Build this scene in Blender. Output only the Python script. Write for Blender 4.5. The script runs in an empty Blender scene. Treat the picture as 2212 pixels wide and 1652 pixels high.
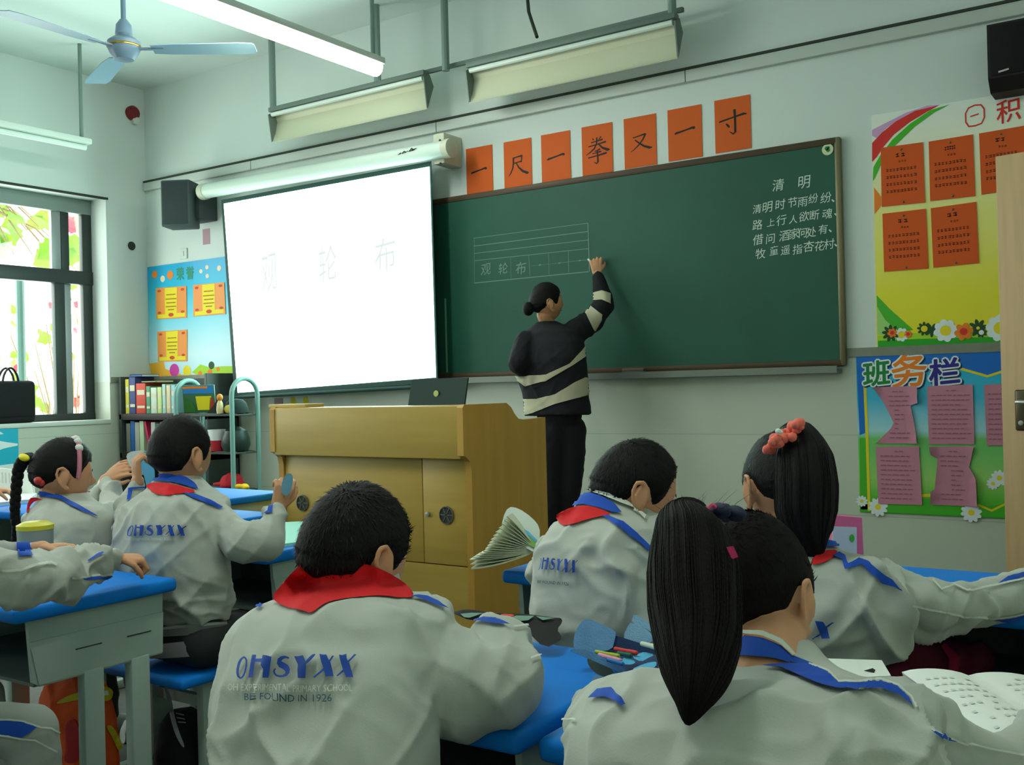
import bpy, bmesh, math, random
from mathutils import Vector, Matrix, noise
from mathutils.bvhtree import BVHTree
from mathutils.geometry import delaunay_2d_cdt

# ---------------------------------------------------------------- camera, sky, exposure
SC = bpy.context.scene
COL = SC.collection
R_ = math.radians
ZC = 1.15
CAM = Vector((0, 0, ZC))
F_PX, CX, CY = 2214.5, 1106.0, 826.0
_yaw, _pitch, _roll = R_(33.873), R_(0.254), R_(-1.399)
FW = Vector((-math.sin(_yaw) * math.cos(_pitch), math.cos(_yaw) * math.cos(_pitch), math.sin(_pitch)))
_r0 = Vector((math.cos(_yaw), math.sin(_yaw), 0))
_u0 = _r0.cross(FW)
RT = math.cos(_roll) * _r0 + math.sin(_roll) * _u0
UP = -math.sin(_roll) * _r0 + math.cos(_roll) * _u0

cam_data = bpy.data.cameras.new('camera')
cam_data.sensor_width = 36.0
cam_data.lens = F_PX / 2212.0 * 36.0
cam_data.clip_start = 0.05
cam = bpy.data.objects.new('camera', cam_data)
COL.objects.link(cam)
m = Matrix((RT, UP, -FW)).transposed().to_4x4()
m.translation = CAM
cam.matrix_world = m
SC.camera = cam

SC.view_settings.view_transform = 'Standard'
SC.view_settings.look = 'None'
SC.view_settings.gamma = 1.0
SC.view_settings.use_curve_mapping = False
SC.view_settings.exposure = 2.0

WORLD = bpy.data.worlds.new('overcast_sky')
SC.world = WORLD
WORLD.use_nodes = True
_bg = WORLD.node_tree.nodes['Background']
_bg.inputs[0].default_value = (0.93, 1.0, 0.97, 1)
_bg.inputs[1].default_value = 2.4
SC.cycles.max_bounces = 8
SC.cycles.diffuse_bounces = 4
SC.cycles.transmission_bounces = 4
SC.cycles.sample_clamp_indirect = 6.0
SC.cycles.caustics_reflective = False
SC.cycles.caustics_refractive = False
TUBE_POWER = 9.0           # emission of a lit ceiling tube
SCREEN_POWER = 2.1         # the projected picture
TINT = (0.95, 1.0, 0.92)   # greenish fluorescent white

# room numbers (metres)
WY = 5.4535      # front wall
XL = -7.32       # left wall
XR = 0.25        # right wall
YB = -3.2        # back wall
ZT = 3.72        # ceiling
DESK_Z = 0.68
SEAT_Z = 0.40


def P(px, py, d):
    return CAM + FW * d + RT * ((px - CX) / F_PX * d) - UP * ((py - CY) / F_PX * d)


def ray(px, py):
    return FW + RT * ((px - CX) / F_PX) - UP * ((py - CY) / F_PX)


def PY(px, py, y):
    r = ray(px, py)
    return CAM + r * (y / r.y)


def PX(px, py, x):
    r = ray(px, py)
    return CAM + r * (x / r.x)


def PZ(px, py, z):
    r = ray(px, py)
    return CAM + r * ((z - ZC) / r.z)


def cz(pts, ox, oy, s):
    return [(ox + x / s, oy + y / s) for x, y in pts]


# ---------------------------------------------------------------- materials
def lin(c):
    return tuple((v / 12.92 if v <= 0.04045 else ((v + 0.055) / 1.055) ** 2.4) for v in c)


def rgb(r, g, b):
    return lin((r / 255, g / 255, b / 255))


MATS = {}


def M(name, col, rough=0.6, bump=None, var=None, metal=0.0, spec=0.35, stretch=(1, 1, 1), emit=None, coat=0.0, trans=0.0, sheen=0.0):
    if name in MATS:
        return MATS[name]
    mt = bpy.data.materials.new(name)
    mt.use_nodes = True
    nt = mt.node_tree
    b = nt.nodes['Principled BSDF']
    c4 = (*col, 1)
    b.inputs['Base Color'].default_value = c4
    b.inputs['Roughness'].default_value = rough
    b.inputs['Metallic'].default_value = metal
    b.inputs['Specular IOR Level'].default_value = spec
    b.inputs['Coat Weight'].default_value = coat
    b.inputs['Transmission Weight'].default_value = trans
    b.inputs['Sheen Weight'].default_value = sheen
    if emit:
        b.inputs['Emission Color'].default_value = (*emit[0], 1)
        b.inputs['Emission Strength'].default_value = emit[1]
    if bump or var:
        tc = nt.nodes.new('ShaderNodeTexCoord')
        mp = nt.nodes.new('ShaderNodeMapping')
        mp.inputs['Scale'].default_value = stretch
        nt.links.new(tc.outputs['Object'], mp.inputs['Vector'])
    if bump:
        n = nt.nodes.new('ShaderNodeTexNoise')
        n.inputs['Scale'].default_value = bump[0]
        n.inputs['Detail'].default_value = 4
        nt.links.new(mp.outputs['Vector'], n.inputs['Vector'])
        bp = nt.nodes.new('ShaderNodeBump')
        bp.inputs['Strength'].default_value = bump[1]
        bp.inputs['Distance'].default_value = bump[2] if len(bump) > 2 else 0.004
        nt.links.new(n.outputs['Fac'], bp.inputs['Height'])
        nt.links.new(bp.outputs['Normal'], b.inputs['Normal'])
    if var:
        n2 = nt.nodes.new('ShaderNodeTexNoise')
        n2.inputs['Scale'].default_value = var[0]
        n2.inputs['Detail'].default_value = 3
        nt.links.new(mp.outputs['Vector'], n2.inputs['Vector'])
        rp = nt.nodes.new('ShaderNodeValToRGB')
        a = var[1]
        rp.color_ramp.elements[0].position = 0.3
        rp.color_ramp.elements[1].position = 0.7
        rp.color_ramp.elements[0].color = (*[max(0, v * (1 - a)) for v in col], 1)
        rp.color_ramp.elements[1].color = (*[min(1, v * (1 + a)) for v in col], 1)
        nt.links.new(n2.outputs['Fac'], rp.inputs['Fac'])
        nt.links.new(rp.outputs['Color'], b.inputs['Base Color'])
    MATS[name] = mt
    return mt


def ramp_mat(name, stops, axis=2, lo=0.0, hi=1.0, rough=0.5):
    """printed vertical colour blend (a poster print), in object coordinates"""
    mt = bpy.data.materials.new(name)
    mt.use_nodes = True
    nt = mt.node_tree
    b = nt.nodes['Principled BSDF']
    b.inputs['Roughness'].default_value = rough
    b.inputs['Specular IOR Level'].default_value = 0.3
    tc = nt.nodes.new('ShaderNodeTexCoord')
    sp = nt.nodes.new('ShaderNodeSeparateXYZ')
    mr = nt.nodes.new('ShaderNodeMapRange')
    mr.inputs['From Min'].default_value = lo
    mr.inputs['From Max'].default_value = hi
    rp = nt.nodes.new('ShaderNodeValToRGB')
    el = rp.color_ramp.elements
    el[0].position, el[0].color = stops[0][0], (*stops[0][1], 1)
    el[1].position, el[1].color = stops[-1][0], (*stops[-1][1], 1)
    for p_, c_ in stops[1:-1]:
        e = el.new(p_)
        e.color = (*c_, 1)
    nt.links.new(tc.outputs['Object'], sp.inputs[0])
    nt.links.new(sp.outputs[axis], mr.inputs[0])
    nt.links.new(mr.outputs[0], rp.inputs[0])
    nt.links.new(rp.outputs[0], b.inputs['Base Color'])
    return mt


def tile_mat():
    mt = bpy.data.materials.new('wall_tile')
    mt.use_nodes = True
    nt = mt.node_tree
    b = nt.nodes['Principled BSDF']
    b.inputs['Roughness'].default_value = 0.35
    tc = nt.nodes.new('ShaderNodeTexCoord')
    sp = nt.nodes.new('ShaderNodeSeparateXYZ')
    ad = nt.nodes.new('ShaderNodeMath')
    ad.operation = 'ADD'
    cb = nt.nodes.new('ShaderNodeCombineXYZ')
    nt.links.new(tc.outputs['Object'], sp.inputs[0])
    nt.links.new(sp.outputs[0], ad.inputs[0])
    nt.links.new(sp.outputs[1], ad.inputs[1])
    nt.links.new(ad.outputs[0], cb.inputs[0])
    zz = nt.nodes.new('ShaderNodeMath')
    zz.operation = 'ADD'
    zz.inputs[1].default_value = -0.015
    nt.links.new(sp.outputs[2], zz.inputs[0])
    nt.links.new(zz.outputs[0], cb.inputs[1])
    br = nt.nodes.new('ShaderNodeTexBrick')
    br.offset = 0.0
    br.inputs['Color1'].default_value = (*rgb(196, 203, 186), 1)
    br.inputs['Color2'].default_value = (*rgb(193, 200, 184), 1)
    br.inputs['Mortar'].default_value = (*rgb(176, 183, 167), 1)
    br.inputs['Scale'].default_value = 1.0
    br.inputs['Mortar Size'].default_value = 0.003
    br.inputs['Brick Width'].default_value = 90.0
    br.inputs['Row Height'].default_value = 0.42
    nt.links.new(cb.outputs[0], br.inputs['Vector'])
    nt.links.new(br.outputs['Color'], b.inputs['Base Color'])
    return mt


# ---------------------------------------------------------------- mesh helpers
def obj(name, me, parent=None, origin=None):
    """link a mesh given in world coordinates; origin moves the object's own origin"""
    o = bpy.data.objects.new(name, me)
    COL.objects.link(o)
    if origin is not None:
        me.transform(Matrix.Translation(-Vector(origin)))
        o.location = origin
    if parent is not None:
        o.parent = parent
        off = Vector((0, 0, 0))
        q = parent
        while q is not None:
            off += q.location + q.matrix_parent_inverse.translation
            q = q.parent
        o.matrix_parent_inverse = Matrix.Translation(-off)
    return o


def tag(o, label, cat, group=None, kind=None):
    o['label'] = label
    o['category'] = cat
    if group:
        o['group'] = group
    if kind:
        o['kind'] = kind
    return o


def empty(name, loc=(0, 0, 0)):
    o = bpy.data.objects.new(name, None)
    COL.objects.link(o)
    o.location = loc
    o.empty_display_size = 0.1
    return o


def frame(d, hint=Vector((0, 0, 1))):
    d = d.normalized()
    if abs(d.dot(hint)) > 0.95:
        hint = Vector((0, 1, 0)) if abs(d.y) < 0.9 else Vector((1, 0, 0))
    a = d.cross(hint).normalized()
    return a, d.cross(a).normalized()


class MB:
    def __init__(s):
        s.bm = bmesh.new()

    def box(s, c, size, rot=None, bev=0.0, mi=0, seg=2):
        g = bmesh.ops.create_cube(s.bm, size=1.0)
        vs = g['verts']
        bmesh.ops.scale(s.bm, vec=size, verts=vs)
        fs = list({f for v in vs for f in v.link_faces})
        if bev > 0:
            es = list({e for v in vs for e in v.link_edges})
            r = bmesh.ops.bevel(s.bm, geom=es, offset=bev, segments=seg, affect='EDGES', profile=0.5)
            vs = list({v for f in r['faces'] for v in f.verts} | {v for v in vs if v.is_valid})
            fs = list({f for v in vs for f in v.link_faces})
        mx = Matrix.Translation(Vector(c))
        if rot is not None:
            mx = mx @ rot.to_4x4()
        bmesh.ops.transform(s.bm, matrix=mx, verts=vs)
        for f in fs:
            f.material_index = mi
        return s

    def box2(s, a, b, bev=0.0, mi=0):
        a, b = Vector(a), Vector(b)
        return s.box((a + b) / 2, [abs(b[i] - a[i]) for i in range(3)], None, bev, mi)

    def prism(s, pts, w, mi=0):
        """closed polygon of world points, extruded by vector w"""
        w = Vector(w)
        a = [s.bm.verts.new(Vector(p)) for p in pts]
        b = [s.bm.verts.new(Vector(p) + w) for p in pts]
        n = len(a)
        fs = [s.bm.faces.new(a[::-1]), s.bm.faces.new(b)]
        for i in range(n):
            fs.append(s.bm.faces.new((a[i], a[(i + 1) % n], b[(i + 1) % n], b[i])))
        for f in fs:
            f.material_index = mi
        bmesh.ops.recalc_face_normals(s.bm, faces=fs)
        return s

    def rings(s, rings, cap=True, mi=0, closed=True):
        vr = [[s.bm.verts.new(p) for p in r] for r in rings]
        fs = []
        for i in range(len(vr) - 1):
            a, b = vr[i], vr[i + 1]
            n = len(a)
            for k in range(n if closed else n - 1):
                fs.append(s.bm.faces.new((a[k], a[(k + 1) % n], b[(k + 1) % n], b[k])))
        if cap and closed:
            fs.append(s.bm.faces.new(vr[0][::-1]))
            fs.append(s.bm.faces.new(vr[-1]))
        for f in fs:
            f.material_index = mi
        bmesh.ops.recalc_face_normals(s.bm, faces=fs)
        return s

    def tube(s, pts, r, seg=8, mi=0, cap=True, round_ends=False):
        pts = [Vector(p) for p in pts]
        rs = r if isinstance(r, (list, tuple)) else [r] * len(pts)
        rings = []
        up = None
        for i, p in enumerate(pts):
            d = pts[min(i + 1, len(pts) - 1)] - pts[max(i - 1, 0)]
            if up is None:
                a, b = frame(d)
            else:
                d = d.normalized()
                a = (up - d * up.dot(d)).normalized()
                b = d.cross(a)
            up = a
            rings.append([p + (a * math.cos(t) + b * math.sin(t)) * rs[i] for t in (2 * math.pi * k / seg for k in range(seg))])
        s.rings(rings, cap, mi)
        if round_ends:
            s.ball(pts[0], rs[0], 10, mi)
            s.ball(pts[-1], rs[-1], 10, mi)
        return s

    def ball(s, c, r, seg=16, mi=0, mat=None):
        g = bmesh.ops.create_uvsphere(s.bm, u_segments=seg, v_segments=max(6, seg * 2 // 3), radius=1.0)
        rr = r if isinstance(r, (list, tuple, Vector)) else (r, r, r)
        mx = Matrix.Translation(Vector(c)) @ (mat.to_4x4() if mat is not None else Matrix.Identity(4)) @ Matrix.Diagonal((*rr, 1))
        bmesh.ops.transform(s.bm, matrix=mx, verts=g['verts'])
        for v in g['verts']:
            for f in v.link_faces:
                f.material_index = mi
        return s

    def capsule(s, a, b, ra, rb, seg=12):
        """tapered limb segment with round ends (closed pieces for a voxel union)"""
        a, b = Vector(a), Vector(b)
        s.ball(a, ra, seg)
        s.ball(b, rb, seg)
        if (b - a).length > 1e-4:
            s.tube([a, b], [ra, rb], seg)
        return s

    def chain(s, pts, seg=14):
        for (a, ra), (b, rb) in zip(pts[:-1], pts[1:]):
            s.capsule(a, b, ra, rb, seg)
        return s

    def lathe(s, prof, c, axis=(0, 0, 1), seg=20, mi=0, cap=True):
        c = Vector(c)
        ax = Vector(axis).normalized()
        a, b = frame(ax)
        rings = [[c + ax * h + (a * math.cos(t) + b * math.sin(t)) * max(r, 1e-4) for t in (2 * math.pi * k / seg for k in range(seg))] for r, h in prof]
        return s.rings(rings, cap, mi)

    def grid(s, rows, mi=0):
        return s.rings(rows, False, mi, closed=False)

    def solid_grid(s, rows, thick, mi=0):
        """sheet with thickness: rows of points, offset along the sheet normal"""
        rows = [[Vector(p) for p in r] for r in rows]
        n, k = len(rows), len(rows[0])
        low = []
        for i in range(n):
            lr = []
            for j in range(k):
                du = rows[i][min(j + 1, k - 1)] - rows[i][max(j - 1, 0)]
                dv = rows[min(i + 1, n - 1)][j] - rows[max(i - 1, 0)][j]
                nn = du.cross(dv)
                nn = nn.normalized() if nn.length > 1e-9 else Vector((0, 0, 1))
                lr.append(rows[i][j] + nn * thick)
            low.append(lr)
        rg = [rows[i] + low[i][::-1] for i in range(n)]
        return s.rings(rg, True, mi)

    def mesh(s, name, mats, smooth=35):
        me = bpy.data.meshes.new(name)
        s.bm.to_mesh(me)
        s.bm.free()
        for mt in (mats if isinstance(mats, (list, tuple)) else [mats]):
            me.materials.append(mt)
        if smooth is not None:
            me.polygons.foreach_set('use_smooth', [True] * len(me.polygons))
            me.set_sharp_from_angle(angle=R_(smooth))
        return me

    def build(s, name, mats, parent=None, origin=None, smooth=35):
        return obj(name, s.mesh(name, mats, smooth), parent, origin)


def remesh(bm, voxel, smooth=4, fac=0.5):
    me = bpy.data.meshes.new('tmp')
    bm.to_mesh(me)
    bm.free()
    o = bpy.data.objects.new('tmp', me)
    COL.objects.link(o)
    md = o.modifiers.new('r', 'REMESH')
    md.mode = 'VOXEL'
    md.voxel_size = voxel
    md.use_smooth_shade = True
    if smooth:
        sm = o.modifiers.new('s', 'SMOOTH')
        sm.iterations = smooth
        sm.factor = fac
    dg = bpy.context.evaluated_depsgraph_get()
    out = bpy.data.meshes.new_from_object(o.evaluated_get(dg))
    bpy.data.objects.remove(o)
    bpy.data.meshes.remove(me)
    out.polygons.foreach_set('use_smooth', [True] * len(out.polygons))
    return out


def bvh_of(*meshes):
    vs, fs = [], []
    for me in meshes:
        k = len(vs)
        vs += [v.co.copy() for v in me.vertices]
        fs += [[k + i for i in p.vertices] for p in me.polygons]
    return BVHTree.FromPolygons(vs, fs)


# ---------------------------------------------------------------- cloth pieces and prints laid on a surface
def resample(poly, step, closed=True):
    out = []
    n = len(poly)
    for i in range(n if closed else n - 1):
        a, b = Vector(poly[i]), Vector(poly[(i + 1) % n])
        k = max(1, int((b - a).length / step))
        out += [a.lerp(b, j / k) for j in range(k)]
    if not closed:
        out.append(Vector(poly[-1]))
    return out


def smooth_poly(poly, it=2):
    for _ in range(it):
        q = []
        n = len(poly)
        for i in range(n):
            a, b = Vector(poly[i]), Vector(poly[(i + 1) % n])
            q += [a * 0.75 + b * 0.25, a * 0.25 + b * 0.75]
        poly = q
    return poly


def inside(p, poly):
    c = False
    n = len(poly)
    j = n - 1
    for i in range(n):
        if (poly[i][1] > p[1]) != (poly[j][1] > p[1]) and p[0] < (poly[j][0] - poly[i][0]) * (p[1] - poly[i][1]) / (poly[j][1] - poly[i][1] + 1e-12) + poly[i][0]:
            c = not c
        j = i
    return c


def lay(verts2, faces, bvh, off, thick, relax=0, trim=False):
    """carry flat points (seen along their line of sight) onto a surface and give them thickness"""
    ts, nn = [], []
    for x, y in verts2:
        r = ray(x, y).normalized()
        h = bvh.ray_cast(CAM, r, 30)
        ts.append(h[3] if h[0] is not None else None)
        nn.append((h[1] if h[1].dot(r) < 0 else -h[1]) if trim and h[0] is not None else Vector((0, 0, 0)))
    hit = [i for i, t in enumerate(ts) if t is not None]
    if not hit:
        return None
    if trim:
        faces = [f for f in faces if all(ts[i] is not None for i in f)]
    for i, t in enumerate(ts):
        if t is None:
            k = min(hit, key=lambda q: (verts2[q][0] - verts2[i][0]) ** 2 + (verts2[q][1] - verts2[i][1]) ** 2)
            ts[i] = ts[k]
    if relax:
        nb = [set() for _ in ts]
        for f in faces:
            for a, b in zip(f, list(f[1:]) + [f[0]]):
                nb[a].add(b)
                nb[b].add(a)
        for _ in range(relax):
            ts = [min(ts[i], (ts[i] + sum(ts[k] for k in nb[i]) / max(1, len(nb[i]))) / 2) if nb[i] else ts[i] for i in range(len(ts))]
    bm = bmesh.new()
    rs = [ray(x, y).normalized() for x, y in verts2]
    top = [bm.verts.new(CAM + rs[i] * (ts[i] - off * (.6 if trim else 1)) + nn[i] * off) for i in range(len(ts))]
    bot = [bm.verts.new(CAM + rs[i] * (ts[i] - off * (.6 if trim else 1) + thick) + nn[i] * off) for i in range(len(ts))]
    cnt = {}
    for f in faces:
        try:
            bm.faces.new([top[i] for i in f])
            bm.faces.new([bot[i] for i in f][::-1])
        except ValueError:
            continue
        for a, b in zip(f, list(f[1:]) + [f[0]]):
            k = (min(a, b), max(a, b))
            cnt[k] = cnt.get(k, []) + [(a, b)]
    for k, l in cnt.items():
        if len(l) == 1:
            a, b = l[0]
            try:
                bm.faces.new((top[b], top[a], bot[a], bot[b]))
            except ValueError:
                pass
    for v in [v for v in bm.verts if not v.link_faces]:
        bm.verts.remove(v)
    bmesh.ops.recalc_face_normals(bm, faces=bm.faces)
    return bm


def tri_fill(poly, step):
    bd = resample(poly, step)
    xs = [p[0] for p in bd]
    ys = [p[1] for p in bd]
    pts = [Vector((p[0], p[1])) for p in bd]
    ne = len(pts)
    y = min(ys) + step * 0.5
    row = 0
    while y < max(ys):
        x = min(xs) + (0.5 if row % 2 else 0.1) * step
        while x < max(xs):
            if inside((x, y), bd) and min((x - p[0]) ** 2 + (y - p[1]) ** 2 for p in bd) > (0.45 * step) ** 2:
                pts.append(Vector((x, y)))
            x += step
        y += step * 0.87
        row += 1
    r = delaunay_2d_cdt(pts, [(i, (i + 1) % ne) for i in range(ne)], [], 1, 1e-6)
    return [tuple(v) for v in r[0]], [list(f) for f in r[2]]


def drape(name, poly, bvh, mat, parent, off=0.003, thick=0.0025, step=8, relax=0, rounded=2, trim=False):
    polys = poly if isinstance(poly[0][0], (tuple, list, Vector)) else [poly]
    allb = MB()
    for pl in polys:
        if rounded:
            pl = smooth_poly(pl, rounded)
        v, f = tri_fill(pl, step)
        bm = lay(v, f, bvh, off, thick, relax, trim)
        if bm is None:
            continue
        tmp = bpy.data.meshes.new('t')
        bm.to_mesh(tmp)
        bm.free()
        allb.bm.from_mesh(tmp)
        bpy.data.meshes.remove(tmp)
    return allb.build(name, mat, parent, smooth=60)


def ribbon(pts, widths):
    """outline of a brush or seam line"""
    n = len(pts)
    ws = widths if isinstance(widths, (list, tuple)) else [widths] * n
    L, Rr = [], []
    for i in range(n):
        a, b = Vector(pts[max(i - 1, 0)]), Vector(pts[min(i + 1, n - 1)])
        d = (b - a).normalized()
        nn = Vector((-d.y, d.x))
        L.append(Vector(pts[i]) + nn * ws[i] / 2)
        Rr.append(Vector(pts[i]) - nn * ws[i] / 2)
    return [tuple(p) for p in L] + [tuple(p) for p in Rr[::-1]]


_TXT = {}


def text2d(s, res=3, bold=0.0):
    key = (s, res, bold)
    if key in _TXT:
        return _TXT[key]
    cu = bpy.data.curves.new('t', 'FONT')
    cu.body = s
    cu.size = 1.0
    cu.resolution_u = res
    cu.fill_mode = 'FRONT'
    cu.offset = bold
    o = bpy.data.objects.new('t', cu)
    COL.objects.link(o)
    dg = bpy.context.evaluated_depsgraph_get()
    me = bpy.data.meshes.new_from_object(o.evaluated_get(dg))
    v = [(p.co.x, p.co.y) for p in me.vertices]
    f = [list(p.vertices) for p in me.polygons]
    bpy.data.objects.remove(o)
    bpy.data.curves.remove(cu)
    bpy.data.meshes.remove(me)
    x0, x1 = min(p[0] for p in v), max(p[0] for p in v)
    y0, y1 = min(p[1] for p in v), max(p[1] for p in v)
    v = [((p[0] - x0) / max(1e-6, x1 - x0), (p[1] - y0) / max(1e-6, y1 - y0)) for p in v]
    _TXT[key] = (v, f, (x1 - x0) / max(1e-6, y1 - y0))
    return _TXT[key]


def flat_text(mb, s, o, u, v, mi=0, bold=0.0, lift=Vector((0, -0.0015, 0)), shear=0.0, back=False):
    """letters filling the box o, o+u, o+v on a flat thing, standing a hair proud of it"""
    vs, fs, _ = text2d(s, 3)
    o, u, v = Vector(o), Vector(u), Vector(v)
    r = max(0, bold)
    for k, (dx, dz) in enumerate([(0, 0)] + ([(r * math.cos(t), r * math.sin(t)) for t in (2 * math.pi * q / 10 for q in range(10))] if r else [])):
        sh = Vector((dx, -.00003 * k, dz))
        bv = [mb.bm.verts.new(o + u * (a + shear * b) + v * b + lift + sh) for a, b in vs]
        for f in fs:
            try:
                ff = mb.bm.faces.new([bv[i] for i in f])
                ff.material_index = mi
            except ValueError:
                pass


def strokes(mb, sts, o, u, v, mi=0, lift=Vector((0, -0.0015, 0))):
    """brush strokes [(x, y, width)...] in a unit box"""
    o, u, v = Vector(o), Vector(u), Vector(v)
    for k, st in enumerate(sts):
        n = len(st)
        L, Rr = [], []
        for i in range(n):
            a, b = st[max(i - 1, 0)], st[min(i + 1, n - 1)]
            d = Vector((b[0] - a[0], b[1] - a[1])).normalized()
            nn = Vector((-d.y, d.x)) * st[i][2] / 2
            L.append((st[i][0] + nn.x, st[i][1] + nn.y))
            Rr.append((st[i][0] - nn.x, st[i][1] - nn.y))
        lf = lift * (1 + 0.12 * k)
        vl = [mb.bm.verts.new(o + u * a + v * b + lf) for a, b in L]
        vr = [mb.bm.verts.new(o + u * a + v * b + lf) for a, b in Rr]
        for i in range(n - 1):
            f = mb.bm.faces.new((vl[i], vr[i], vr[i + 1], vl[i + 1]))
            f.material_index = mi


def flat_poly(mb, pts, mi=0, lift=Vector((0, -0.001, 0))):
    f = mb.bm.faces.new([mb.bm.verts.new(Vector(p) + lift) for p in pts])
    f.material_index = mi
    return f


def disc2(cx, cy, r, n=16, ry=None):
    return [(cx + r * math.cos(2 * math.pi * k / n), cy + (ry or r) * math.sin(2 * math.pi * k / n)) for k in range(n)]


def copy_tree(o, parent=None):
    c = o.copy()
    COL.objects.link(c)
    if parent is not None:
        c.parent = parent
    for ch in [x for x in o.children]:
        copy_tree(ch, c)
    return c
# ================================================================= the setting
m_wall = M('wall_paint', rgb(208, 218, 212), 0.75, bump=(60, 0.05), var=(1.3, 0.02))
m_ceil = M('ceiling_paint', rgb(212, 224, 218), 0.8, var=(1.0, 0.02))
m_tile = tile_mat()
m_floor = M('floor_terrazzo', rgb(92, 92, 88), 0.45, var=(30, 0.15))
m_white_pl = M('white_plastic', rgb(205, 213, 205), 0.45)
m_trunk = M('trunking_plastic', rgb(196, 204, 196), 0.5)
m_dark_line = M('dark_gap', rgb(52, 58, 52), 0.8)
m_band = M('border_tile', rgb(128, 132, 118), 0.4, var=(18, 0.08))
m_alu = M('dark_window_metal', rgb(52, 60, 58), 0.45, metal=0.2)
m_alu2 = M('grey_window_metal', rgb(150, 156, 156), 0.4, metal=0.3)
m_black = M('black_plastic', rgb(24, 26, 28), 0.45)
m_blackcloth = M('black_cloth', rgb(20, 21, 24), 0.85, bump=(220, 0.3))
m_paper = M('white_paper', rgb(224, 230, 222), 0.7)
m_ink = M('black_ink', rgb(26, 24, 24), 0.7)
m_chalk = M('chalk', rgb(205, 220, 208), 0.9)
m_chalk_dim = M('faint_chalk', rgb(120, 150, 134), 0.9)
m_steel = M('brushed_steel', rgb(170, 172, 165), 0.35, metal=0.8)


def struct(name, mb, mats, smooth=35):
    o = mb.build(name, mats, smooth=smooth) if isinstance(mb, MB) else mb
    o['kind'] = 'structure'
    return o


struct('floor', MB().box2((XL - .25, YB - .2, -.1), (XR + .2, WY + .2, 0)), m_floor)
struct('ceiling', MB().box2((XL - .25, YB - .2, ZT), (XR + .2, WY + .2, ZT + .1)), m_ceil)
BZ = 1.272
struct('wall_front', MB().box2((XL - .25, WY, 0), (XR + .2, WY + .2, BZ), mi=1).box2((XL - .25, WY, BZ), (XR + .2, WY + .2, ZT)), [m_wall, m_tile])
struct('wall_back', MB().box2((XL - .25, YB - .2, 0), (XR + .2, YB, BZ), mi=1).box2((XL - .25, YB - .2, BZ), (XR + .2, YB, ZT)), [m_wall, m_tile])
struct('wall_right', MB().box2((XR, YB, 0), (XR + .2, WY, BZ), mi=1).box2((XR, YB, BZ), (XR + .2, WY, ZT)), [m_wall, m_tile])
WIN = [(3.15, 5.07), (0.55, 2.5), (-2.2, -0.2)]
WZ0, WZ1 = 0.965, 2.76
mb = MB()
mb.box2((XL - .25, YB, 0), (XL, WY, WZ0), mi=1)
mb.box2((XL - .25, YB, WZ1), (XL, WY, ZT))
ye = YB
for a, b in sorted(WIN):
    mb.box2((XL - .25, ye, WZ0), (XL, a, BZ), mi=1)
    mb.box2((XL - .25, ye, BZ), (XL, a, WZ1))
    ye = b
mb.box2((XL - .25, ye, WZ0), (XL, WY, BZ), mi=1)
mb.box2((XL - .25, ye, BZ), (XL, WY, WZ1))
struct('wall_left', mb, [m_wall, m_tile])

# glazed border course at the top of the tiling
mb = MB()
mb.box2((XL, WY - .012, BZ - .008), (XR, WY, BZ + .038))
mb.box2((XL, 5.07, BZ - .008), (XL + .012, WY - .012, BZ + .038))
mb.box2((XL, 2.5, BZ - .008), (XL + .012, 3.15, BZ + .038))
struct('trim_1', mb, m_band)
# cable trunking above the board with its dark upper gap
TZ = 1.789 + ZC
mb = MB()
mb.box2((XL + .02, WY - .035, TZ - .075), (XR, WY, TZ - .008), bev=.004)
mb.box2((XL + .02, WY - .04, TZ - .008), (XR, WY, TZ + .006), mi=1)
for x in (-6.0, -4.2, -2.4, -.6):
    mb.box2((x, WY - .036, TZ - .075), (x + .004, WY - .03, TZ - .008), mi=1)
struct('trim_2', mb, [m_trunk, m_dark_line])

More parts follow.
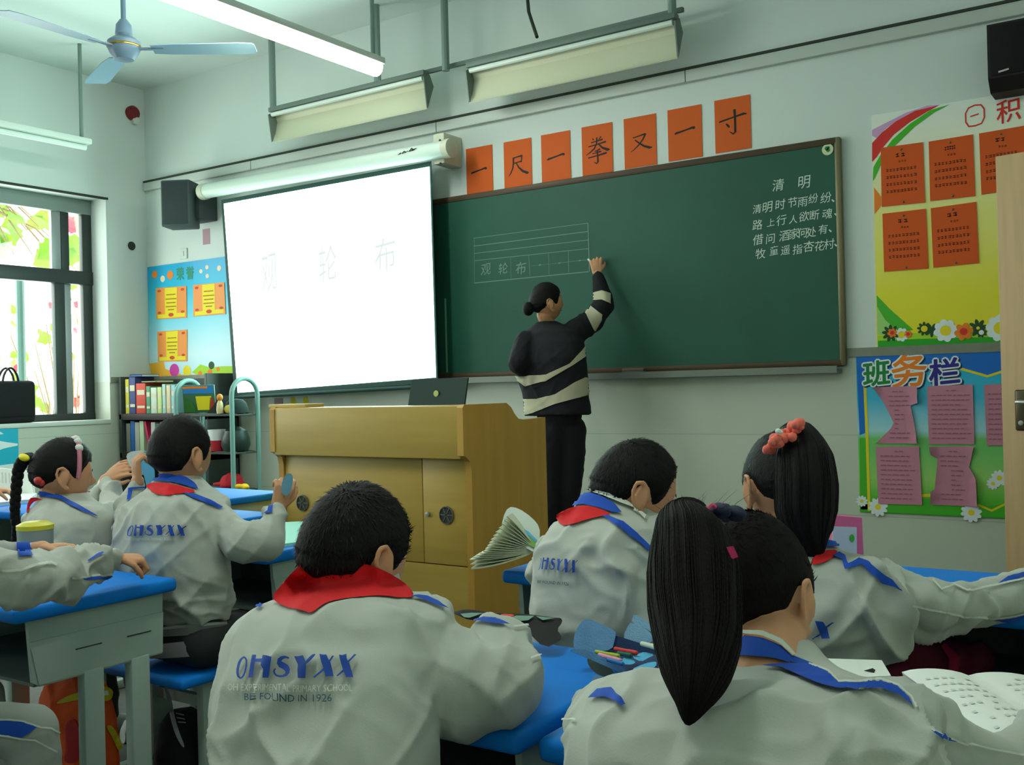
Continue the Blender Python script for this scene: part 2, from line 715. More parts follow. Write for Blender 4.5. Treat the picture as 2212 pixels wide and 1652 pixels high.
# windows
m_glass = bpy.data.materials.new('window_glass')
m_glass.use_nodes = True
nt = m_glass.node_tree
nt.nodes.clear()
out = nt.nodes.new('ShaderNodeOutputMaterial')
tr = nt.nodes.new('ShaderNodeBsdfTransparent')
tr.inputs[0].default_value = (.96, .99, .97, 1)
gl = nt.nodes.new('ShaderNodeBsdfGlossy')
gl.inputs['Roughness'].default_value = .03
mx = nt.nodes.new('ShaderNodeMixShader')
mx.inputs[0].default_value = .06
nt.links.new(tr.outputs[0], mx.inputs[1])
nt.links.new(gl.outputs[0], mx.inputs[2])
nt.links.new(mx.outputs[0], out.inputs[0])
FX = XL - .2
for i, (a, b) in enumerate(WIN):
    zt = PX(100, 594, FX).z
    mb = MB()
    t = .05
    mb.box2((FX - .05, b - .085, WZ0), (FX, b, WZ1), bev=.006)
    mb.box2((FX - .05, a, WZ0), (FX, a + .09, WZ1), bev=.006)
    mb.box2((FX - .054, a, WZ0 + .002), (FX + .003, b + .002, WZ0 + .06), bev=.006)
    mb.box2((FX - .054, a, WZ1 - .12), (FX + .003, b + .002, WZ1 - .002), bev=.006, mi=2)
    mb.box2((FX - .056, a, zt - .055), (FX + .012, b + .001, zt + .055), bev=.006)
    ym = PX(133, 750, FX).y if i == 0 else b - .42
    mb.box2((FX - .05, ym - .05, WZ0), (FX, ym + .04, zt), bev=.005)
    mb.box2((FX - .07, ym + .03, zt), (FX - .02, ym + .1, WZ1), bev=.005)
    mb.box2((FX - .06, ym + .05, WZ0 + .03), (FX - .025, ym + .11, zt), bev=.004, mi=1)
    mb.box2((FX - .06, ym - .05, zt + .03), (FX - .025, ym + .03, WZ1), bev=.004, mi=1)
    yl = ym - .75
    mb.box2((FX - .05, yl - .04, WZ0), (FX, yl + .04, WZ1), bev=.005)
    w = struct('window_%d' % (i + 1), mb, [m_alu, m_alu2, M('window_head_grey', rgb(128, 142, 136), .5)])
    MB().box2((XL - .012, a - .02, WZ1 - .014), (XL + .006, b + .02, WZ1 + .004)).build('curtain_rail', m_dark_line, w)
    g = MB().box2((FX - .033, a + .08, WZ0 + .05), (FX - .028, b - .075, WZ1 - .06)).build('glass_pane', m_glass, w, smooth=None)
    s = MB().box2((XL - .2, a, WZ0 - .03), (XL + .012, b, WZ0 + .004), bev=.004)
    so = s.build('window_sill', m_white_pl, w)
    # daylight entering through the opening
    al = bpy.data.lights.new('window_portal', 'AREA')
    al.shape = 'RECTANGLE'
    al.size, al.size_y = WZ1 - WZ0, b - a
    al.cycles.is_portal = True
    lo = bpy.data.objects.new('window_portal', al)
    COL.objects.link(lo)
    lo.location = (XL - .24, (a + b) / 2, (WZ0 + WZ1) / 2)
    lo.rotation_euler = (0, R_(-90), R_(0))

# door leaf standing open at the right
m_door = M('pale_wood', rgb(196, 164, 122), 0.5, bump=(30, 0.06), var=(5, 0.07), stretch=(8, 8, .6))
DA = PY(2157, 600, 4.6)
dv = Vector((.885, -.15, 0))
du = dv.normalized()
dn = Vector((-du.y, du.x, 0))
hinge = Vector((DA.x, 4.6, 0)) + dv
ztop = PY(2157, 337, 4.6).z
rotd = Matrix((du, dn, Vector((0, 0, 1)))).transposed()
mb = MB().box(Vector((DA.x, 4.6, (ztop + .01) / 2)) + dv / 2 + dn * .02, (dv.length, .042, ztop - .01), rotd, .003)
door = struct('door_1', mb, m_door)
hb = Vector((DA.x, 4.6, 0)) + du * .075 - dn * .003
zt_, zb_ = PY(2190, 842, 4.58).z, PY(2190, 930, 4.58).z
mb = MB().box(hb + Vector((0, 0, (zt_ + zb_) / 2)), (.045, .012, zt_ - zb_), rotd, .008, seg=3)
hz = PY(2190, 868, 4.58).z
pl = mb.build('handle_plate', M('dark_bronze', rgb(92, 84, 66), 0.35, metal=.7), door)
mb = MB()
p0 = hb + Vector((0, 0, hz)) - dn * .005
mb.tube([p0, p0 - dn * .045, p0 - dn * .052 + du * .012, p0 - dn * .052 + du * .12], [.009, .009, .009, .007], 10)
mb.build('door_handle', m_steel, door)
mb = MB().lathe([(.001, 0), (.01, 0), (.01, .006), (.001, .007)], hb + Vector((0, 0, hz - .085)) - dn * .006, -dn)
mb.build('lock_cylinder', m_steel, door)
struct('trim_3', MB().box2((XR - .02, 4.36, 0), (XR, 4.45, 2.15)).box2((XR - .02, 3.4, 2.1), (XR, 4.45, 2.18)), m_door)

# ================================================================= board wall
m_board = M('green_board', rgb(30, 84, 66), 0.55, var=(2.2, 0.10), bump=(120, 0.05))
m_bframe = M('board_frame', rgb(120, 112, 82), 0.4, metal=.35)
m_bframe_d = M('board_frame_dark', rgb(78, 62, 44), 0.5)
BX1, BX0 = -1.534, -5.53
BZ1, BZ0 = 1.27 + ZC, .068 + ZC
root = empty('chalkboard', ((BX0 + BX1) / 2, WY, BZ0))
tag(root, 'wide dark green chalkboard in a metal frame, chalked with a poem and a ruled grid', 'chalkboard')
MB().box2((BX0, WY - .03, BZ0 + .02), (BX1 - .02, WY, BZ1 - .02)).build('writing_surface', m_board, root)
fw = .034
MB().box2((BX1 - fw, WY - .038, BZ0), (BX1, WY, BZ1), bev=.012).build('side_frame', m_bframe, root)
MB().box2((BX0, WY - .038, BZ0), (BX0 + fw, WY, BZ1), bev=.012).build('side_frame', m_bframe, root)
mb = MB().box2((BX0 + .01, WY - .037, BZ1 - .04), (BX1 - .01, WY, BZ1), bev=.012)
mb.build('top_frame', m_bframe_d, root)
mb = MB().box2((BX0 + .01, WY - .037, BZ0), (BX1 - .01, WY, BZ0 + .035), bev=.01)
mb.build('bottom_frame', m_bframe_d, root)
mb = MB().box2((BX0, WY - .095, BZ0 - .035), (BX1 - .03, WY, BZ0 - .012), bev=.004)
mb.box2((BX0, WY - .1, BZ0 - .035), (BX1 - .03, WY - .092, BZ0 + .002))
mb.build('chalk_tray', M('tray_metal', rgb(120, 126, 118), .45, metal=.4), root)
MB().box2((PY(968, 700, WY).x, WY - .034, BZ0 + .04), (PY(968, 700, WY).x + .012, WY - .029, 1.75)).build('panel_seam', M('seam', rgb(110, 170, 140), .5), root)
# chalk: the poem
ch = MB()
YS = WY - .0305


def glyph(mb, s, px, py, h, y=YS, w=None, mi=0, bold=0.0, shear=.10, rise=.0):
    c = PY(px, py, y)
    _, _, asp = text2d(s, 3)
    w = w or h * min(1.1, asp)
    mb_h = h
    flat_text(mb, s, c - Vector((w / 2, 0, mb_h / 2)), (w, 0, rise * w), (0, 0, mb_h), mi, bold, Vector((0, -.001, 0)), shear)


rng = random.Random(4)
POEM = [('清明', [(1680, 400), (1736, 394)], .066),
        ('清明时节雨纷纷', [(1634.6, 452), (1657, 449), (1685, 442), (1711, 437.5), (1733, 436.6), (1755.7, 430), (1783, 428)], .052),
        ('路上行人欲断魂', [(1635.5, 486), (1664.6, 481), (1687, 477), (1713, 474), (1736, 468.5), (1758.6, 464.7), (1786, 461.8)], .052),
        ('借问酒家何处有', [(1636.5, 519), (1663.6, 516), (1693.7, 510), (1715, 506), (1732.8, 503.4), (1751.5, 502.4), (1777, 495.7)], .052),
        ('牧童遥指杏花村', [(1642, 548), (1671.4, 542), (1696, 541), (1721.8, 539), (1746, 532.5), (1769.2, 531.5), (1790, 527.6)], .052)]
for s, ps, h in POEM:
    ch = MB()
    for c, (x, y) in zip(s, ps):
        hh = h * rng.uniform(.92, 1.1)
        if c in '上人':
            hh *= .8
        glyph(ch, c, x, y, hh, rise=rng.uniform(.02, .14))
    ch.build('chalk_title' if len(s) == 2 else 'chalk_verse', m_chalk, root, smooth=None)
ch = MB()
for x, y in ((1797, 436), (1803, 466), (1791, 501), (1803, 532)):
    c = PY(x, y, YS)
    strokes(ch, [[(0, 1, .5), (1, 0, .7)]], c, (.012, 0, 0), (0, 0, .012), lift=Vector((0, -.001, 0)))
ch.build('chalk_punctuation', m_chalk, root, smooth=None)
# chalk: the ruled grid and first characters
ch = MB()


def chalk_line(a, b, w=.004, y=YS):
    A, B = PY(*a, y), PY(*b, y)
    d = (B - A)
    n = Vector((-d.z, 0, d.x)).normalized() * w / 2
    flat_poly(ch, [A + n, A - n, B - n, B + n])


gx = lambda x: 1010 + x / 7.628
gy = lambda y: 470 + y / 7.628
for a, b, w in (((100, 340), (1990, 90), .003), ((100, 470), (1990, 228), .0042), ((110, 590), (1985, 368), .0036), ((120, 710), (1990, 510), .0036), ((110, 1078), (1995, 890), .005), ((1985, 85), (2010, 890), .005), ((1660, 550), (1668, 905), .003), ((1335, 590), (1345, 940), .0022), ((1010, 610), (1030, 965), .0026), ((710, 650), (715, 1000), .0015), ((110, 340), (115, 1078), .002), ((1440, 755), (1990, 690), .0022), ((1050, 795), (1440, 755), .0012)):
    chalk_line((gx(a[0]), gy(a[1])), (gx(b[0]), gy(b[1])), w)
for c, x, y, h in (('观', 295, 860, .072), ('轮', 580, 845, .07), ('布', 870, 840, .078)):
    glyph(ch, c, gx(x), gy(y), h, bold=.0, rise=.08)
for x, y in ((1175, 785), (1500, 752), (1828, 712)):
    c = PY(gx(x), gy(y), YS)
    strokes(ch, [[(0, 0, .6), (1, .2, .6)]], c, (.016, 0, 0), (0, 0, .012), lift=Vector((0, -.001, 0)))
ch.build('chalk_grid', m_chalk_dim, root, smooth=None)

c = PY(1788, 323, WY - .031)
mb = MB().lathe([(.03, 0), (.03, .003), (.001, .003)], c, (0, -1, 0), 24)
st = mb.build('round_sticker', M('cream', rgb(206, 214, 170), .6))
tag(st, 'small round cream sticker with a green mark in the upper right board corner', 'sticker')
mb = MB()
for dx, dz, r in ((-.004, .006, .011), (.003, -.004, .01), (.006, .01, .006)):
    mb.lathe([(r, 0), (r, .001), (.0005, .001)], c + Vector((dx, -.0032, dz)), (0, -1, 0), 14)
mb.build('green_mark', M('green_print', rgb(40, 130, 70), .6), st, smooth=None)
# eraser and chalk in the tray
tz = BZ0 - .012
e = PY(1540, 790, WY - .06)
mb = MB().box2((e.x - .09, WY - .085, tz), (e.x + .02, WY - .045, tz + .012), bev=.003)
o = mb.build('chalk_stick_box', m_paper)
tag(o, 'flat white strip of chalk lying in the tray under the board', 'chalk')
e = PY(1370, 800, WY - .06)
tz += .001
root = empty('board_eraser', (e.x, WY - .06, tz))
MB().box2((e.x - .07, WY - .085, tz), (e.x + .07, WY - .04, tz + .02), bev=.003).build('felt_pad', M('grey_felt', rgb(90, 100, 92), .95), root)
MB().box2((e.x - .07, WY - .083, tz + .02), (e.x + .07, WY - .042, tz + .036), bev=.004).build('wooden_back', M('eraser_wood', rgb(110, 100, 80), .6), root)
tag(root, 'dusty felt board eraser in the tray right of the teacher', 'eraser')

# orange character cards
m_orange = M('orange_card', rgb(208, 92, 26), 0.75)
YI = [[(.10, .42, .05), (.16, .45, .085), (.30, .47, .07), (.6, .52, .06), (.80, .56, .08), (.88, .545, .11), (.92, .53, .04)]]
CHI = [[(.30, .80, .05), (.5, .825, .05), (.68, .85, .07), (.72, .84, .05)], [(.69, .85, .06), (.68, .72, .05), (.66, .58, .05)], [(.33, .58, .045), (.5, .60, .045), (.66, .62, .05)],
       [(.32, .82, .07), (.32, .6, .06), (.29, .4, .055), (.2, .2, .045), (.1, .08, .02)], [(.44, .58, .04), (.55, .38, .06), (.72, .2, .09), (.92, .10, .11), (.98, .11, .03)]]
YOU = [[(.22, .70, .05), (.45, .74, .05), (.70, .79, .07), (.74, .77, .06)], [(.72, .79, .07), (.62, .58, .06), (.45, .36, .055), (.25, .18, .04), (.12, .1, .02)],
       [(.30, .60, .05), (.45, .45, .06), (.65, .28, .085), (.88, .17, .11), (.98, .17, .03)]]
CUN = [[(.08, .55, .05), (.2, .58, .06), (.5, .64, .05), (.85, .71, .08), (.95, .69, .03)], [(.57, .92, .08), (.58, .6, .065), (.58, .3, .065), (.58, .12, .07), (.52, .06, .06), (.40, .16, .02)], [(.30, .46, .04), (.36, .38, .08), (.40, .31, .05)]]
QUAN = [[(.34, .95, .03), (.38, .88, .05)], [(.66, .97, .05), (.58, .88, .03)], [(.28, .80, .04), (.5, .83, .04), (.72, .86, .06)], [(.18, .67, .04), (.5, .71, .04), (.84, .76, .06)],
        [(.5, .96, .05), (.49, .75, .05), (.4, .58, .05), (.24, .46, .04), (.08, .38, .02)], [(.56, .72, .04), (.7, .56, .07), (.9, .46, .1), (.98, .46, .03)],
        [(.62, .53, .06), (.5, .49, .04), (.4, .47, .03)], [(.32, .40, .03), (.5, .42, .04), (.66, .44, .05)], [(.16, .27, .04), (.5, .31, .045), (.86, .36, .07)], [(.5, .49, .05), (.52, .3, .05), (.52, .08, .06), (.47, .03, .05), (.38, .1, .02)]]
CARDS = [(-3.979, 1.572, YI, '一', (.48, .48, .26, .9)), (-3.679, 1.570, CHI, '尺', (.5, .47, .74, .56)), (-3.395, 1.571, YI, '一', (.5, .5, .26, .9)), (-3.102, 1.573, QUAN, '拳', (.5, .48, .78, .62)),
         (-2.813, 1.576, YOU, '又', (.5, .5, .70, .5)), (-2.528, 1.580, YI, '一', (.5, .55, .26, .9)), (-2.239, 1.584, CUN, '寸', (.5, .55, .8, .58))]
ORD = ['first from the left, one thick brush stroke above the board end', 'second from the left, two boxed strokes with long feet', 'third from the left, one stroke, between two busier cards', 'fourth, the middle one, with the busiest brush character', 'fifth from the left, a crossing pair of slanted strokes', 'sixth from the left, one stroke, next to the last card', 'last at the right, a cross stroke with hook and dot']
for (x, z, sts, name, (cx_, cy_, w_, h_)), od in zip(CARDS, ORD):
    mb = MB().box2((x, WY - .004, z + ZC - .297), (x + .21, WY, z + ZC))
    cd = mb.build('character_card', m_orange, origin=(x + .105, WY, z + ZC - .297))
    tag(cd, 'orange card ' + od, 'card', 'orange character cards above the board')
    mb = MB()
    w = .21 * (.74 if len(sts) == 1 else w_ * 1.12)
    h = w if len(sts) == 1 else .297 * h_ * .92
    o_ = Vector((x + .21 * cx_ - w / 2, WY - .004, z + ZC - .297 * (1 - cy_) - h / 2))
    strokes(mb, sts, o_, (w, 0, .0), (0, 0, h), lift=Vector((0, -.0008, 0)))
    mb.build('brush_character', m_ink, cd, smooth=None)

# ---------------- projector screen
root = empty('projection_screen', tuple(PY(730, 850, 5.25)))
tag(root, 'pulled-down white projection screen glowing in front of the left board end', 'screen')
SY = 5.25
m_scr_b = M('screen_black_border', rgb(22, 60, 54), .6)
m_scr = M('projected_picture', rgb(230, 240, 236), .7, emit=((0.62, 1.0, .90), SCREEN_POWER))
m_scr_ink = M('projected_pale_ink', rgb(70, 80, 76), .7, emit=((0.9, 1.0, .96), .19))
q = [PY(478, 432, SY), PY(931, 348, SY), PY(946, 826, SY), PY(506, 856, SY)]
mb = MB().prism(q, (0, .004, 0))
mb.build('black_border', m_scr_b, root, smooth=None)
q = [PY(484, 440, SY), PY(928, 360, SY), PY(942, 815, SY), PY(514, 848, SY)]
mb = MB().prism([p + Vector((0, -.002, 0)) for p in q], (0, -.001, 0))
mb.build('projected_picture', m_scr, root, smooth=None)
YY = SY - .0035
for c, x, y, w, h in (('观', 582, 592, .16, .27), ('轮', 708, 572, .17, .25), ('布', 832, 553, .18, .23)):
    mb = MB()
    cc = PY(x, y, YY)
    flat_text(mb, c, cc - Vector((w / 2, 0, h / 2)), (w, 0, .02), (0, 0, h), 0, 0, Vector((0, -.001, 0)))
    mb.build('projected_character', m_scr_ink, root, smooth=None)
mb = MB()
a, b = PY(446, 413, SY - .01), PY(962, 322, SY - .01)
mb.tube([a, b], .055, 20)
mb.build('housing_tube', M('housing_white', rgb(206, 222, 210), .4), root)
for e, s in ((a, -1), (b, 1)):
    MB().lathe([(.001, 0), (.062, 0), (.062, .05), (.03, .06), (.001, .06)], e - Vector((0 if s > 0 else .05, 0, 0)), (1, 0, 0), 20).build('end_cap', M('bracket_cream', rgb(198, 200, 178), .45), root)
mb = MB()
e = PY(972, 315, SY)
e.x = PY(1000, 305, WY).x - .07
mb.box2((e.x - .03, SY + .01, e.z - .10), (e.x + .06, WY, e.z + .10), bev=.01)
mb.build('end_bracket', M('bracket_cream', rgb(198, 200, 178), .45), root)
mb = MB()
for dx, dz in ((.03, .05), (.035, -.03), (.03, -.1)):
    mb.lathe([(.008, 0), (.008, .004), (.0005, .004)], Vector((e.x + dx, SY + .009, e.z + dz)), (0, -1, 0), 10)
mb.build('bracket_screw', m_dark_line, root)
a, b = PY(505, 858, SY), PY(948, 833, SY)
MB().tube([a, b], .014, 10).build('bottom_bar', m_scr_b, root)
mb = MB()
a = PY(862, 337, SY - .066)
wv = [(0, .3, .2), (.12, .6, .2), (.2, .3, .2), (.3, .75, .2), (.38, .3, .2), (.5, .6, .22), (.6, .3, .2), (.72, .9, .22), (.8, .3, .2), (.9, .55, .2), (1, .6, .1)]
strokes(mb, [wv], a, (.15, 0, .012), (0, 0, .03))
mb.build('script_mark', m_dark_line, root, smooth=None)

# ---------------- wall speakers
m_spk = M('speaker_black', rgb(66, 76, 76), .6, bump=(300, .2))
m_spk_g = M('speaker_grille', rgb(52, 62, 62), .9, bump=(500, .5))
# left: turned cabinet on a bracket
root = empty('wall_speaker', tuple(PY(385, 500, 5.1)))
tag(root, 'dark grey loudspeaker hung on the wall left of the projection screen', 'speaker')
tl = PY(335, 400, 5.12)
tr_ = PY(372, 396, 5.0)
hgt = (PY(340, 402, 5.1) - PY(350, 500, 5.1)).z
ce = Vector(((tl.x + PY(418, 400, 5.2).x) / 2 + .02, 5.2, tl.z - hgt / 2 + .01))
rz = Matrix.Rotation(R_(28), 3, 'Z')
MB().box(ce, (.23, .2, hgt), rz, .012).build('cabinet', m_spk, root)
fd = rz @ Vector((0, -1, 0))
MB().box(ce + fd * .103, (.2, .012, hgt - .03), rz, .005).build('front_grille', m_spk_g, root)
mb = MB()
bk = PY(432, 445, 5.36)
mb.box((bk.x, 5.36, bk.z), (.2, .18, .24), None, .01)
mb.box2((ce.x, 5.28, ce.z - .05), (ce.x + .12, 5.34, ce.z + .0))
mb.build('wall_bracket', m_spk, root)
# right
a, b = PY(2131, 50, 5.25), PY(2222, 175, 5.25)
root = empty('wall_speaker', ((a.x + b.x) / 2, WY, b.z))
tag(root, 'black loudspeaker high on the wall above the yellow poster at the far right', 'speaker')
mb = MB()
zt_, zb_ = a.z, PY(2140, 170, 5.25).z
prof = [(WY, zt_), (5.25, zt_ - .01), (5.25, zb_), (5.31, zb_ - .055), (WY, zb_ - .055)]
mb.prism([(a.x, y, z) for y, z in prof], (b.x - a.x, 0, 0))
mb.build('cabinet', M('speaker_dark', rgb(22, 20, 24), .6), root)
MB().box2((a.x + .012, 5.243, zb_ + .01), (b.x - .012, 5.25, zt_ - .02), bev=.003).build('front_grille', M('grille_dark', rgb(16, 15, 18), .85, bump=(500, .4)), root)
c = PY(2168, 152, 5.24)
MB().box((c.x, 5.241, c.z), (.045, .004, .008), Matrix.Rotation(R_(-8), 3, 'Y')).build('badge', m_steel, root)

# ---------------- small wall fittings
c = PX(284, 531, XL)
mb = MB().lathe([(.001, 0), (.034, 0), (.036, .004), (.03, .012), (.018, .014), (.001, .010)], c, (1, 0, 0), 24)
tag(mb.build('round_wall_knob', M('dark_knob', rgb(40, 50, 46), .6)), 'small dark round fitting on the bare wall between window and speaker', 'fitting')
c = PX(284, 245, XL)
root = empty('alarm_sounder', tuple(c))
tag(root, 'small dark red alarm high on the wall near the ceiling corner', 'alarm')
MB().lathe([(.001, 0), (.06, 0), (.06, .03), (.045, .05), (.001, .055)], c, (1, 0, 0), 20).build('red_cover', M('alarm_red', rgb(120, 30, 36), .5), root)
MB().lathe([(.03, 0), (.034, .03), (.02, .045), (.001, .045)], c + Vector((.01, .02, -.06)), (1, 0, 0), 16).build('white_base', m_white_pl, root)
c = PY(398, 548, WY)
root = empty('wall_switch', tuple(c))
tag(root, 'white wall switch above the light blue poster at left', 'switch')
MB().box2((c.x - .043, WY - .012, c.z - .043), (c.x + .043, WY, c.z + .043), bev=.004).build('plate', m_white_pl, root)
MB().box2((c.x - .012, WY - .018, c.z - .02), (c.x + .012, WY - .012, c.z + .02), bev=.002).build('rocker', m_white_pl, root)
m_pinknote = M('pinkish_paper', rgb(176, 142, 150), .7)
c = PY(446, 511, WY)
tag(MB().box2((c.x - .043, WY - .002, c.z - .062), (c.x + .043, WY, c.z + .062)).build('paper_note', m_pinknote), 'small pinkish paper stuck on the wall below the left speaker', 'note')
c = PY(602, 871, WY)
tag(MB().box2((c.x - .045, WY - .002, c.z - .04), (c.x + .045, WY, c.z + .04)).build('paper_note', m_pinknote), 'small pinkish paper on the wall under the projection screen', 'note')
m_yel = M('yellow_print', rgb(226, 206, 40), .6)
for k, (x, y) in enumerate(((634, 867), (661, 866))):
    c = PY(x, y, WY)
    mb = MB()
    for q in range(5):
        a = q * 2 * math.pi / 5
        mb.ball(c + Vector((math.cos(a) * .022, -.001, math.sin(a) * .022)), (.014, .002, .014), 10)
    mb.ball(c + Vector((0, -.002, 0)), (.012, .003, .012), 10)
    tag(mb.build('flower_sticker', m_yel), 'tiny yellow flower sticker under the screen, ' + ('nearer the pink note' if k == 0 else 'farther right from the pink note'), 'sticker', 'flower stickers under the screen')

# ---------------- board lamps hung in front of the wall
m_reflector = M('lamp_reflector', rgb(204, 206, 178), .5)
m_rod = M('lamp_rod', rgb(118, 138, 130), .5)
m_tube_off = M('unlit_tube', rgb(214, 226, 216), .3)
m_rail = M('lamp_rail', rgb(104, 118, 110), .5)
LY = 5.2
for k, (l, r, lab) in enumerate((((586, 248), (921, 170), 'left'), ((1012, 160), (1462, 42), 'right'))):
    a, b = PY(*l, LY), PY(*r, LY)
    z = (a.z + b.z) / 2
    root = empty('board_lamp', ((a.x + b.x) / 2, LY, z))
    tag(root, 'long cream board lamp with slanted reflector hung by rods, ' + ('above the projection screen' if k == 0 else 'above the orange cards'), 'lamp', 'board lamps hung along the front wall')
    mb = MB().box2((a.x, LY - .03, z + .018), (b.x, LY + .03, z + .05), bev=.004)
    mb.build('batten', m_rail, root)
    MB().tube([(a.x + .02, LY - .01, z), (b.x - .02, LY - .01, z)], .016, 10).build('tube', m_tube_off, root)
    mb = MB()
    rows = [[(x, LY + .03, z + .02), (x, LY + .06, z - .04), (x, LY + .03, z - .17), (x, LY + .0, z - .2)] for x in (a.x, b.x)]
    mb.solid_grid(rows, .006)
    mb.build('reflector', m_reflector, root)
    for x in (a.x, b.x):
        MB().prism([(x - .004, LY + .03, z + .03), (x - .004, LY + .07, z - .04), (x - .004, LY + .0, z - .2), (x - .004, LY - .03, z)], (.008, 0, 0)).build('end_plate', m_rail, root)
    for px_ in ((588, 815) if k == 0 else (963, 1455)):
        x = PY(px_, 150, LY).x
        MB().tube([(x, LY, z + .04), (x, LY, ZT)], .024, 10).build('hanging_rod', m_rod, root)
# rail joining the two lamps
a, b = PY(592, 236, LY + .06), PY(1466, 0, LY + .06)
z_ = PY(592, 236, LY + .06).z
mb = MB().box2((a.x, LY + .05, z_ - .012), (PY(1466, 30, LY).x, LY + .075, z_ + .012))
tag(mb.build('lamp_rail', m_rail), 'thin grey rail running just above both board lamps', 'rail')
mb = MB()
pp = [PY(1135, -20, LY + .1), PY(1142, 25, LY + .1), PY(1150, 50, LY + .1), PY(1160, 80, LY + .05)]
pp[0].z = ZT
mb.tube(pp, .011, 8)
tag(mb.build('hanging_cable', m_dark_line), 'dark cable dropping from the ceiling to the right board lamp', 'cable')

# ---------------- ceiling lamps
m_tube_on = M('lit_tube', rgb(255, 255, 255), .4, emit=(TINT, TUBE_POWER))


def ceiling_lamp(x, y0, y1, z, lit, label, hood=False):
    root = empty('ceiling_lamp', (x, (y0 + y1) / 2, z))
    tag(root, label, 'lamp', 'tube lamps hung from the ceiling')
    MB().box2((x - .055, y0, z + .02), (x + .055, y1, z + .06), bev=.006).build('batten', m_white_pl, root)
    if hood:  # hood added to keep tube light off the ceiling and upper walls
        MB().solid_grid([[(x - .2, y, z - .01), (x - .07, y, z + .06), (x + .07, y, z + .06), (x + .2, y, z - .01)] for y in (y0, y1)], .006).build('reflector', m_white_pl, root)
    MB().tube([(x, y0 + .02, z), (x, y1 - .02, z)], .05 if lit else .02, 12).build('tube', m_tube_on if lit else m_tube_off, root)  # lit tube made thicker, the extra width stands in for its glow
    for y in (y0 + .1, y1 - .05):
        MB().tube([(x, y, z + .05), (x, y, ZT)], .014, 8).build('hanging_rod', m_rod, root)
    return root


LX = -4.1
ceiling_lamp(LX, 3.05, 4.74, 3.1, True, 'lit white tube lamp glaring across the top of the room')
a = PZ(190, 320, 2.97)
ceiling_lamp(a.x, a.y - 1.5, a.y, 2.97, False, 'unlit tube lamp on rods near the window at the upper left')
for x, y, lab in ((-4.1, .2, 'added unseen tube lamp with hood over the middle aisle'), (-1.5, .4, 'added unseen tube lamp with hood over the boy with the wide red scarf')):  # lamps added out of view to brighten the room
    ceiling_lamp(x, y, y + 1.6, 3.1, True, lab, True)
a = PZ(188, 82, ZT - .02)

# ---------------- ceiling fan
hub = P(268, 103, 5.5)
root = empty('ceiling_fan', tuple(hub))
tag(root, 'three-bladed blue-grey ceiling fan hanging at the upper left', 'fan')
m_fan = M('fan_blue_grey', rgb(120, 150, 168), .4)
m_fan_d = M('fan_motor', rgb(96, 120, 138), .4)
mb = MB()
mb.lathe([(.001, -.07), (.05, -.065), (.075, -.03), (.085, -.005), (.085, .03), (.06, .05), (.001, .055)], hub, (0, 0, 1), 24)
mb.build('motor_housing', m_fan_d, root)
mb = MB().lathe([(.088, -.002), (.09, .004), (.088, .01)], hub, (0, 0, 1), 24, cap=False)
mb.build('brass_ring', M('brass', rgb(150, 126, 60), .3, metal=.8), root, smooth=80)
mb = MB().lathe([(.03, .05), (.045, .07), (.04, .12), (.02, .15), (.001, .15)], hub, (0, 0, 1), 16)
mb.build('canopy', m_fan_d, root)
MB().tube([hub + Vector((0, 0, .14)), Vector((hub.x, hub.y, ZT))], .014, 10).build('down_rod', m_fan_d, root)
base_ang = math.atan2(RT.y, RT.x)
for k, an in enumerate((2, 124, 238)):
    t = base_ang + R_(an)
    d = Vector((math.cos(t), math.sin(t), 0))
    n = Vector((-d.y, d.x, 0))
    rows = []
    for s, w in ((.15, .045), (.25, .06), (.45, .065), (.62, .07), (.69, .06), (.70, .04)):
        c = hub + d * s + Vector((0, 0, -.01))
        rows.append([c - n * w + Vector((0, 0, .007)), c + Vector((0, 0, .003)), c + n * w + Vector((0, 0, -.007))])
    MB().solid_grid(rows, .004).build('blade', m_fan, root)
    MB().box(hub + d * .13 + Vector((0, 0, -.008)), (.16, .03, .008), Matrix.Rotation(t, 3, 'Z')).build('blade_arm', m_fan_d, root)
# ================================================================= posters and the papers pinned on them
def poster(name, label, x0, x1, z0, z1, mat, cat='poster', t=.008):
    o = MB().box2((x0, WY - t, z0), (x1, WY - .0008, z1)).build(name, mat, origin=(x0, WY, z0), smooth=None)
    tag(o, label, cat)
    return o


def pxpoly(mb, pts, ox, oy, s, lift, mi=0, y=WY - .008):
    flat_poly(mb, [PY(a, b, y) for a, b in cz(pts, ox, oy, s)], mi, Vector((0, -lift, 0)))


def print_part(name, polys, ox, oy, s, lift, mat, parent, y=WY - .008):
    mb = MB()
    for k, p in enumerate(polys):
        pxpoly(mb, p, ox, oy, s, lift + .00006 * k, 0, y)
    return mb.build(name, mat, parent, smooth=None)


def flower_print(mb, px, py, r, petals, mi_p, mi_c, rc, lift, y=WY - .008, pr=.42):
    c = PY(px, py, y)
    for q in range(petals):
        a = 2 * math.pi * q / petals + .2
        d = Vector((math.cos(a), 0, math.sin(a)))
        n = Vector((-d.z, 0, d.x))
        flat_poly(mb, [c + d * (r * .55 + r * .45 * math.cos(t)) + n * (r * pr * math.sin(t)) for t in (2 * math.pi * k / 12 for k in range(12))], mi_p, Vector((0, -lift - .00008 * q, 0)))
    flat_poly(mb, [c + Vector((math.cos(t), 0, math.sin(t))) * rc for t in (2 * math.pi * k / 16 for k in range(16))], mi_c, Vector((0, -lift - .0012, 0)))


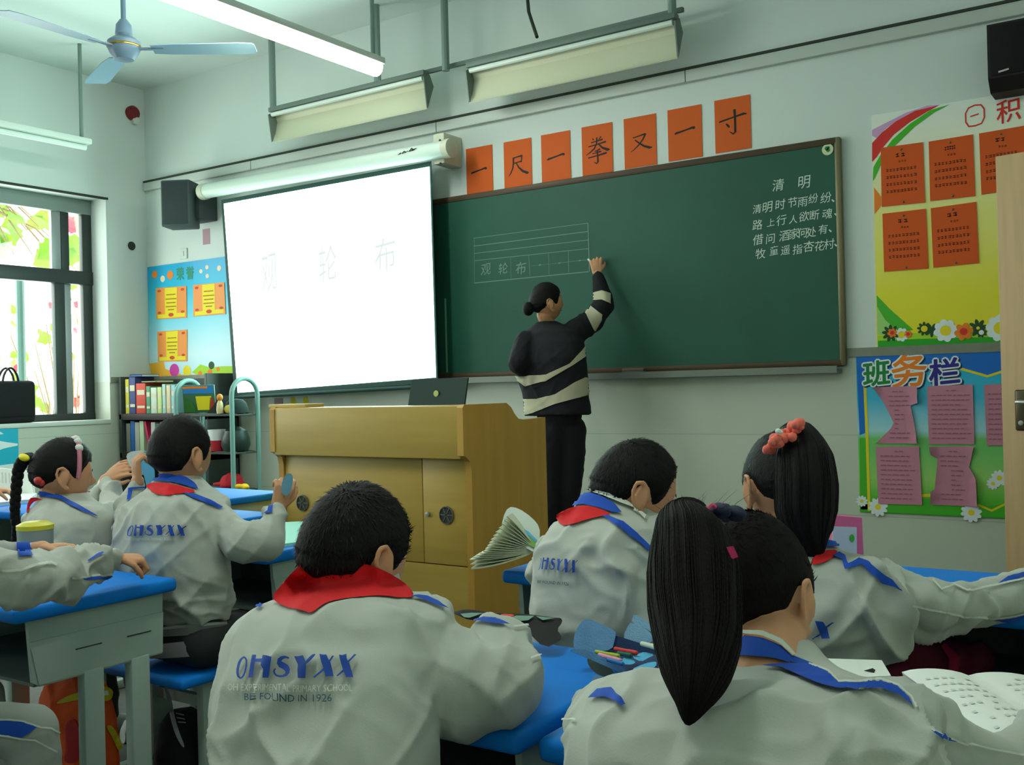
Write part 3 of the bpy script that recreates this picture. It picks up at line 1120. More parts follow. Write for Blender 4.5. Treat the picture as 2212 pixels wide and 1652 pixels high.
m_pr_purple = M('print_lilac', rgb(206, 160, 204), .6)
m_pr_red = M('print_red', rgb(214, 48, 40), .6)
m_pr_green = M('print_green', rgb(70, 178, 40), .6)
m_pr_pgreen = M('print_pale_green', rgb(160, 212, 120), .6)
m_pr_lgreen = M('print_lime', rgb(168, 212, 40), .6)
m_pr_dgreen = M('print_dark_green', rgb(30, 74, 36), .6)
m_pr_orange = M('print_orange', rgb(238, 128, 30), .6)
m_pr_white = M('print_white', rgb(226, 236, 238), .6)
m_pr_yellow = M('print_yellow', rgb(234, 214, 36), .6)
m_pr_blue = M('print_blue', rgb(16, 108, 200), .6)
m_pr_navy = M('print_navy', rgb(44, 40, 136), .6)
m_pr_mag = M('print_magenta', rgb(206, 60, 160), .6)
m_pr_cyan = M('print_sky', rgb(120, 204, 232), .6)
m_pr_shadow = M('print_shadow', rgb(20, 40, 70), .6)

YZ0, YZ1 = 1.304, 2.507
pm = ramp_mat('yellow_poster_print', [(0, rgb(232, 222, 40)), (.22, rgb(234, 224, 56)), (.55, rgb(234, 228, 130)), (.8, rgb(232, 234, 200)), (1, rgb(228, 236, 226))], 2, 0, YZ1 - YZ0, .3)
po = poster('class_poster', 'large yellow and cream poster with rainbow and flowers right of the chalkboard', -1.38, .1, YZ0, YZ1, pm)
a2 = (1560, 200, 2.664)
print_part('lilac_arc', [[(862, 248), (862, 215), (960, 165), (1060, 115), (1180, 75), (1255, 70), (1100, 120), (950, 200), (890, 262)]], *a2, .0006, m_pr_purple, po)
print_part('red_arc', [[(863, 400), (863, 290), (920, 230), (1000, 165), (1110, 105), (1250, 72), (1180, 110), (1080, 170), (990, 240), (930, 310), (890, 370)]], *a2, .0010, m_pr_red, po)
print_part('green_arc', [[(867, 510), (870, 430), (910, 360), (980, 270), (1080, 180), (1200, 100), (1310, 68), (1220, 115), (1110, 195), (1000, 300), (920, 400), (880, 490)]], *a2, .0014, m_pr_green, po)
print_part('orange_leaf', [[(874, 545), (915, 600), (915, 650), (877, 700)]], *a2, .0010, m_pr_orange, po)
print_part('pale_corner', [[(891, 1230), (990, 1345), (1000, 1390), (896, 1395)]], *a2, .0006, m_pr_pgreen, po)
print_part('green_sweep', [[(889, 1165), (960, 1240), (1100, 1365), (1020, 1375), (940, 1310), (891, 1230)]], *a2, .0010, m_pr_green, po)
print_part('grass_edge', [[(897, 1398), (1100, 1385), (1608, 1372), (1800, 1366), (1800, 1410), (1608, 1418), (897, 1432)]], *a2, .0012, m_pr_lgreen, po)
print_part('grass_strip', [[(897, 1428), (1100, 1418), (1608, 1404), (1800, 1400), (1800, 1432), (1608, 1440), (897, 1469)]], *a2, .0016, M('print_grass', rgb(40, 160, 36), .6), po)
FLW = []
g8 = lambda x, y: (1860 + x / 6.284, 640 + y / 6.284)
FLW.append((g8(405, 500), (.045, 9, 3, 0, .018, .002)))
FLW.append((g8(425, 495), (.025, 6, 1, 2, .010, .0034)))
FLW.append((g8(550, 520), (.036, 8, 4, 5, .018, .0022)))
FLW.append((g8(640, 512), (.02, 6, 1, 2, .009, .0036)))
FLW.append((g8(860, 440), (.036, 9, 3, 5, .016, .0022)))
FLW.append((g8(960, 460), (.036, 7, 3, 3, .006, .002)))
FLW.append((g8(1148, 465), (.058, 8, 4, 5, .026, .003)))
FLW.append((g8(1395, 478), (.045, 6, 1, 2, .018, .0038)))
FLW.append((g8(1590, 430), (.045, 8, 3, 5, .008, .002)))
FLW.append((g8(1635, 490), (.026, 8, 3, 4, .012, .0026)))
FLW.append((g8(1890, 430), (.066, 9, 4, 5, .03, .003)))
for (x, y), a in FLW:
    mb = MB()
    flower_print(mb, x, y, *a, pr=.2 if a[2] == 3 else .34)
    mb.build('printed_flower', [m_pr_dgreen, m_pr_orange, m_pr_red, m_pr_dgreen, m_pr_white, m_pr_yellow], po, smooth=None)
mb = MB()
c = PY(2106, 251, WY - .008)
strokes(mb, [[(.5, .98, .07), (.2, .92, .07), (.06, .7, .07), (.06, .3, .07), (.2, .06, .07), (.5, .02, .07), (.8, .06, .07), (.94, .3, .07), (.94, .7, .07), (.8, .92, .07), (.5, .98, .07)], [(.28, .5, .06), (.68, .53, .06)]], c - Vector((.048, 0, .054)), (.096, 0, .01), (0, 0, .105))
c = PY(2180, 240, WY - .008)
flat_text(mb, '积', c - Vector((.055, 0, .058)), (.105, 0, .012), (0, 0, .11), 0, .001, Vector((0, -.0015, 0)))
mb.build('red_title', m_pr_red, po, smooth=None)

m_sheet = M('orange_sheet', rgb(214, 88, 26), .75)
m_smudge = M('printed_text', rgb(120, 52, 22), .8)
m_smudge2 = M('printed_title', rgb(70, 36, 22), .8)
m_pin = M('pin_head', rgb(120, 110, 90), .4, metal=.5)
SHEETS = [([(912, 318), (1155, 285), (1168, 632), (918, 657)], 'upper left of the five pinned on the yellow poster', 0),
          ([(1188, 282), (1443, 240), (1457, 595), (1197, 624)], 'upper row second from the left on the yellow poster', 1),
          ([(1478, 235), (1738, 190), (1752, 548), (1492, 587)], 'upper row far right on the yellow poster, half behind the door', 2),
          ([(922, 697), (1172, 668), (1187, 1012), (932, 1030)], 'lower row left on the yellow poster', 3),
          ([(1200, 665), (1462, 628), (1478, 980), (1215, 1007)], 'lower row right on the yellow poster', 4)]
rng = random.Random(8)
for pts, od, k in SHEETS:
    y = WY - .0125
    q = [PY(a, b, y) for a, b in cz(pts, *a2)]
    mb = MB().prism(q, (0, .0015, 0))
    sh = mb.build('poem_sheet', m_sheet, smooth=None)
    tag(sh, 'orange printed sheet, ' + od, 'paper', 'orange sheets on the yellow poster')
    tl, tr2, br, bl = q
    mb = MB()
    at = lambda u, v: tl.lerp(tr2, u).lerp(bl.lerp(br, u), v)

    def bits(v, u0, u1, n, h, mi):
        du_ = (u1 - u0) / n
        for i in range(n):
            uu = u0 + du_ * i
            w = du_ * rng.uniform(.6, .85)
            j = rng.uniform(-.006, .006)
            for dv2 in (-.5, .15):
                flat_poly(mb, [at(uu, v + j + h * dv2), at(uu + w, v + j + h * dv2), at(uu + w * rng.uniform(.6, 1), v + j + h * (dv2 + .28)), at(uu, v + j + h * (dv2 + .28))], mi)
            um = uu + w * rng.uniform(.3, .6)
            flat_poly(mb, [at(um, v - h / 2), at(um + w * .22, v - h / 2), at(um + w * .22, v + h / 2), at(um, v + h / 2)], mi)
    bits(.16, .36, .62, 2 if k != 1 else 5, .06, 1)
    bits(.27, .42, .62, 3, .03, 0)
    for v in (.40, .52, .64, .76):
        bits(v, .12, .85, 9, .045, 0)
    mb.build('printed_lines', [m_smudge, m_smudge2], sh, smooth=None)
    for u, v in ((.48, .07), (.5, .955)):
        MB().lathe([(.006, 0), (.005, .004), (.001, .006)], at(u, v), (0, -1, 0), 10).build('pin', m_pin, sh)

# blue duty poster
BPZ0, BPZ1 = .455, 1.268
pm = ramp_mat('duty_poster_print', [(0, rgb(60, 170, 40)), (.1, rgb(96, 190, 60)), (.22, rgb(158, 212, 110)), (.40, rgb(120, 200, 110)), (.47, rgb(120, 200, 110)), (.52, rgb(170, 218, 226)), (.72, rgb(70, 186, 222)), (.9, rgb(40, 176, 216)), (1, rgb(30, 160, 210))], 2, 0, BPZ1 - BPZ0, .35)
a3 = (1800, 740, 3.303)
po = poster('duty_poster', 'blue and green meadow poster with three bold title characters below the yellow one', -1.49, .1, BPZ0, BPZ1, pm)
print_part('blue_top', [[(165, 102), (1205, 64), (1500, 52), (1500, 110), (1205, 195), (1100, 236), (900, 180), (620, 165), (215, 200), (222, 300), (240, 640), (188, 660)]], *a3, .0006, m_pr_blue, po)
print_part('green_margin', [[(188, 680), (240, 680), (255, 1190), (192, 1190)]], *a3, .0008, m_pr_green, po)
print_part('grass_strip', [[(196, 1150), (400, 1165), (640, 1110), (700, 1110), (1000, 1180), (1228, 1150), (1228, 1242), (196, 1206)]], *a3, .0008, m_pr_green, po)
for rb in (ribbon([(225, 290), (242, 700), (256, 1195)], 20), ribbon([(250, 1192), (390, 1158)], 18), ribbon([(630, 1092), (700, 1087)], 22), ribbon([(1028, 1153), (1130, 1198), (1230, 1150)], 16), ribbon([(600, 170), (730, 160)], 18), ribbon([(890, 180), (1100, 240), (1212, 204), (1330, 170)], 18)):
    print_part('yellow_line', [rb], *a3, .0012, m_pr_yellow, po)
mb = MB()
for s, x, y, w, h, mi in (('班', 308, 226, .13, .125, 0), ('务', 540, 205, .165, .165, 1), ('栏', 793, 217, .14, .13, 2)):
    c = PY(*cz([(x, y)], *a3)[0], WY - .008)
    for b, mm, lf, dx in ((.0125, 4, .0014, .006), (.0115, 3, .0020, 0), (.0035, mi, .0028, 0)):
        g = 0
        flat_text(mb, s, c + Vector((dx - w / 2 - g * 2, 0, -h / 2 - g * 2 - dx)), (w + g * 4, 0, .012), (0, 0, h + g * 4), mm, b, Vector((0, -lf, 0)))
mb.build('title_characters', [M('title_green', rgb(24, 130, 60), .6), m_pr_orange, m_pr_navy, m_pr_white, m_pr_shadow], po, smooth=None)
for x, y, r in ((985, 1212, .05), (320, 1172, .05), (205, 1130, .03), (1185, 965, .04), (1140, 1005, .03)):
    mb = MB()
    flower_print(mb, *cz([(x, y)], *a3)[0], r, 10, 0, 1, r * .3, .0016, pr=.24)
    mb.build('printed_daisy', [m_pr_white, m_pr_yellow], po, smooth=None)

m_pink = M('pink_paper', rgb(196, 132, 152), .8)
m_pinktx = M('pink_paper_print', rgb(158, 100, 122), .8)
NOTES = [([(290, 318), (602, 308), (605, 430), (552, 448), (580, 580), (605, 720), (305, 720), (412, 610), (430, 570), (360, 430)], 'with both sides curled in, upper left on the blue poster', (.30, .86)),
         ([(668, 310), (995, 298), (1008, 725), (683, 725)], 'lying flat, upper middle on the blue poster', (.05, .95)),
         ([(1075, 300), (1360, 284), (1375, 728), (1095, 735)], 'cut off by the door edge, upper right on the blue poster', (.05, .95)),
         ([(303, 742), (612, 738), (635, 1158), (322, 1150)], 'lying flat, lower left on the blue poster', (.06, .92)),
         ([(688, 742), (1005, 738), (970, 890), (1020, 970), (1030, 1170), (695, 1155), (700, 1060), (725, 1045), (745, 830), (700, 800)], 'with a ragged curled outline, lower middle on the blue poster', (.2, .8))]
for k, (pts, od, (u0, u1)) in enumerate(NOTES):
    y = WY - .013
    poly = [tuple(p) for p in cz(pts, *a3)]
    v, f = tri_fill(poly, 6)
    bm = bmesh.new()
    xs = [p[0] for p in v]
    xm, xw = (min(xs) + max(xs)) / 2, (max(xs) - min(xs)) / 2
    bvv = []
    for px, py in v:
        p = PY(px, py, y)
        e = abs(px - xm) / xw
        cur = .02 * max(0, e - .45) ** 2 * (3 if k in (0, 4) else .4) * (1 + noise.noise(Vector((px * .05, py * .05, k))))
        bvv.append(p + Vector((0, -cur, 0)))
    top = [bm.verts.new(p) for p in bvv]
    for ff in f:
        bm.faces.new([top[i] for i in ff])
    bmesh.ops.recalc_face_normals(bm, faces=bm.faces[:])
    mbn = MB()
    mbn.bm.free()
    mbn.bm = bm
    nt_ = mbn.build('duty_notice', m_pink, smooth=40)
    tag(nt_, 'pink printed notice ' + od, 'paper', 'pink notices on the blue poster')
    mb = MB()
    q = [PY(a, b, y) for a, b in poly]
    zmin, zmax = min(p.z for p in q), max(p.z for p in q)
    xmin, xmax = min(p.x for p in q), max(p.x for p in q)
    rng = random.Random(k)
    for r in range(11):
        z = zmax - (zmax - zmin) * (.1 + .08 * r)
        a_, b_ = (u0, u1) if r else (.38, .66)
        if k in (0, 4) and r in (4, 5, 6, 7, 8):
            a_, b_ = .42, .74
        xx = xmin + (xmax - xmin) * (a_ + .04)
        xe = xmin + (xmax - xmin) * (b_ - .04 - (rng.random() * .2 if r else 0))
        while xx < xe:
            w = rng.uniform(.012, .03)
            flat_poly(mb, [(xx, y - .0018, z), (xx + w, y - .0018, z), (xx + w, y - .0018, z + .0045), (xx, y - .0018, z + .0045)])
            xx += w + rng.uniform(.004, .008)
    mb.build('printed_lines', m_pinktx, nt_, smooth=None)

# light blue honours poster left of the screen
pa, pb = PY(318, 577, WY - .008), PY(325, 818, WY - .008)
pm = ramp_mat('honour_poster_print', [(0, rgb(190, 226, 236)), (.2, rgb(200, 232, 240)), (.55, rgb(110, 205, 226)), (.8, rgb(40, 180, 216)), (1, rgb(20, 160, 208))], 2, 0, pa.z - pb.z, .35)
a1 = (0, 400, 3.304)
po = poster('honour_poster', 'light blue poster with three gold certificates, left of the projection screen', pa.x, -6.16, pb.z, pa.z, pm)
print_part('orange_ground', [[(1066, 1272), (1170, 1258), (1180, 1310), (1300, 1352), (1700, 1350), (1700, 1384), (1080, 1386)]], *a1, .0006, M('print_sand', rgb(240, 176, 50), .6), po)
print_part('green_hill', [[(1370, 1335), (1430, 1278), (1500, 1300), (1580, 1292), (1650, 1290), (1720, 1290), (1720, 1368), (1450, 1372)]], *a1, .0010, m_pr_lgreen, po)
m_list = [m_pr_mag, m_pr_yellow, m_pr_dgreen, m_pr_orange, M('print_cream', rgb(232, 214, 190), .6), M('print_teal', rgb(40, 140, 110), .6)]
for x, y, r, mi in ((1245, 1320, .06, 0), (1335, 1326, .05, 1), (1510, 1285, .035, 2), (1430, 1345, .025, 3), (1500, 1335, .03, 3), (1558, 1312, .02, 3), (1105, 637, .035, 3), (1215, 640, .04, 3), (1162, 668, .03, 4), (1435, 614, .02, 4), (1478, 585, .02, 4), (1480, 648, .02, 4), (1565, 592, .025, 4)):
    c = PY(*cz([(x, y)], *a1)[0], WY - .008)
    mb = MB()
    flat_poly(mb, [c + Vector((math.cos(t) * r, 0, math.sin(t) * r * .9)) for t in (2 * math.pi * k / 14 for k in range(14))], 0, Vector((0, -.0015, 0)))
    mb.build('printed_picture', m_list[mi], po, smooth=None)
for s, x, y in (('荣', 1287, 632), ('誉', 1357, 626)):
    c = PY(*cz([(x, y)], *a1)[0], WY - .008)
    mb = MB()
    flat_text(mb, s, c + Vector((-.045, 0, -.05)), (.09, 0, 0), (0, 0, .1), 0, .003, Vector((0, -.0018, 0)))
    mb.build('title_character', m_list[5], po, smooth=None)
m_cert = M('certificate_orange', rgb(236, 146, 66), .5)
for pts, od in (([(1112, 735), (1330, 718), (1332, 945), (1115, 957)], 'upper left on the light blue poster'), ([(1378, 712), (1600, 692), (1610, 918), (1380, 937)], 'upper right on the light blue poster, beside the screen edge'), ([(1122, 1045), (1335, 1030), (1335, 1255), (1128, 1258)], 'lowest on the light blue poster')):
    y = WY - .0125
    tl, tr2, br, bl = [PY(a, b, y) for a, b in cz(pts, *a1)]
    at = lambda u, v: tl.lerp(tr2, u).lerp(bl.lerp(br, u), v)
    ce = MB().prism([tl, tr2, br, bl], (0, .0015, 0)).build('award_certificate', m_cert, smooth=None)
    tag(ce, 'orange and gold award certificate ' + od, 'certificate', 'certificates on the light blue poster')
    mb = MB()
    flat_poly(mb, [at(.3, .02), at(.7, .02), at(.68, .96), at(.3, .96)])
    flat_poly(mb, [at(.05, .86), at(.95, .83), at(.95, .96), at(.05, .98)], lift=Vector((0, -.0006, 0)))
    mb.build('gold_band', m_pr_yellow, ce, smooth=None)
    mb = MB()
    for v, w in ((.22, .3), (.36, .36), (.48, .3), (.6, .34), (.7, .2)):
        flat_poly(mb, [at(.5 - w / 2, v), at(.5 + w / 2, v), at(.5 + w / 2, v + .035), at(.5 - w / 2, v + .035)], 0, Vector((0, -.0016, 0)))
    mb.build('printed_text', M('cert_text', rgb(170, 120, 30), .7), ce, smooth=None)
    for u, v, r_ in ((.5, .88, .09), (.12, .8, .06), (.88, .8, .06), (.12, .1, .06), (.88, .1, .06)):
        mb = MB()
        flat_poly(mb, [at(*p) for p in disc2(u, v, r_, 10, r_ * .7)], 0, Vector((0, -.0022, 0)))
        mb.build('red_seal' if r_ > .08 else 'corner_ornament', M('cert_red', rgb(204, 80, 40), .7), ce, smooth=None)

# teal notice below the window
y0, y1 = PX(-40, 930, XL).y, PX(38, 920, XL).y
zt_, zb_ = PX(20, 918, XL).z, PX(20, 1040, XL).z
po = MB().box2((XL, y0, zb_), (XL + .006, y1, zt_)).build('wall_notice', M('print_teal_blue', rgb(30, 176, 204), .5), smooth=None)
tag(po, 'teal poster with white wave bands on the wall under the window', 'poster')
mb = MB()
for pts in ([(-40, 945), (15, 955), (38, 958), (38, 962), (10, 968), (-40, 985)], [(-40, 905 + 30), (0, 932), (8, 937), (-40, 945)], [(-40, 1010), (38, 1000), (38, 1035), (-40, 1035)]):
    flat_poly(mb, [PX(a, b, XL + .006) for a, b in pts], 0, Vector((.0012, 0, 0)))
mb.build('white_bands', m_pr_white, po, smooth=None)

# ================================================================= outside the window
m_leaf = bpy.data.materials.new('leaf_green')
m_leaf.use_nodes = True
nt = m_leaf.node_tree
b = nt.nodes['Principled BSDF']
b.inputs['Base Color'].default_value = (*rgb(88, 122, 36), 1)
b.inputs['Roughness'].default_value = .5
tl_ = nt.nodes.new('ShaderNodeBsdfTranslucent')
tl_.inputs[0].default_value = (*rgb(104, 140, 34), 1)
mxs = nt.nodes.new('ShaderNodeMixShader')
mxs.inputs[0].default_value = .5
nt.links.new(b.outputs[0], mxs.inputs[1])
nt.links.new(tl_.outputs[0], mxs.inputs[2])
nt.links.new(mxs.outputs[0], nt.nodes['Material Output'].inputs[0])
m_leaf_r = M('leaf_red', rgb(150, 40, 60), .5)
m_stem = M('plant_stem', rgb(110, 92, 60), .7)


def leaf(mb, c, size, rng, mi=0):
    a = Vector((rng.uniform(-.5, .5), rng.uniform(-1, 1), rng.uniform(-.6, .3))).normalized()
    n = Vector((1, rng.uniform(-.5, .5), rng.uniform(-.2, .9))).normalized()
    b_ = n.cross(a).normalized()
    n = a.cross(b_)
    out = [(0, 0), (.15, .28), (.32, .5), (.45, .36), (.62, .42), (.75, .2), (1, 0), (.75, -.2), (.62, -.42), (.45, -.36), (.32, -.5), (.15, -.28)]
    vs = [mb.bm.verts.new(c + a * (x * size) + b_ * (y * size) + n * (.12 * size * abs(y) - .1 * size * x * x)) for x, y in out]
    mid = [mb.bm.verts.new(c + a * (x * size) - n * (.1 * size * x * x)) for x in (.3, .6)]
    lp = vs
    for k in range(12):
        a1_, a2_ = lp[k], lp[(k + 1) % 12]
        m0 = mid[0] if k in (0, 1, 2, 9, 10, 11) else mid[1]
        f = mb.bm.faces.new((a1_, a2_, m0))
        f.material_index = mi
    for tri in ((lp[3], mid[1], mid[0]), (lp[9], mid[0], mid[1])):
        f = mb.bm.faces.new(tri)
        f.material_index = mi


rng = random.Random(12)


def plant(label, spots, x, size, n, base, red=False):
    root = empty('garden_plant', base)
    tag(root, label, 'plant')
    mb, st = MB(), MB()
    for px, py in spots:
        c = PX(px, py, x)
        st.tube([Vector(base), Vector(base).lerp(c, .6) + Vector((.05, .1, .1)), c], [.012, .009, .004], 6)
        for _ in range(n):
            q = c + Vector((rng.uniform(-.25, .25), rng.uniform(-.16, .16), rng.uniform(-.1, .1)))
            leaf(mb, q, size * rng.uniform(.6, 1.2), rng)
    mb.build('foliage', m_leaf_r if red else m_leaf, root, smooth=None)
    st.build('stem', m_stem, root)


plant('bright green broad-leaved vine hanging across the upper window panes', [(5, 450), (30, 490), (10, 520), (70, 470), (60, 500), (85, 520), (100, 540), (70, 550), (110, 515), (115, 470), (30, 550), (165, 480), (170, 590)], -8.7, .24, 2, (-8.8, 4.4, 3.0))
plant('sparse pale green shrub outside the lower window panes', [(5, 680), (15, 770), (100, 700), (110, 735), (75, 800), (95, 850), (105, 880), (85, 870), (160, 750), (170, 800), (172, 860), (75, 740)], -8.9, .13, 2, (-8.9, 5.4, 0))
plant('small red-leaved shrub seen in the narrow right window pane', [(160, 470), (152, 640), (168, 660), (160, 880), (178, 860), (5, 800), (165, 690)], -9.2, .12, 3, (-9.2, 6.2, 0), True)
mb = MB()
p = PX(46, 750, -8.3)
mb.tube([(p.x, p.y, -.2), (p.x, p.y, PX(46, 600, -8.3).z + .05)], .035, 10)
tag(mb.build('garden_pole', M('pole_teal', rgb(62, 92, 84), .5)), 'upright teal-grey pole outside the lower left window pane', 'pole')
p = PX(177, 530, -8.6)
tag(MB().box2((p.x - .04, p.y - .03, 0), (p.x + .04, p.y + .05, 3.3)).build('garden_post', M('post_beige', rgb(170, 152, 110), .7)), 'pale beige post outside the narrow right window pane', 'post')

# ================================================================= bag on the sill
c = PX(22, 905, XL - .08)
root = empty('briefcase', (XL - .1, c.y, WZ0 + .004))
tag(root, 'black soft briefcase standing on the window sill', 'bag')
ya, yb_ = PX(-70, 905, XL - .1).y, PX(72, 860, XL - .1).y
za, zb_ = WZ0 + .004, PX(40, 822, XL - .1).z
MB().box(((XL - .1), (ya + yb_) / 2, (za + zb_) / 2), (.1, yb_ - ya, zb_ - za), None, .035, seg=3).build('case', m_blackcloth, root)
for sx in (-.03, .03):
    pts = [Vector((XL - .1 + sx, PX(0, 830, XL - .1).y + (PX(36, 830, XL - .1).y - PX(0, 830, XL - .1).y) * t, zb_ - .02 + .115 * math.sin(math.pi * t) ** .6)) for t in [k / 10 for k in range(11)]]
    MB().tube(pts, .009, 8).build('handle', m_black, root)
MB().box((XL - .047, (ya + yb_) / 2 + .02, (za + zb_) / 2 - .03), (.012, (yb_ - ya) * .8, (zb_ - za) * .5), None, .004).build('front_pocket', m_blackcloth, root)

# ================================================================= shelves at the front left
m_shelf = M('shelf_dark_green', rgb(52, 62, 58), .5)
m_shelf2 = M('shelf_dark_wood', rgb(46, 36, 36), .6)
SX0, SX1 = XL + .04, -6.2
SYF, SYB = 5.12, 5.42
root = empty('bookcase', ((SX0 + SX1) / 2, 5.27, 0))
tag(root, 'dark metal bookcase full of books in the corner by the window', 'bookcase')
SZ = [.1, .4, .70, 1.01]
BT = [z + .001 for z in SZ]
mb = MB()
for z in SZ:
    mb.box2((SX0, SYF, z - .05), (SX1, SYB, z), bev=.004)
mb.build('shelf_boards', m_shelf2, root)
for x in (SX0, SX1 - .03):
    MB().box2((x, SYF, 0), (x + .03, SYB, 1.31), bev=.004).build('side_panel', m_shelf, root)
MB().box2((SX0, SYB - .012, .05), (SX1, SYB, 1.28)).build('back_panel', m_shelf, root)

s7 = lambda x: 240 + x / 4.858
t7 = lambda y: 780 + y / 4.858
BOOKS = [(165, 205, 190, (196, 186, 60), 'thin yellow book at the far left of the top shelf'), (206, 272, 168, (56, 70, 120), 'thick navy book second on the top shelf'), (276, 378, 232, (196, 66, 46), 'broad red book on the top shelf'),
         (382, 428, 262, (76, 140, 104), 'green book right of the broad red one'), (431, 496, 276, (196, 206, 190), 'off-white book between the green and the pale lime one'), (500, 548, 272, (186, 206, 130), 'pale lime book on the top shelf'),
         (551, 590, 240, (160, 200, 190), 'pale cyan book on the top shelf'), (593, 640, 252, (214, 190, 150), 'cream book near the right end of the top shelf'), (643, 690, 250, (140, 186, 190), 'grey-blue book at the right end of the top shelf')]
for x0, x1, yt, col, lab in BOOKS:
    a, b = PY(s7(x0), t7(500), SYF + .03), PY(s7(x1), t7(500), SYF + .03)
    zt_ = PY(s7((x0 + x1) / 2), t7(yt), SYF + .03).z
    root = empty('book', ((a.x + b.x) / 2, SYF + .12, BT[3]))
    tag(root, lab, 'book', 'books on the top shelf')
    mc = M('cover_%d_%d_%d' % col, rgb(*col), .6)
    w = b.x - a.x - .003
    x = a.x
    mb = MB().box2((x, SYF + .02, BT[3]), (x + .004, SYF + .2, zt_))
    mb.box2((x + w - .004, SYF + .02, BT[3]), (x + w, SYF + .2, zt_))
    mb.box2((x, SYF + .02, BT[3]), (x + w, SYF + .027, zt_), bev=.002)
    mb.build('cover', mc, root)
    MB().box2((x + .004, SYF + .027, BT[3] + .004), (x + w - .004, SYF + .194, zt_ - .005)).build('page_block', m_paper, root)
    for f0, f1 in ((.62, .78), (.18, .26)):
        MB().box2((x + w * .12, SYF + .0192, BT[3] + (zt_ - BT[3]) * f0), (x + w * .88, SYF + .02, BT[3] + (zt_ - BT[3]) * f1)).build('spine_label', M('spine_label', rgb(206, 200, 170), .7), root, smooth=None)
for lab, x0, x1, y, h, col in (('flat blue book lying on top of the leftmost upright books', 205, 330, 168, .02, (50, 90, 150)), ('flat yellowish book lying on the red and green books', 330, 480, 226, .014, (190, 176, 100))):
    a, b = PY(s7(x0), t7(y), SYF + .04), PY(s7(x1), t7(y), SYF + .04)
    root = empty('book', ((a.x + b.x) / 2, SYF + .1, a.z))
    tag(root, lab, 'book', 'books on the top shelf')
    mc = M('cover_%d_%d_%d' % col, rgb(*col), .6)
    z0 = a.z
    MB().box2((a.x, SYF + .03, z0), (b.x, SYF + .2, z0 + .004)).box2((a.x, SYF + .03, z0 + h - .004), (b.x, SYF + .2, z0 + h)).box2((a.x, SYF + .03, z0), (b.x, SYF + .035, z0 + h)).build('cover', mc, root)
    MB().box2((a.x + .003, SYF + .035, z0 + .004), (b.x - .003, SYF + .195, z0 + h - .004)).build('page_block', m_paper, root)
x = SX0 + .05
LOW = [('grey book at the left end of the second shelf', .05, .23, (120, 122, 116), 0), ('blue book second on the second shelf', .05, .25, (40, 96, 160), 0), ('pale grey book third on the second shelf', .055, .24, (160, 160, 150), 0), ('white and green book on the second shelf', .05, .25, (176, 196, 160), 0), ('slanted crimson book on the second shelf', .022, .25, (186, 40, 80), 1), ('light grey book right of the slanted crimson one', .05, .24, (176, 176, 170), 0), ('dark green book farther right on the second shelf', .05, .23, (60, 100, 80), 0), ('tan book at the right end of the second shelf', .05, .24, (170, 150, 110), 0)]
for lab, w, h, col, til in LOW:
    root = empty('book', (x + w / 2, SYF + .12, BT[2]))
    tag(root, lab, 'book', 'books on the second shelf')
    rot = Matrix.Rotation(R_(-14), 3, 'Y') if til else None
    ctr = Vector((x + w / 2 + (.03 if til else 0), SYF + .12, BT[2] + h / 2))
    mc = M('cover_%d_%d_%d' % col, rgb(*col), .6)
    mb = MB()
    rm = rot or Matrix.Identity(3)
    for dx in (-w / 2 + .002, w / 2 - .002):
        mb.box(ctr + rm @ Vector((dx, 0, 0)), (.004, .18, h), rot)
    mb.box(ctr + Vector((0, -.088, 0)), (w, .005, h), rot)
    mb.build('cover', mc, root)
    MB().box(ctr, (w - .009, .168, h - .012), rot).build('page_block', m_paper, root)
    x += w + .006 + (.06 if til else 0)

# rack with arched tube ends
m_tubeg = M('rack_tube', rgb(120, 160, 154), .4)
m_rshelf = M('rack_shelf', rgb(62, 72, 66), .6)
RX0, RX1, RY0, RY1 = -6.09, -5.50, 4.75, 4.98
root = empty('display_rack', ((RX0 + RX1) / 2, 4.87, 0))
tag(root, 'grey tube rack with two arched ends below the left edge of the screen', 'rack')
for x in (RX0, RX1):
    rr = (RY1 - RY0) / 2
    ym = (RY0 + RY1) / 2
    zt_ = 1.255 - rr
    pts = [(x, RY0, 0), (x, RY0, .6), (x, RY0, zt_)] + [(x, ym - rr * math.cos(t), zt_ + rr * math.sin(t)) for t in [math.pi * k / 12 for k in range(1, 12)]] + [(x, RY1, zt_), (x, RY1, .6), (x, RY1, 0)]
    MB().tube(pts, .017, 10).build('arched_frame', m_tubeg, root)
RZ = [.12, .49, .752, 1.015]
for z in RZ:
    mb = MB().box2((RX0, RY0, z - .018), (RX1, RY1, z - .006), bev=.003)
    for k in range(3):
        y = RY0 + (RY1 - RY0) * (k + .5) / 3
        mb.tube([(RX0, y, z - .004), (RX1, y, z - .004)], .004, 6)
    mb.build('rack_shelf', m_rshelf, root)
zz = RZ[3]
# things on the rack
a = Vector((RX0 + .04, 0, 0))
root = empty('picture_book', (RX0 + .11, 4.84, zz))
tag(root, 'colourful picture book propped up inside the left arch of the rack', 'book')
rt = Matrix.Rotation(R_(32), 3, 'Z') @ Matrix.Rotation(R_(8), 3, 'X')
bc = Vector((RX0 + .12, 4.86, zz + .105))
MB().box(bc, (.23, .016, .2), rt, .002).build('cover', M('pb_green', rgb(60, 110, 80), .5), root)
mb = MB()
fr = lambda u, v: bc + rt @ Vector((u * .23, -.0092, v * .2))
flat_poly(mb, [fr(-.48, .2), fr(.48, .2), fr(.48, .48), fr(-.48, .48)], 0)
flat_poly(mb, [fr(-.48, .38), fr(.3, .38), fr(.3, .46), fr(-.48, .46)], 1, Vector((0, -.002, 0)))
flat_poly(mb, [fr(-.05, -.4), fr(.35, -.4), fr(.4, .1), fr(-.1, .1)], 2)
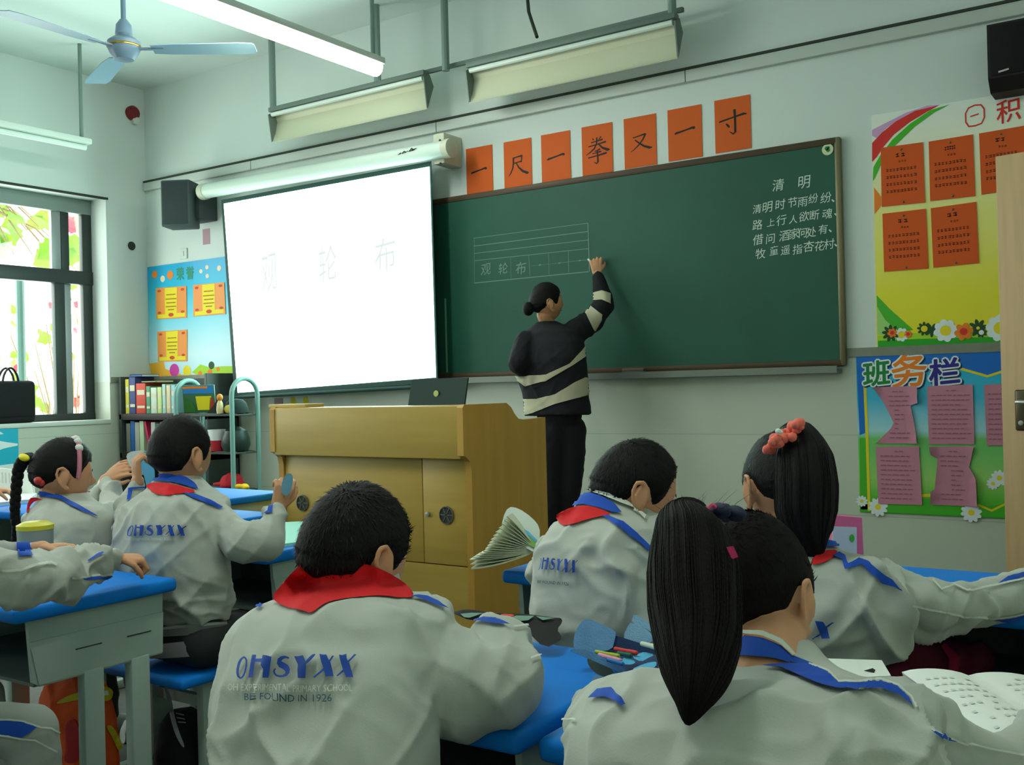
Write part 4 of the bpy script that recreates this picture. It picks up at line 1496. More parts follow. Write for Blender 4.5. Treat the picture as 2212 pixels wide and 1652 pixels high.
flat_poly(mb, [fr(-.48, -.48), fr(-.1, -.48), fr(-.2, -.1), fr(-.48, .1)], 3)
flat_poly(mb, [fr(.3, -.45), fr(.48, -.45), fr(.48, .0), fr(.36, .05)], 4)
mb.build('cover_picture', [M('pb_blue', rgb(50, 130, 200), .5), m_pr_orange, m_pr_yellow, M('pb_dkgreen', rgb(50, 110, 40), .5), M('pb_red', rgb(170, 60, 50), .5)], root, smooth=None)
mb = MB()
p = [PY(454, 892, 4.86), PY(465, 880, 4.86), PY(478, 860, 4.86), PY(488, 854, 4.86), PY(490, 892, 4.86)]
mb.prism([Vector((q.x, 4.83, max(q.z, zz + .001))) for q in p], (0, .1, 0))
tag(mb.build('folded_bag', m_blackcloth), 'dark pointed cloth bundle on the top shelf of the arched rack', 'bag')
c = PY(475, 873, 4.775)
root = empty('toy_figure', (c.x, 4.78, zz))
tag(root, 'little orange and cream toy beside the dark pointed bundle on the rack', 'toy')
MB().lathe([(.001, 0), (.022, 0), (.025, .03), (.02, .07), (.012, .09), (.001, .092)], (c.x, 4.775, zz + .001), (0, 0, 1), 14).build('body', M('toy_cream', rgb(214, 200, 150), .6), root)
MB().ball((c.x, 4.775, zz + .112), (.022, .022, .026), 14).build('head', M('toy_orange', rgb(216, 140, 60), .6), root)
c = PY(528, 872, 4.88)
root = empty('dark_cap', (c.x, 4.88, zz))
tag(root, 'dark cap with a yellow patch on the top shelf behind the right arch', 'cap')
mb = MB().lathe([(.001, .1), (.045, .095), (.07, .07), (.083, .03), (.085, 0), (.001, 0)][::-1], (RX1 - .095, 4.87, zz + .001), (0, 0, 1), 20)
mb.build('crown', M('cap_dark', rgb(26, 44, 42), .8), root)
c = Vector((RX1 - .08, 4.79, zz + .03))
MB().ball(c, (.045, .012, .03), 12).build('yellow_patch', M('cap_yellow', rgb(196, 180, 70), .7), root)
zz = RZ[2]
c = PY(461, 950, 4.8)
root = empty('snack_tub', (c.x, 4.82, zz))
tag(root, 'white and red round tub on the middle shelf of the arched rack', 'tub')
MB().lathe([(.001, 0), (.058, 0), (.06, .075), (.001, .075)], (c.x, 4.83, zz), (0, 0, 1), 20).build('red_base', M('tub_red', rgb(178, 30, 46), .5), root)
MB().lathe([(.0605, .075), (.062, .135), (.062, .15), (.001, .15)], (c.x, 4.83, zz), (0, 0, 1), 20).build('white_lid', M('tub_white', rgb(224, 226, 228), .5), root)
root = empty('black_helmet', (RX1 - .15, 4.86, zz))
tag(root, 'dark rounded helmet on the middle shelf of the arched rack', 'helmet')
MB().lathe([(.085, 0), (.1, .04), (.096, .09), (.075, .14), (.035, .165), (.001, .17)], (RX1 - .10, 4.865, zz + .001), (0, 0, 1), 20, cap=True).build('shell', M('helmet_dark', rgb(30, 48, 44), .45), root)
MB().ball((RX1 - .06, 4.79, zz + .05), (.02, .01, .014), 10).build('yellow_badge', M('cap_yellow', rgb(196, 180, 70), .7), root)

# ================================================================= teacher's podium
m_oak = M('podium_oak', rgb(194, 148, 66), .45, bump=(14, .05), var=(3, .08), stretch=(6, 6, .5))
m_oak2 = M('podium_oak_face', rgb(186, 154, 74), .45, bump=(14, .05), var=(3, .07), stretch=(.5, 6, 6))
PXR, PXL, PYF = -2.39, -3.47, 3.21
pz = PY(1000, 874, PYF).z
root = empty('teacher_podium', ((PXR + PXL) / 2, PYF + .3, 0))
tag(root, 'oak-coloured teacher podium with stepped side panel at the front of the room', 'podium')
yz = lambda a, b: (lambda p: (p.y, p.z))(PX(a, b, PXR))
side = [(PYF + .05, 0), (PYF + .05, pz - .26), (PYF + .042, pz - .225), (PYF + .015, pz - .205), (PYF, pz - .2), (PYF, pz - .012), (PYF + .012, pz)]
side += [yz(1094, 870), yz(1104, 879), yz(1112, 894), yz(1120, 904), yz(1132, 906), yz(1178, 901)]
ye_, ze_ = yz(1178, 901)
side += [(ye_, 0)]
MB().prism([(PXR - .03, y, z) for y, z in side], (.03, 0, 0)).build('side_panel', m_oak, root)
MB().prism([(PXL, y, z) for y, z in side], (.03, 0, 0)).build('side_panel', m_oak, root)
za = PY(800, 988, PYF).z
MB().box2((PXL + .02, PYF + .004, za), (PXR - .02, PYF + .03, pz - .004), bev=.006).build('front_apron', m_oak2, root)
ZSEAM = PY(960, 1220, PYF + .06).z
MB().box2((PXL + .03, PYF + .06, 0), (PXR - .03, PYF + .08, ZSEAM - .002)).build('lower_panel', m_oak2, root)
XS = PY(914, 1100, PYF + .06).x
dr = MB().box2((PXL + .032, PYF + .06, ZSEAM + .002), (XS - .002, PYF + .08, za + .03), bev=.002).build('door', m_oak2, root)
dr2 = MB().box2((XS + .002, PYF + .06, ZSEAM + .002), (PXR - .032, PYF + .08, za + .03), bev=.002).build('door', m_oak2, root)
m_vent = M('vent_dark', rgb(46, 50, 44), .6)
for px_, py_, d_ in ((965, 1112, dr2), (654, 1086, dr)):
    c = PY(px_, py_, PYF + .058)
    mb = MB().lathe([(.034, 0), (.034, .003), (.001, .003)], c, (0, -1, 0), 24)
    for q in range(6):
        a = q * math.pi / 3
        mb.box(c + Vector((math.cos(a) * .018, -.004, math.sin(a) * .018)), (.026, .002, .004), Matrix.Rotation(-a, 3, 'Y'), mi=1)
    mb.lathe([(.036, 0), (.036, .005), (.032, .006)], c, (0, -1, 0), 24, mi=1, cap=False)
    mb.build('round_vent', [m_vent, M('vent_grey', rgb(96, 98, 86), .5)], d_)
c = PY(926, 1110, PYF + .06)
MB().lathe([(.001, 0), (.01, 0), (.01, .012), (.001, .013)], c, (0, -1, 0), 14).build('lock', m_steel, dr2)
MB().box2((PXL + .03, PYF + .082, 0), (PXR - .03, PYF + .09, za + .05)).build('light_stop_panel', m_oak2, root)  # unseen backing added to stop light leaking through the door seams
MB().box2((PXL + .03, PYF + .03, pz - .12), (PXR - .03, ye_ - .01, pz - .1)).build('desk_top', m_oak, root)
MB().box2((PXL + .03, PYF + .01, pz - .02), (PXR - .03, PYF + .16, pz - .003), bev=.003).build('top_ledge', m_oak, root)
# papers on the ledge
c = PY(635, 879, PYF + .08)
o = MB().box2((c.x - .1, PYF + .02, pz - .003), (c.x + .13, PYF + .14, pz + .012), bev=.003).build('paper_stack', M('manila', rgb(206, 180, 110), .7))
tag(o, 'low stack of tan papers on the left end of the podium ledge', 'papers')
# laptop
ly = PYF + .30
q = [PY(880, 820, ly), PY(1001, 815, ly), PY(1004, 890, ly - .02), PY(884, 890, ly - .02)]
root = empty('laptop', ((q[0].x + q[1].x) / 2, ly, pz - .1))
tag(root, 'open dark laptop seen from the back of its lid on the podium', 'laptop')
m_lap = M('laptop_dark', rgb(24, 52, 48), .35)
xa, xb = q[0].x, q[1].x
zt_ = (q[0].z + q[1].z) / 2
zb_ = pz - .085
mb = MB().prism([(xa, ly + .03, zt_), (xb, ly + .03, zt_), (xb, ly - .02, zb_), (xa, ly - .02, zb_)], (0, .01, 0))
mb.build('lid', m_lap, root)
MB().box2((xa, ly - .01, zb_ - .014), (xb, ly + .2, zb_ + .004), bev=.004).build('keyboard_base', m_lap, root)
c = PY(942, 850, ly + .008)
MB().lathe([(.014, 0), (.013, .002), (.001, .002)], c, (0, -1, 0), 18).build('lid_emblem', M('emblem_pale', rgb(190, 200, 120), .4), root)

# ================================================================= desks and stools
m_dtop = M('desk_blue', rgb(4, 124, 220), .6, spec=.2)
m_dgrey = M('desk_grey', rgb(160, 178, 168), .5)
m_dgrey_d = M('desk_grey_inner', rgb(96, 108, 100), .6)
DW, DD = .60, .42


def desk_proto():
    root = empty('school_desk')
    MB().box((0, DD / 2, DESK_Z - .017), (DW, DD + .02, .034), None, .011, seg=3).build('desk_top', m_dtop, root)
    zt_, zb_ = DESK_Z - .034, DESK_Z - .19
    for s in (-1, 1):
        x = s * (DW / 2 - .03)
        mb = MB().prism([(x - .006, .035, zt_), (x - .006, DD - .02, zt_), (x - .006, DD - .025, zb_), (x - .006, .06, zb_), (x - .006, .045, zb_ + .012)], (.012, 0, 0))
        mb.prism([(x + s * .0065, .037, zt_ - .05), (x + s * .0065, DD - .022, zt_ - .05), (x + s * .0065, DD - .026, zb_ + .004), (x + s * .0065, .058, zb_ + .004)], (s * .003, 0, 0))
        pn = mb.build('side_panel', m_dgrey, root)
        mb = MB()
        for y in (.15, .29):
            mb.box2((x + s * .0098, y, zt_ - .092), (x + s * .0105, y + .07, zt_ - .089))
        mb.build('press_slot', m_dark_line, pn, smooth=None)
        for y in (.17, .30):
            MB().box2((x - .02, y, .03), (x + .012, y + .055, zb_ + .01), bev=.006).build('leg', m_dgrey, root)
        MB().box2((x - .022, .03, 0), (x + .014, DD - .02, .035), bev=.008).build('foot_bar', m_dgrey, root)
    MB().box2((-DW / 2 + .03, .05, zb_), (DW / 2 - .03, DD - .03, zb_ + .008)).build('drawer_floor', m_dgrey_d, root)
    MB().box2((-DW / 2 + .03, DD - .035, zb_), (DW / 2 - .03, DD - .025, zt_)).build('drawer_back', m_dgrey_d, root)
    MB().box2((-DW / 2 + .03, .26, .12), (DW / 2 - .03, .29, .15)).build('cross_bar', m_dgrey, root)
    return root


def stool_proto():
    root = empty('school_stool')
    MB().box((0, 0, SEAT_Z - .015), (.34, .27, .03), None, .011, seg=3).build('seat', m_dtop, root)
    for s in (-1, 1):
        MB().box((s * .11, 0, SEAT_Z / 2 - .02), (.03, .06, SEAT_Z - .03), None, .006).build('leg', m_dgrey, root)
        MB().box((s * .11, 0, .016), (.036, .26, .032), None, .008).build('foot_bar', m_dgrey, root)
    MB().box((0, 0, .3), (.22, .02, .03)).build('cross_bar', m_dgrey, root)
    return root


DESKS = [(-2.20, 1.28, 'blue-topped grey desk with two forearms resting on it and an orange schoolbag below'), (-2.275, 2.09, 'blue-topped desk with a mint notebook, in front of the boy raising both hands'), (-.78, 1.164, 'blue-topped desk of the boy in the wide red scarf, holding pencil cases'),
         (-.15, 1.164, 'blue-topped desk of the nearest ponytail girl, with white books'), (-.906, 2.18, 'blue-topped desk with a fanned-open book, in front of the podium'), (-.22, 2.24, 'blue-topped desk with a pink box and an outstretched sleeve on it'),
         (-3.63, 3.03, 'empty blue-topped front desk between the arched rack and the podium'), (-3.97, 2.38, 'blue-topped desk with open white books beside the braided girl'), (-3.0, 2.40, 'desk in front of the girl with the headband')]
proto = None
DESK = []
for k, (xr, y0, lab) in enumerate(DESKS):
    if proto is None:
        proto = desk_proto()
        d = proto
    else:
        d = copy_tree(proto)
    d.location = (xr - DW / 2, y0, 0)
    tag(d, lab, 'desk', 'blue-topped school desks')
    DESK.append(d)
STOOLS = [(-2.41, 1.88, 'blue stool under the boy raising both hands'), (-1.0, 1.0, 'stool under the boy with the wide red scarf'), (-.40, 1.0, 'stool under the nearest ponytail girl'), (-1.0, 1.84, 'stool under the boy beside the fanned book'), (-.60, 1.885, 'stool under the girl with the coral scrunchie'), (-2.87, 1.84, 'stool under the girl with the headband'), (-2.34, 1.0, 'stool of the child resting both forearms on a desk'), (-4.61, 2.12, 'stool of the child whose hand lies on the open white book')]
proto = None
for x, y, lab in STOOLS:
    if proto is None:
        proto = stool_proto()
        d = proto
    else:
        d = copy_tree(proto)
    d.location = (x, y, 0)
    tag(d, lab, 'stool', 'blue school stools')
# ================================================================= people
m_skin = M('skin', rgb(206, 150, 112), .55, bump=(140, .05), var=(9, .06), spec=.3)
m_skin2 = M('skin_plain', rgb(206, 150, 112), .55)  # same tone as the skin, even and without bump
m_hair = M('black_hair', rgb(17, 16, 16), .62, bump=(260, .5, .003), spec=.16, stretch=(1, 1, .25))
m_hair2 = M('black_hair_brownish', rgb(22, 18, 17), .75, bump=(260, .5, .003), spec=.1, stretch=(1, 1, .25))
m_jacket = M('grey_jacket', rgb(178, 182, 172), .85, bump=(420, .18, .002), var=(7, .03), sheen=.15)
m_jacket_w = M('grey_jacket_light', rgb(206, 212, 200), .85, bump=(420, .15, .002))
m_jblue = M('jacket_blue', rgb(24, 76, 178), .8, bump=(420, .15, .002))
m_letter = M('print_letters_blue', rgb(22, 68, 156), .75)
m_letter_w = M('print_letters_white', rgb(204, 214, 200), .75)
m_letter_d = M('print_letters_teal', rgb(40, 84, 104), .75)
m_scarf = M('red_scarf', rgb(212, 24, 30), .8, bump=(500, .2, .002), var=(14, .06))
m_trousers = M('dark_trousers', rgb(44, 46, 48), .85, bump=(300, .2, .002))
m_shoe = M('white_shoe', rgb(170, 172, 170), .6)
m_eye = M('eye_white', rgb(220, 214, 208), .3)
m_iris = M('iris_dark', rgb(26, 18, 16), .2)
m_lip = M('lips', rgb(178, 96, 88), .5)
m_brow = M('brow', rgb(30, 24, 22), .7)


def cloth_creases(mt, scale, strength, dist):
    nt = mt.node_tree
    b = nt.nodes['Principled BSDF']
    old = b.inputs['Normal'].links[0].from_node
    tc = nt.nodes.new('ShaderNodeTexCoord')
    n = nt.nodes.new('ShaderNodeTexNoise')
    n.noise_type = 'RIDGED_MULTIFRACTAL'
    n.inputs['Scale'].default_value = scale
    n.inputs['Detail'].default_value = 2
    n.inputs['Distortion'].default_value = .6
    bp = nt.nodes.new('ShaderNodeBump')
    bp.inputs['Strength'].default_value = strength
    bp.inputs['Distance'].default_value = dist
    nt.links.new(tc.outputs['Object'], n.inputs['Vector'])
    nt.links.new(n.outputs['Fac'], bp.inputs['Height'])
    nt.links.new(bp.outputs['Normal'], old.inputs['Normal'])


cloth_creases(m_jacket, 9, .55, .012)


def smst(x, a, b):
    t = max(0, min(1, (x - a) / (b - a)))
    return t * t * (3 - 2 * t)


def headf(x, y, z, grow=0.0, face=True):
    """unit direction -> point on a head of height 1 (x right, y face, z up)"""
    X, Y, Z = .355 * x, .435 * y, .5 * z
    if z < 0:
        t = -z
        X *= 1 - .30 * t ** 1.6
        if y < 0:
            k = 1 - .55 * smst(t, .15, .85)
            Y *= k
        else:
            Y *= 1 - .06 * t
        if t > .6:
            Y += .05 * (t - .6)
    else:
        if y < 0:
            Y *= 1 + .04 * (1 - z)
        X *= 1 + .05 * (1 - abs(y)) * z
    if face and y > 0:
        g = lambda dx, dz, sx, sz: math.exp(-((x - dx) / sx) ** 2 - ((z - dz) / sz) ** 2)
        Y -= .03 * smst(y, .75, 1.0)
        Y += y * (.105 * g(0, -.26, .10, .11) + .055 * g(0, -.10, .07, .16))
        Y -= y * (.035 * (g(.36, -.02, .17, .10) + g(-.36, -.02, .17, .10)))
        Y += y * (.02 * (g(.36, .16, .22, .07) + g(-.36, .16, .22, .07)))
        Y += y * (.038 * g(0, -.53, .20, .08) + .04 * g(0, -.80, .26, .12) - .018 * g(0, -.43, .2, .04))
        Y += y * .02 * (g(.5, -.32, .2, .2) + g(-.5, -.32, .2, .2))
    v = Vector((X, Y, Z))
    if grow:
        v += Vector((x * .9, y, z * 1.0)).normalized() * grow
    return v


def head_rot(yaw, pitch, roll=0.0):
    return Matrix.Rotation(R_(yaw), 3, 'Z') @ Matrix.Rotation(R_(-pitch), 3, 'X') @ Matrix.Rotation(R_(roll), 3, 'Y')


def head_mesh(mb, c, h, rot, grow=0.0, nu=64, nv=48, keep=None, face=True):
    rows = []
    for i in range(nv + 1):
        th = math.pi * i / nv
        z = math.cos(th)
        rows.append([(math.sin(th) * math.sin(2 * math.pi * k / nu), math.sin(th) * math.cos(2 * math.pi * k / nu), z) for k in range(nu)])
    vs = {}

    def vert(i, k):
        if i in (0, nv):
            k = 0
        k %= nu
        if (i, k) not in vs:
            x, y, z = rows[i][k]
            vs[(i, k)] = mb.bm.verts.new(c + rot @ (headf(x, y, z, grow, face) * h))
        return vs[(i, k)]
    for i in range(nv):
        for k in range(nu):
            th = math.pi * (i + .5) / nv
            ph = 2 * math.pi * (k + .5) / nu
            x, y, z = math.sin(th) * math.sin(ph), math.sin(th) * math.cos(ph), math.cos(th)
            if keep and not keep(x, y, z):
                continue
            q = []
            for v in (vert(i, k), vert(i + 1, k), vert(i + 1, k + 1), vert(i, k + 1)):
                if v not in q:
                    q.append(v)
            if len(q) > 2:
                mb.bm.faces.new(q)
    return mb


def hairline_short(x, y, z):
    az = math.degrees(math.atan2(abs(x), y))
    pts = [(0, .50), (38, .48), (52, .34), (62, .06), (72, -.14), (80, -.16), (86, .02), (104, .02), (114, -.20), (128, -.40), (180, -.46)]
    for (a, za), (b, zb) in zip(pts[:-1], pts[1:]):
        if a <= az <= b:
            return z - (za + (zb - za) * (az - a) / (b - a))
    return -1


def hairline_girl(x, y, z):
    az = math.degrees(math.atan2(abs(x), y))
    pts = [(0, .44), (40, .40), (58, .20), (70, -.10), (78, -.10), (88, .02), (104, .02), (118, -.22), (140, -.34), (180, -.56)]
    for (a, za), (b, zb) in zip(pts[:-1], pts[1:]):
        if a <= az <= b:
            return z - (za + (zb - za) * (az - a) / (b - a))
    return -1


def hair_cap(name, c, h, rot, fn, thick, parent, mat, fuzz=0, flen=.014, seed=1, crown=Vector((.1, -.45, .9)), tie=None, origin=None, lay_=.45):
    rng = random.Random(seed)
    mb = MB()
    nu, nv = 128, 96
    grid = {}

    def vert(i, k):
        if i in (0, nv):
            k = 0
        k %= nu
        if (i, k) not in grid:
            th, ph = math.pi * i / nv, 2 * math.pi * k / nu
            x, y, z = math.sin(th) * math.sin(ph), math.sin(th) * math.cos(ph), math.cos(th)
            e = fn(x, y, z)
            g = thick * smst(e, 0, .24) + .004 + min(0, e) * .4
            n_ = noise.noise(Vector((x * 5 + seed, y * 5, z * 5))) * .5 + noise.noise(Vector((x * 14, y * 14 + seed, z * 14))) * .25
            g *= 1 + .22 * n_
            grid[(i, k)] = mb.bm.verts.new(c + rot @ (headf(x, y, z, g, False) * h))
        return grid[(i, k)]
    faces = []
    for i in range(nv):
        for k in range(nu):
            th, ph = math.pi * (i + .5) / nv, 2 * math.pi * (k + .5) / nu
            x, y, z = math.sin(th) * math.sin(ph), math.sin(th) * math.cos(ph), math.cos(th)
            if fn(x, y, z) < -.13:
                continue
            q = []
            for v in (vert(i, k), vert(i + 1, k), vert(i + 1, k + 1), vert(i, k + 1)):
                if v not in q:
                    q.append(v)
            if len(q) > 2:
                faces.append((mb.bm.faces.new(q), (x, y, z)))
    mb.bm.normal_update()
    cr = crown.normalized()
    for _ in range(fuzz):
        f, (x, y, z) = rng.choice(faces)
        if fn(x, y, z) < .015:
            continue
        p = f.calc_center_median()
        n = f.normal if f.normal.dot(p - c) > 0 else -f.normal
        lp = Vector((x, y, z))
        if tie is None:
            fl = lp - cr * lp.dot(cr)
            fl = (rot @ fl)
            fl = fl - n * fl.dot(n)
            fl = fl.normalized() if fl.length > .05 else Vector((rng.uniform(-1, 1), rng.uniform(-1, 1), .2)).normalized()
        else:
            fl = (tie - p)
            fl = (fl - n * fl.dot(n)).normalized()
        fl = (fl + Vector((rng.gauss(0, .15), rng.gauss(0, .15), rng.gauss(0, .15)))).normalized()
        L = flen * rng.uniform(.6, 1.3)
        d = (fl * (1 - lay_) + n * lay_).normalized()
        sd = d.cross(n).normalized() * .0011
        j = Vector((rng.uniform(-1, 1), rng.uniform(-1, 1), rng.uniform(-1, 1))) * .003
        b0 = p + j - n * .003
        m_ = b0 + d * L * .6
        t_ = b0 + d * L * .75 + fl * L * .4
        a1, a2, b1, b2, t1 = [mb.bm.verts.new(q) for q in (b0 - sd, b0 + sd, m_ - sd * .7, m_ + sd * .7, t_)]
        mb.bm.faces.new((a1, a2, b2, b1))
        mb.bm.faces.new((b1, b2, t1))
    o = mb.build(name, mat, parent, smooth=70)
    return o


def ear(mb, c, h, rot, side):
    """outer ear: rim, bowl and lobe"""
    base = Vector((side * .352, -.03, -.08))
    out = Vector((side * .75, -.55, 0)).normalized()
    fwd = Vector((side * .35, .9, 0)).normalized()
    up = Vector((0, -.12, 1)).normalized()
    h = h * 1.0
    pt = lambda a, u, o: c + rot @ ((base + fwd * a * 1.15 + up * u * 1.2 + out * o * 1.3) * h)
    rim = [(.05, .02, .01), (.045, .10, .03), (.0, .15, .06), (-.05, .13, .085), (-.07, .06, .09), (-.06, -.02, .075), (-.03, -.08, .05), (.01, -.12, .03), (.04, -.11, .015)]
    pts = [pt(*p) for p in rim]
    for a, b in zip(pts[:-1], pts[1:]):
        mb.capsule(a, b, .022 * h, .022 * h, 8)
    mb.ball(pt(-.01, .02, .04), (.035 * h, .08 * h, .13 * h), 14, 0, rot @ Matrix.Rotation(R_(-35 * side), 3, 'Z'))
    mb.ball(pt(.02, -.1, .025), (.03 * h, .03 * h, .04 * h), 10)


def hand(mb, w, d, n, L, thumb, curl=(40, 45, 50, 55), tcurl=25, spread=7, point=None):
    """w wrist, d pointing direction, n palm normal (where the palm faces), L hand length, thumb=+1/-1 side"""
    d = Vector(d).normalized()
    n = Vector(n)
    n = (n - d * n.dot(d)).normalized()
    s = d.cross(n) * thumb          # towards the thumb
    r = L * .052
    kn = []
    for i in range(4):
        off = (1.5 - i) * L * .115
        k = w + d * (L * (.50 - .03 * abs(i - 1.2))) + s * off
        mb.capsule(w + d * L * .06 + s * off * .55, k, r * 1.5, r * 1.15, 10)
        kn.append(k)
    mb.ball(w + d * L * .27, (L * .2, L * .27, L * .085), 14, 0, Matrix((s, d, n)).transposed())
    fl = [.43, .47, .44, .35]
    for i in range(4):
        p = kn[i]
        a = R_((1.5 - i) * spread)
        dd = (d * math.cos(a) + s * math.sin(a)).normalized()
        c_ = curl[i] if not (point is not None and i == point) else 6
        ang = 0
        for q, (fr, cf) in enumerate(((.45, .7), (.32, 1.0), (.23, .7))):
            ang += R_(c_ * cf)
            v = dd * math.cos(ang) + n * math.sin(ang)
            e = p + v * L * fl[i] * fr
            mb.capsule(p, e, r * (1.05 - .12 * q), r * (.95 - .12 * q), 10)
            p = e
    b = w + d * L * .14 + s * L * .14
    t1 = b + (d * .75 + s * .65 + n * .25).normalized() * L * .22
    t2 = t1 + (d * math.cos(R_(tcurl)) + s * .25 + n * math.sin(R_(tcurl)) * 1.2).normalized() * L * .17
    t3 = t2 + (d * math.cos(R_(tcurl * 1.5)) - s * .05 + n * math.sin(R_(tcurl * 1.5)) * 1.2).normalized() * L * .13
    mb.capsule(w + d * L * .06 + s * L * .06, b, r * 1.5, r * 1.4, 10)
    mb.capsule(b, t1, r * 1.4, r * 1.2, 10)
    mb.capsule(t1, t2, r * 1.15, r, 10)
    mb.capsule(t2, t3, r, r * .8, 10)


def wrinkle(me, seed, amp, fx=1.0, calm=None):
    """cloth folds pushed into a jacket or trousers"""
    ns = [v.normal.copy() for v in me.vertices]
    o = Vector((seed * 3.1, seed * 1.7, seed * 5.3))

    def crease(n_, k):
        return (1 - min(1, abs(n_) * k)) ** 1.5
    for v, n in zip(me.vertices, ns):
        p = v.co
        w = Vector((noise.noise(p * 4 + o), noise.noise(p * 4 + o + Vector((7, 0, 0))), noise.noise(p * 4 - o))) * .5
        q = Vector((p.x * 9 * fx + p.z * 4, p.y * 9 * fx + p.z * 2, p.z * 2.0)) + w * .8 + o
        a = crease(noise.noise(q), 3.2)
        u_ = (p.x + p.y) * .7
        b = crease(noise.noise(Vector((u_ * 13 - p.z * 11, (p.x - p.y) * 4, (p.z + u_) * 2.6)) * fx + w - o), 3.2)
        c = crease(noise.noise(Vector((u_ * 8 + p.z * 17, (p.x - p.y) * 8, (p.z - u_) * 5)) * fx + w * 1.5 + o), 3.5)
        m_ = .35 + 1.3 * max(0, noise.noise(p * 5 - o) + .25)
        lo = noise.noise(p * 6 + o)
        k_ = 1 if calm is None else .15 + .85 * smst((p - calm).length, .07, .22)
        v.co = p + n * (k_ * amp * (1.1 * (a - .3) * m_ + .7 * (b - .3) * m_ + .30 * (c - .3) * m_ + .5 * lo))
    me.update()


def loft(mb, secs, yaw, n=40, power=2.3):
    """torso sections (px, py, d, apparent half width in px, depth/width) as horizontal rings turned to the body"""
    la = Vector((math.cos(R_(yaw)), math.sin(R_(yaw)), 0))
    fo = Vector((-la.y, la.x, 0))
    rings = []
    for si, (px, py, d, hw, ratio) in enumerate(secs):
        c = P(px, py, d)
        lean = min(.42, max(0, (ZC - c.z) / d)) * (1 - .6 * max(0, si / max(1, len(secs) - 1) - .5))
        vr = ray(px, py)
        vr = Vector((vr.x, vr.y, 0)).normalized()
        rt = Vector((vr.y, -vr.x, 0))
        e_ = 2 / power
        k = max(abs(la.dot(rt) * math.copysign(abs(math.cos(t)) ** e_, math.cos(t)) + ratio * fo.dot(rt) * math.copysign(abs(math.sin(t)) ** e_, math.sin(t))) for t in (2 * math.pi * q / 120 for q in range(120)))
        a = hw / F_PX * d / k
        b = a * ratio
        ring = []
        for i in range(n):
            t = 2 * math.pi * i / n
            ct, st = math.cos(t), math.sin(t)
            e = 2 / power
            w_ = la * (a * abs(ct) ** e * (1 if ct > 0 else -1)) + fo * (b * abs(st) ** e * (1 if st > 0 else -1))
            w_.z -= lean * w_.dot(vr)
            ring.append(c + w_)
        rings.append(ring)
    mb.rings(rings)
    return mb


def joints(l):
    return [(P(x, y, d), r / F_PX * d) for x, y, d, r in l]


def lr(l, d, ratio):
    """(py, xl, xr[, d]) rows -> sections"""
    out = []
    for t in l:
        dd = t[3] if len(t) > 3 else d
        out.append(((t[1] + t[2]) / 2, t[0], dd, (t[2] - t[1]) / 2, t[4] if len(t) > 4 else ratio))
    return out


def clear_furniture(me, legs=False, lift=.005):
    """rest cloth and skin on the desk tops and seats instead of letting them sink in"""
    ex = .1 if lift > .01 else 0
    for v in me.vertices:
        c = v.co
        for xr, y0, _ in DESKS:
            if xr - DW - .004 - ex < c.x < xr + .004 + ex and y0 - .022 < c.y < y0 + DD + .014 + ex:
                zb = DESK_Z - .19
                if legs:
                    if zb - .003 < c.z < DESK_Z + .003:
                        c.z = zb - .004
                elif DESK_Z - .045 < c.z < DESK_Z + lift:
                    if c.y < y0 + .03 and c.z < DESK_Z - .02:
                        c.y = y0 - .024
                    else:
                        c.z = DESK_Z + lift
                elif zb - .003 < c.z <= DESK_Z - .045:
                    c.y = y0 - .024 if c.y < y0 + DD / 2 else y0 + DD + .016
        for x, y, _ in STOOLS:
            if abs(c.x - x) < .174 and abs(c.y - y) < .139 and SEAT_Z - .07 < c.z < SEAT_Z + .002:
                c.z = SEAT_Z + .002
    me.update()


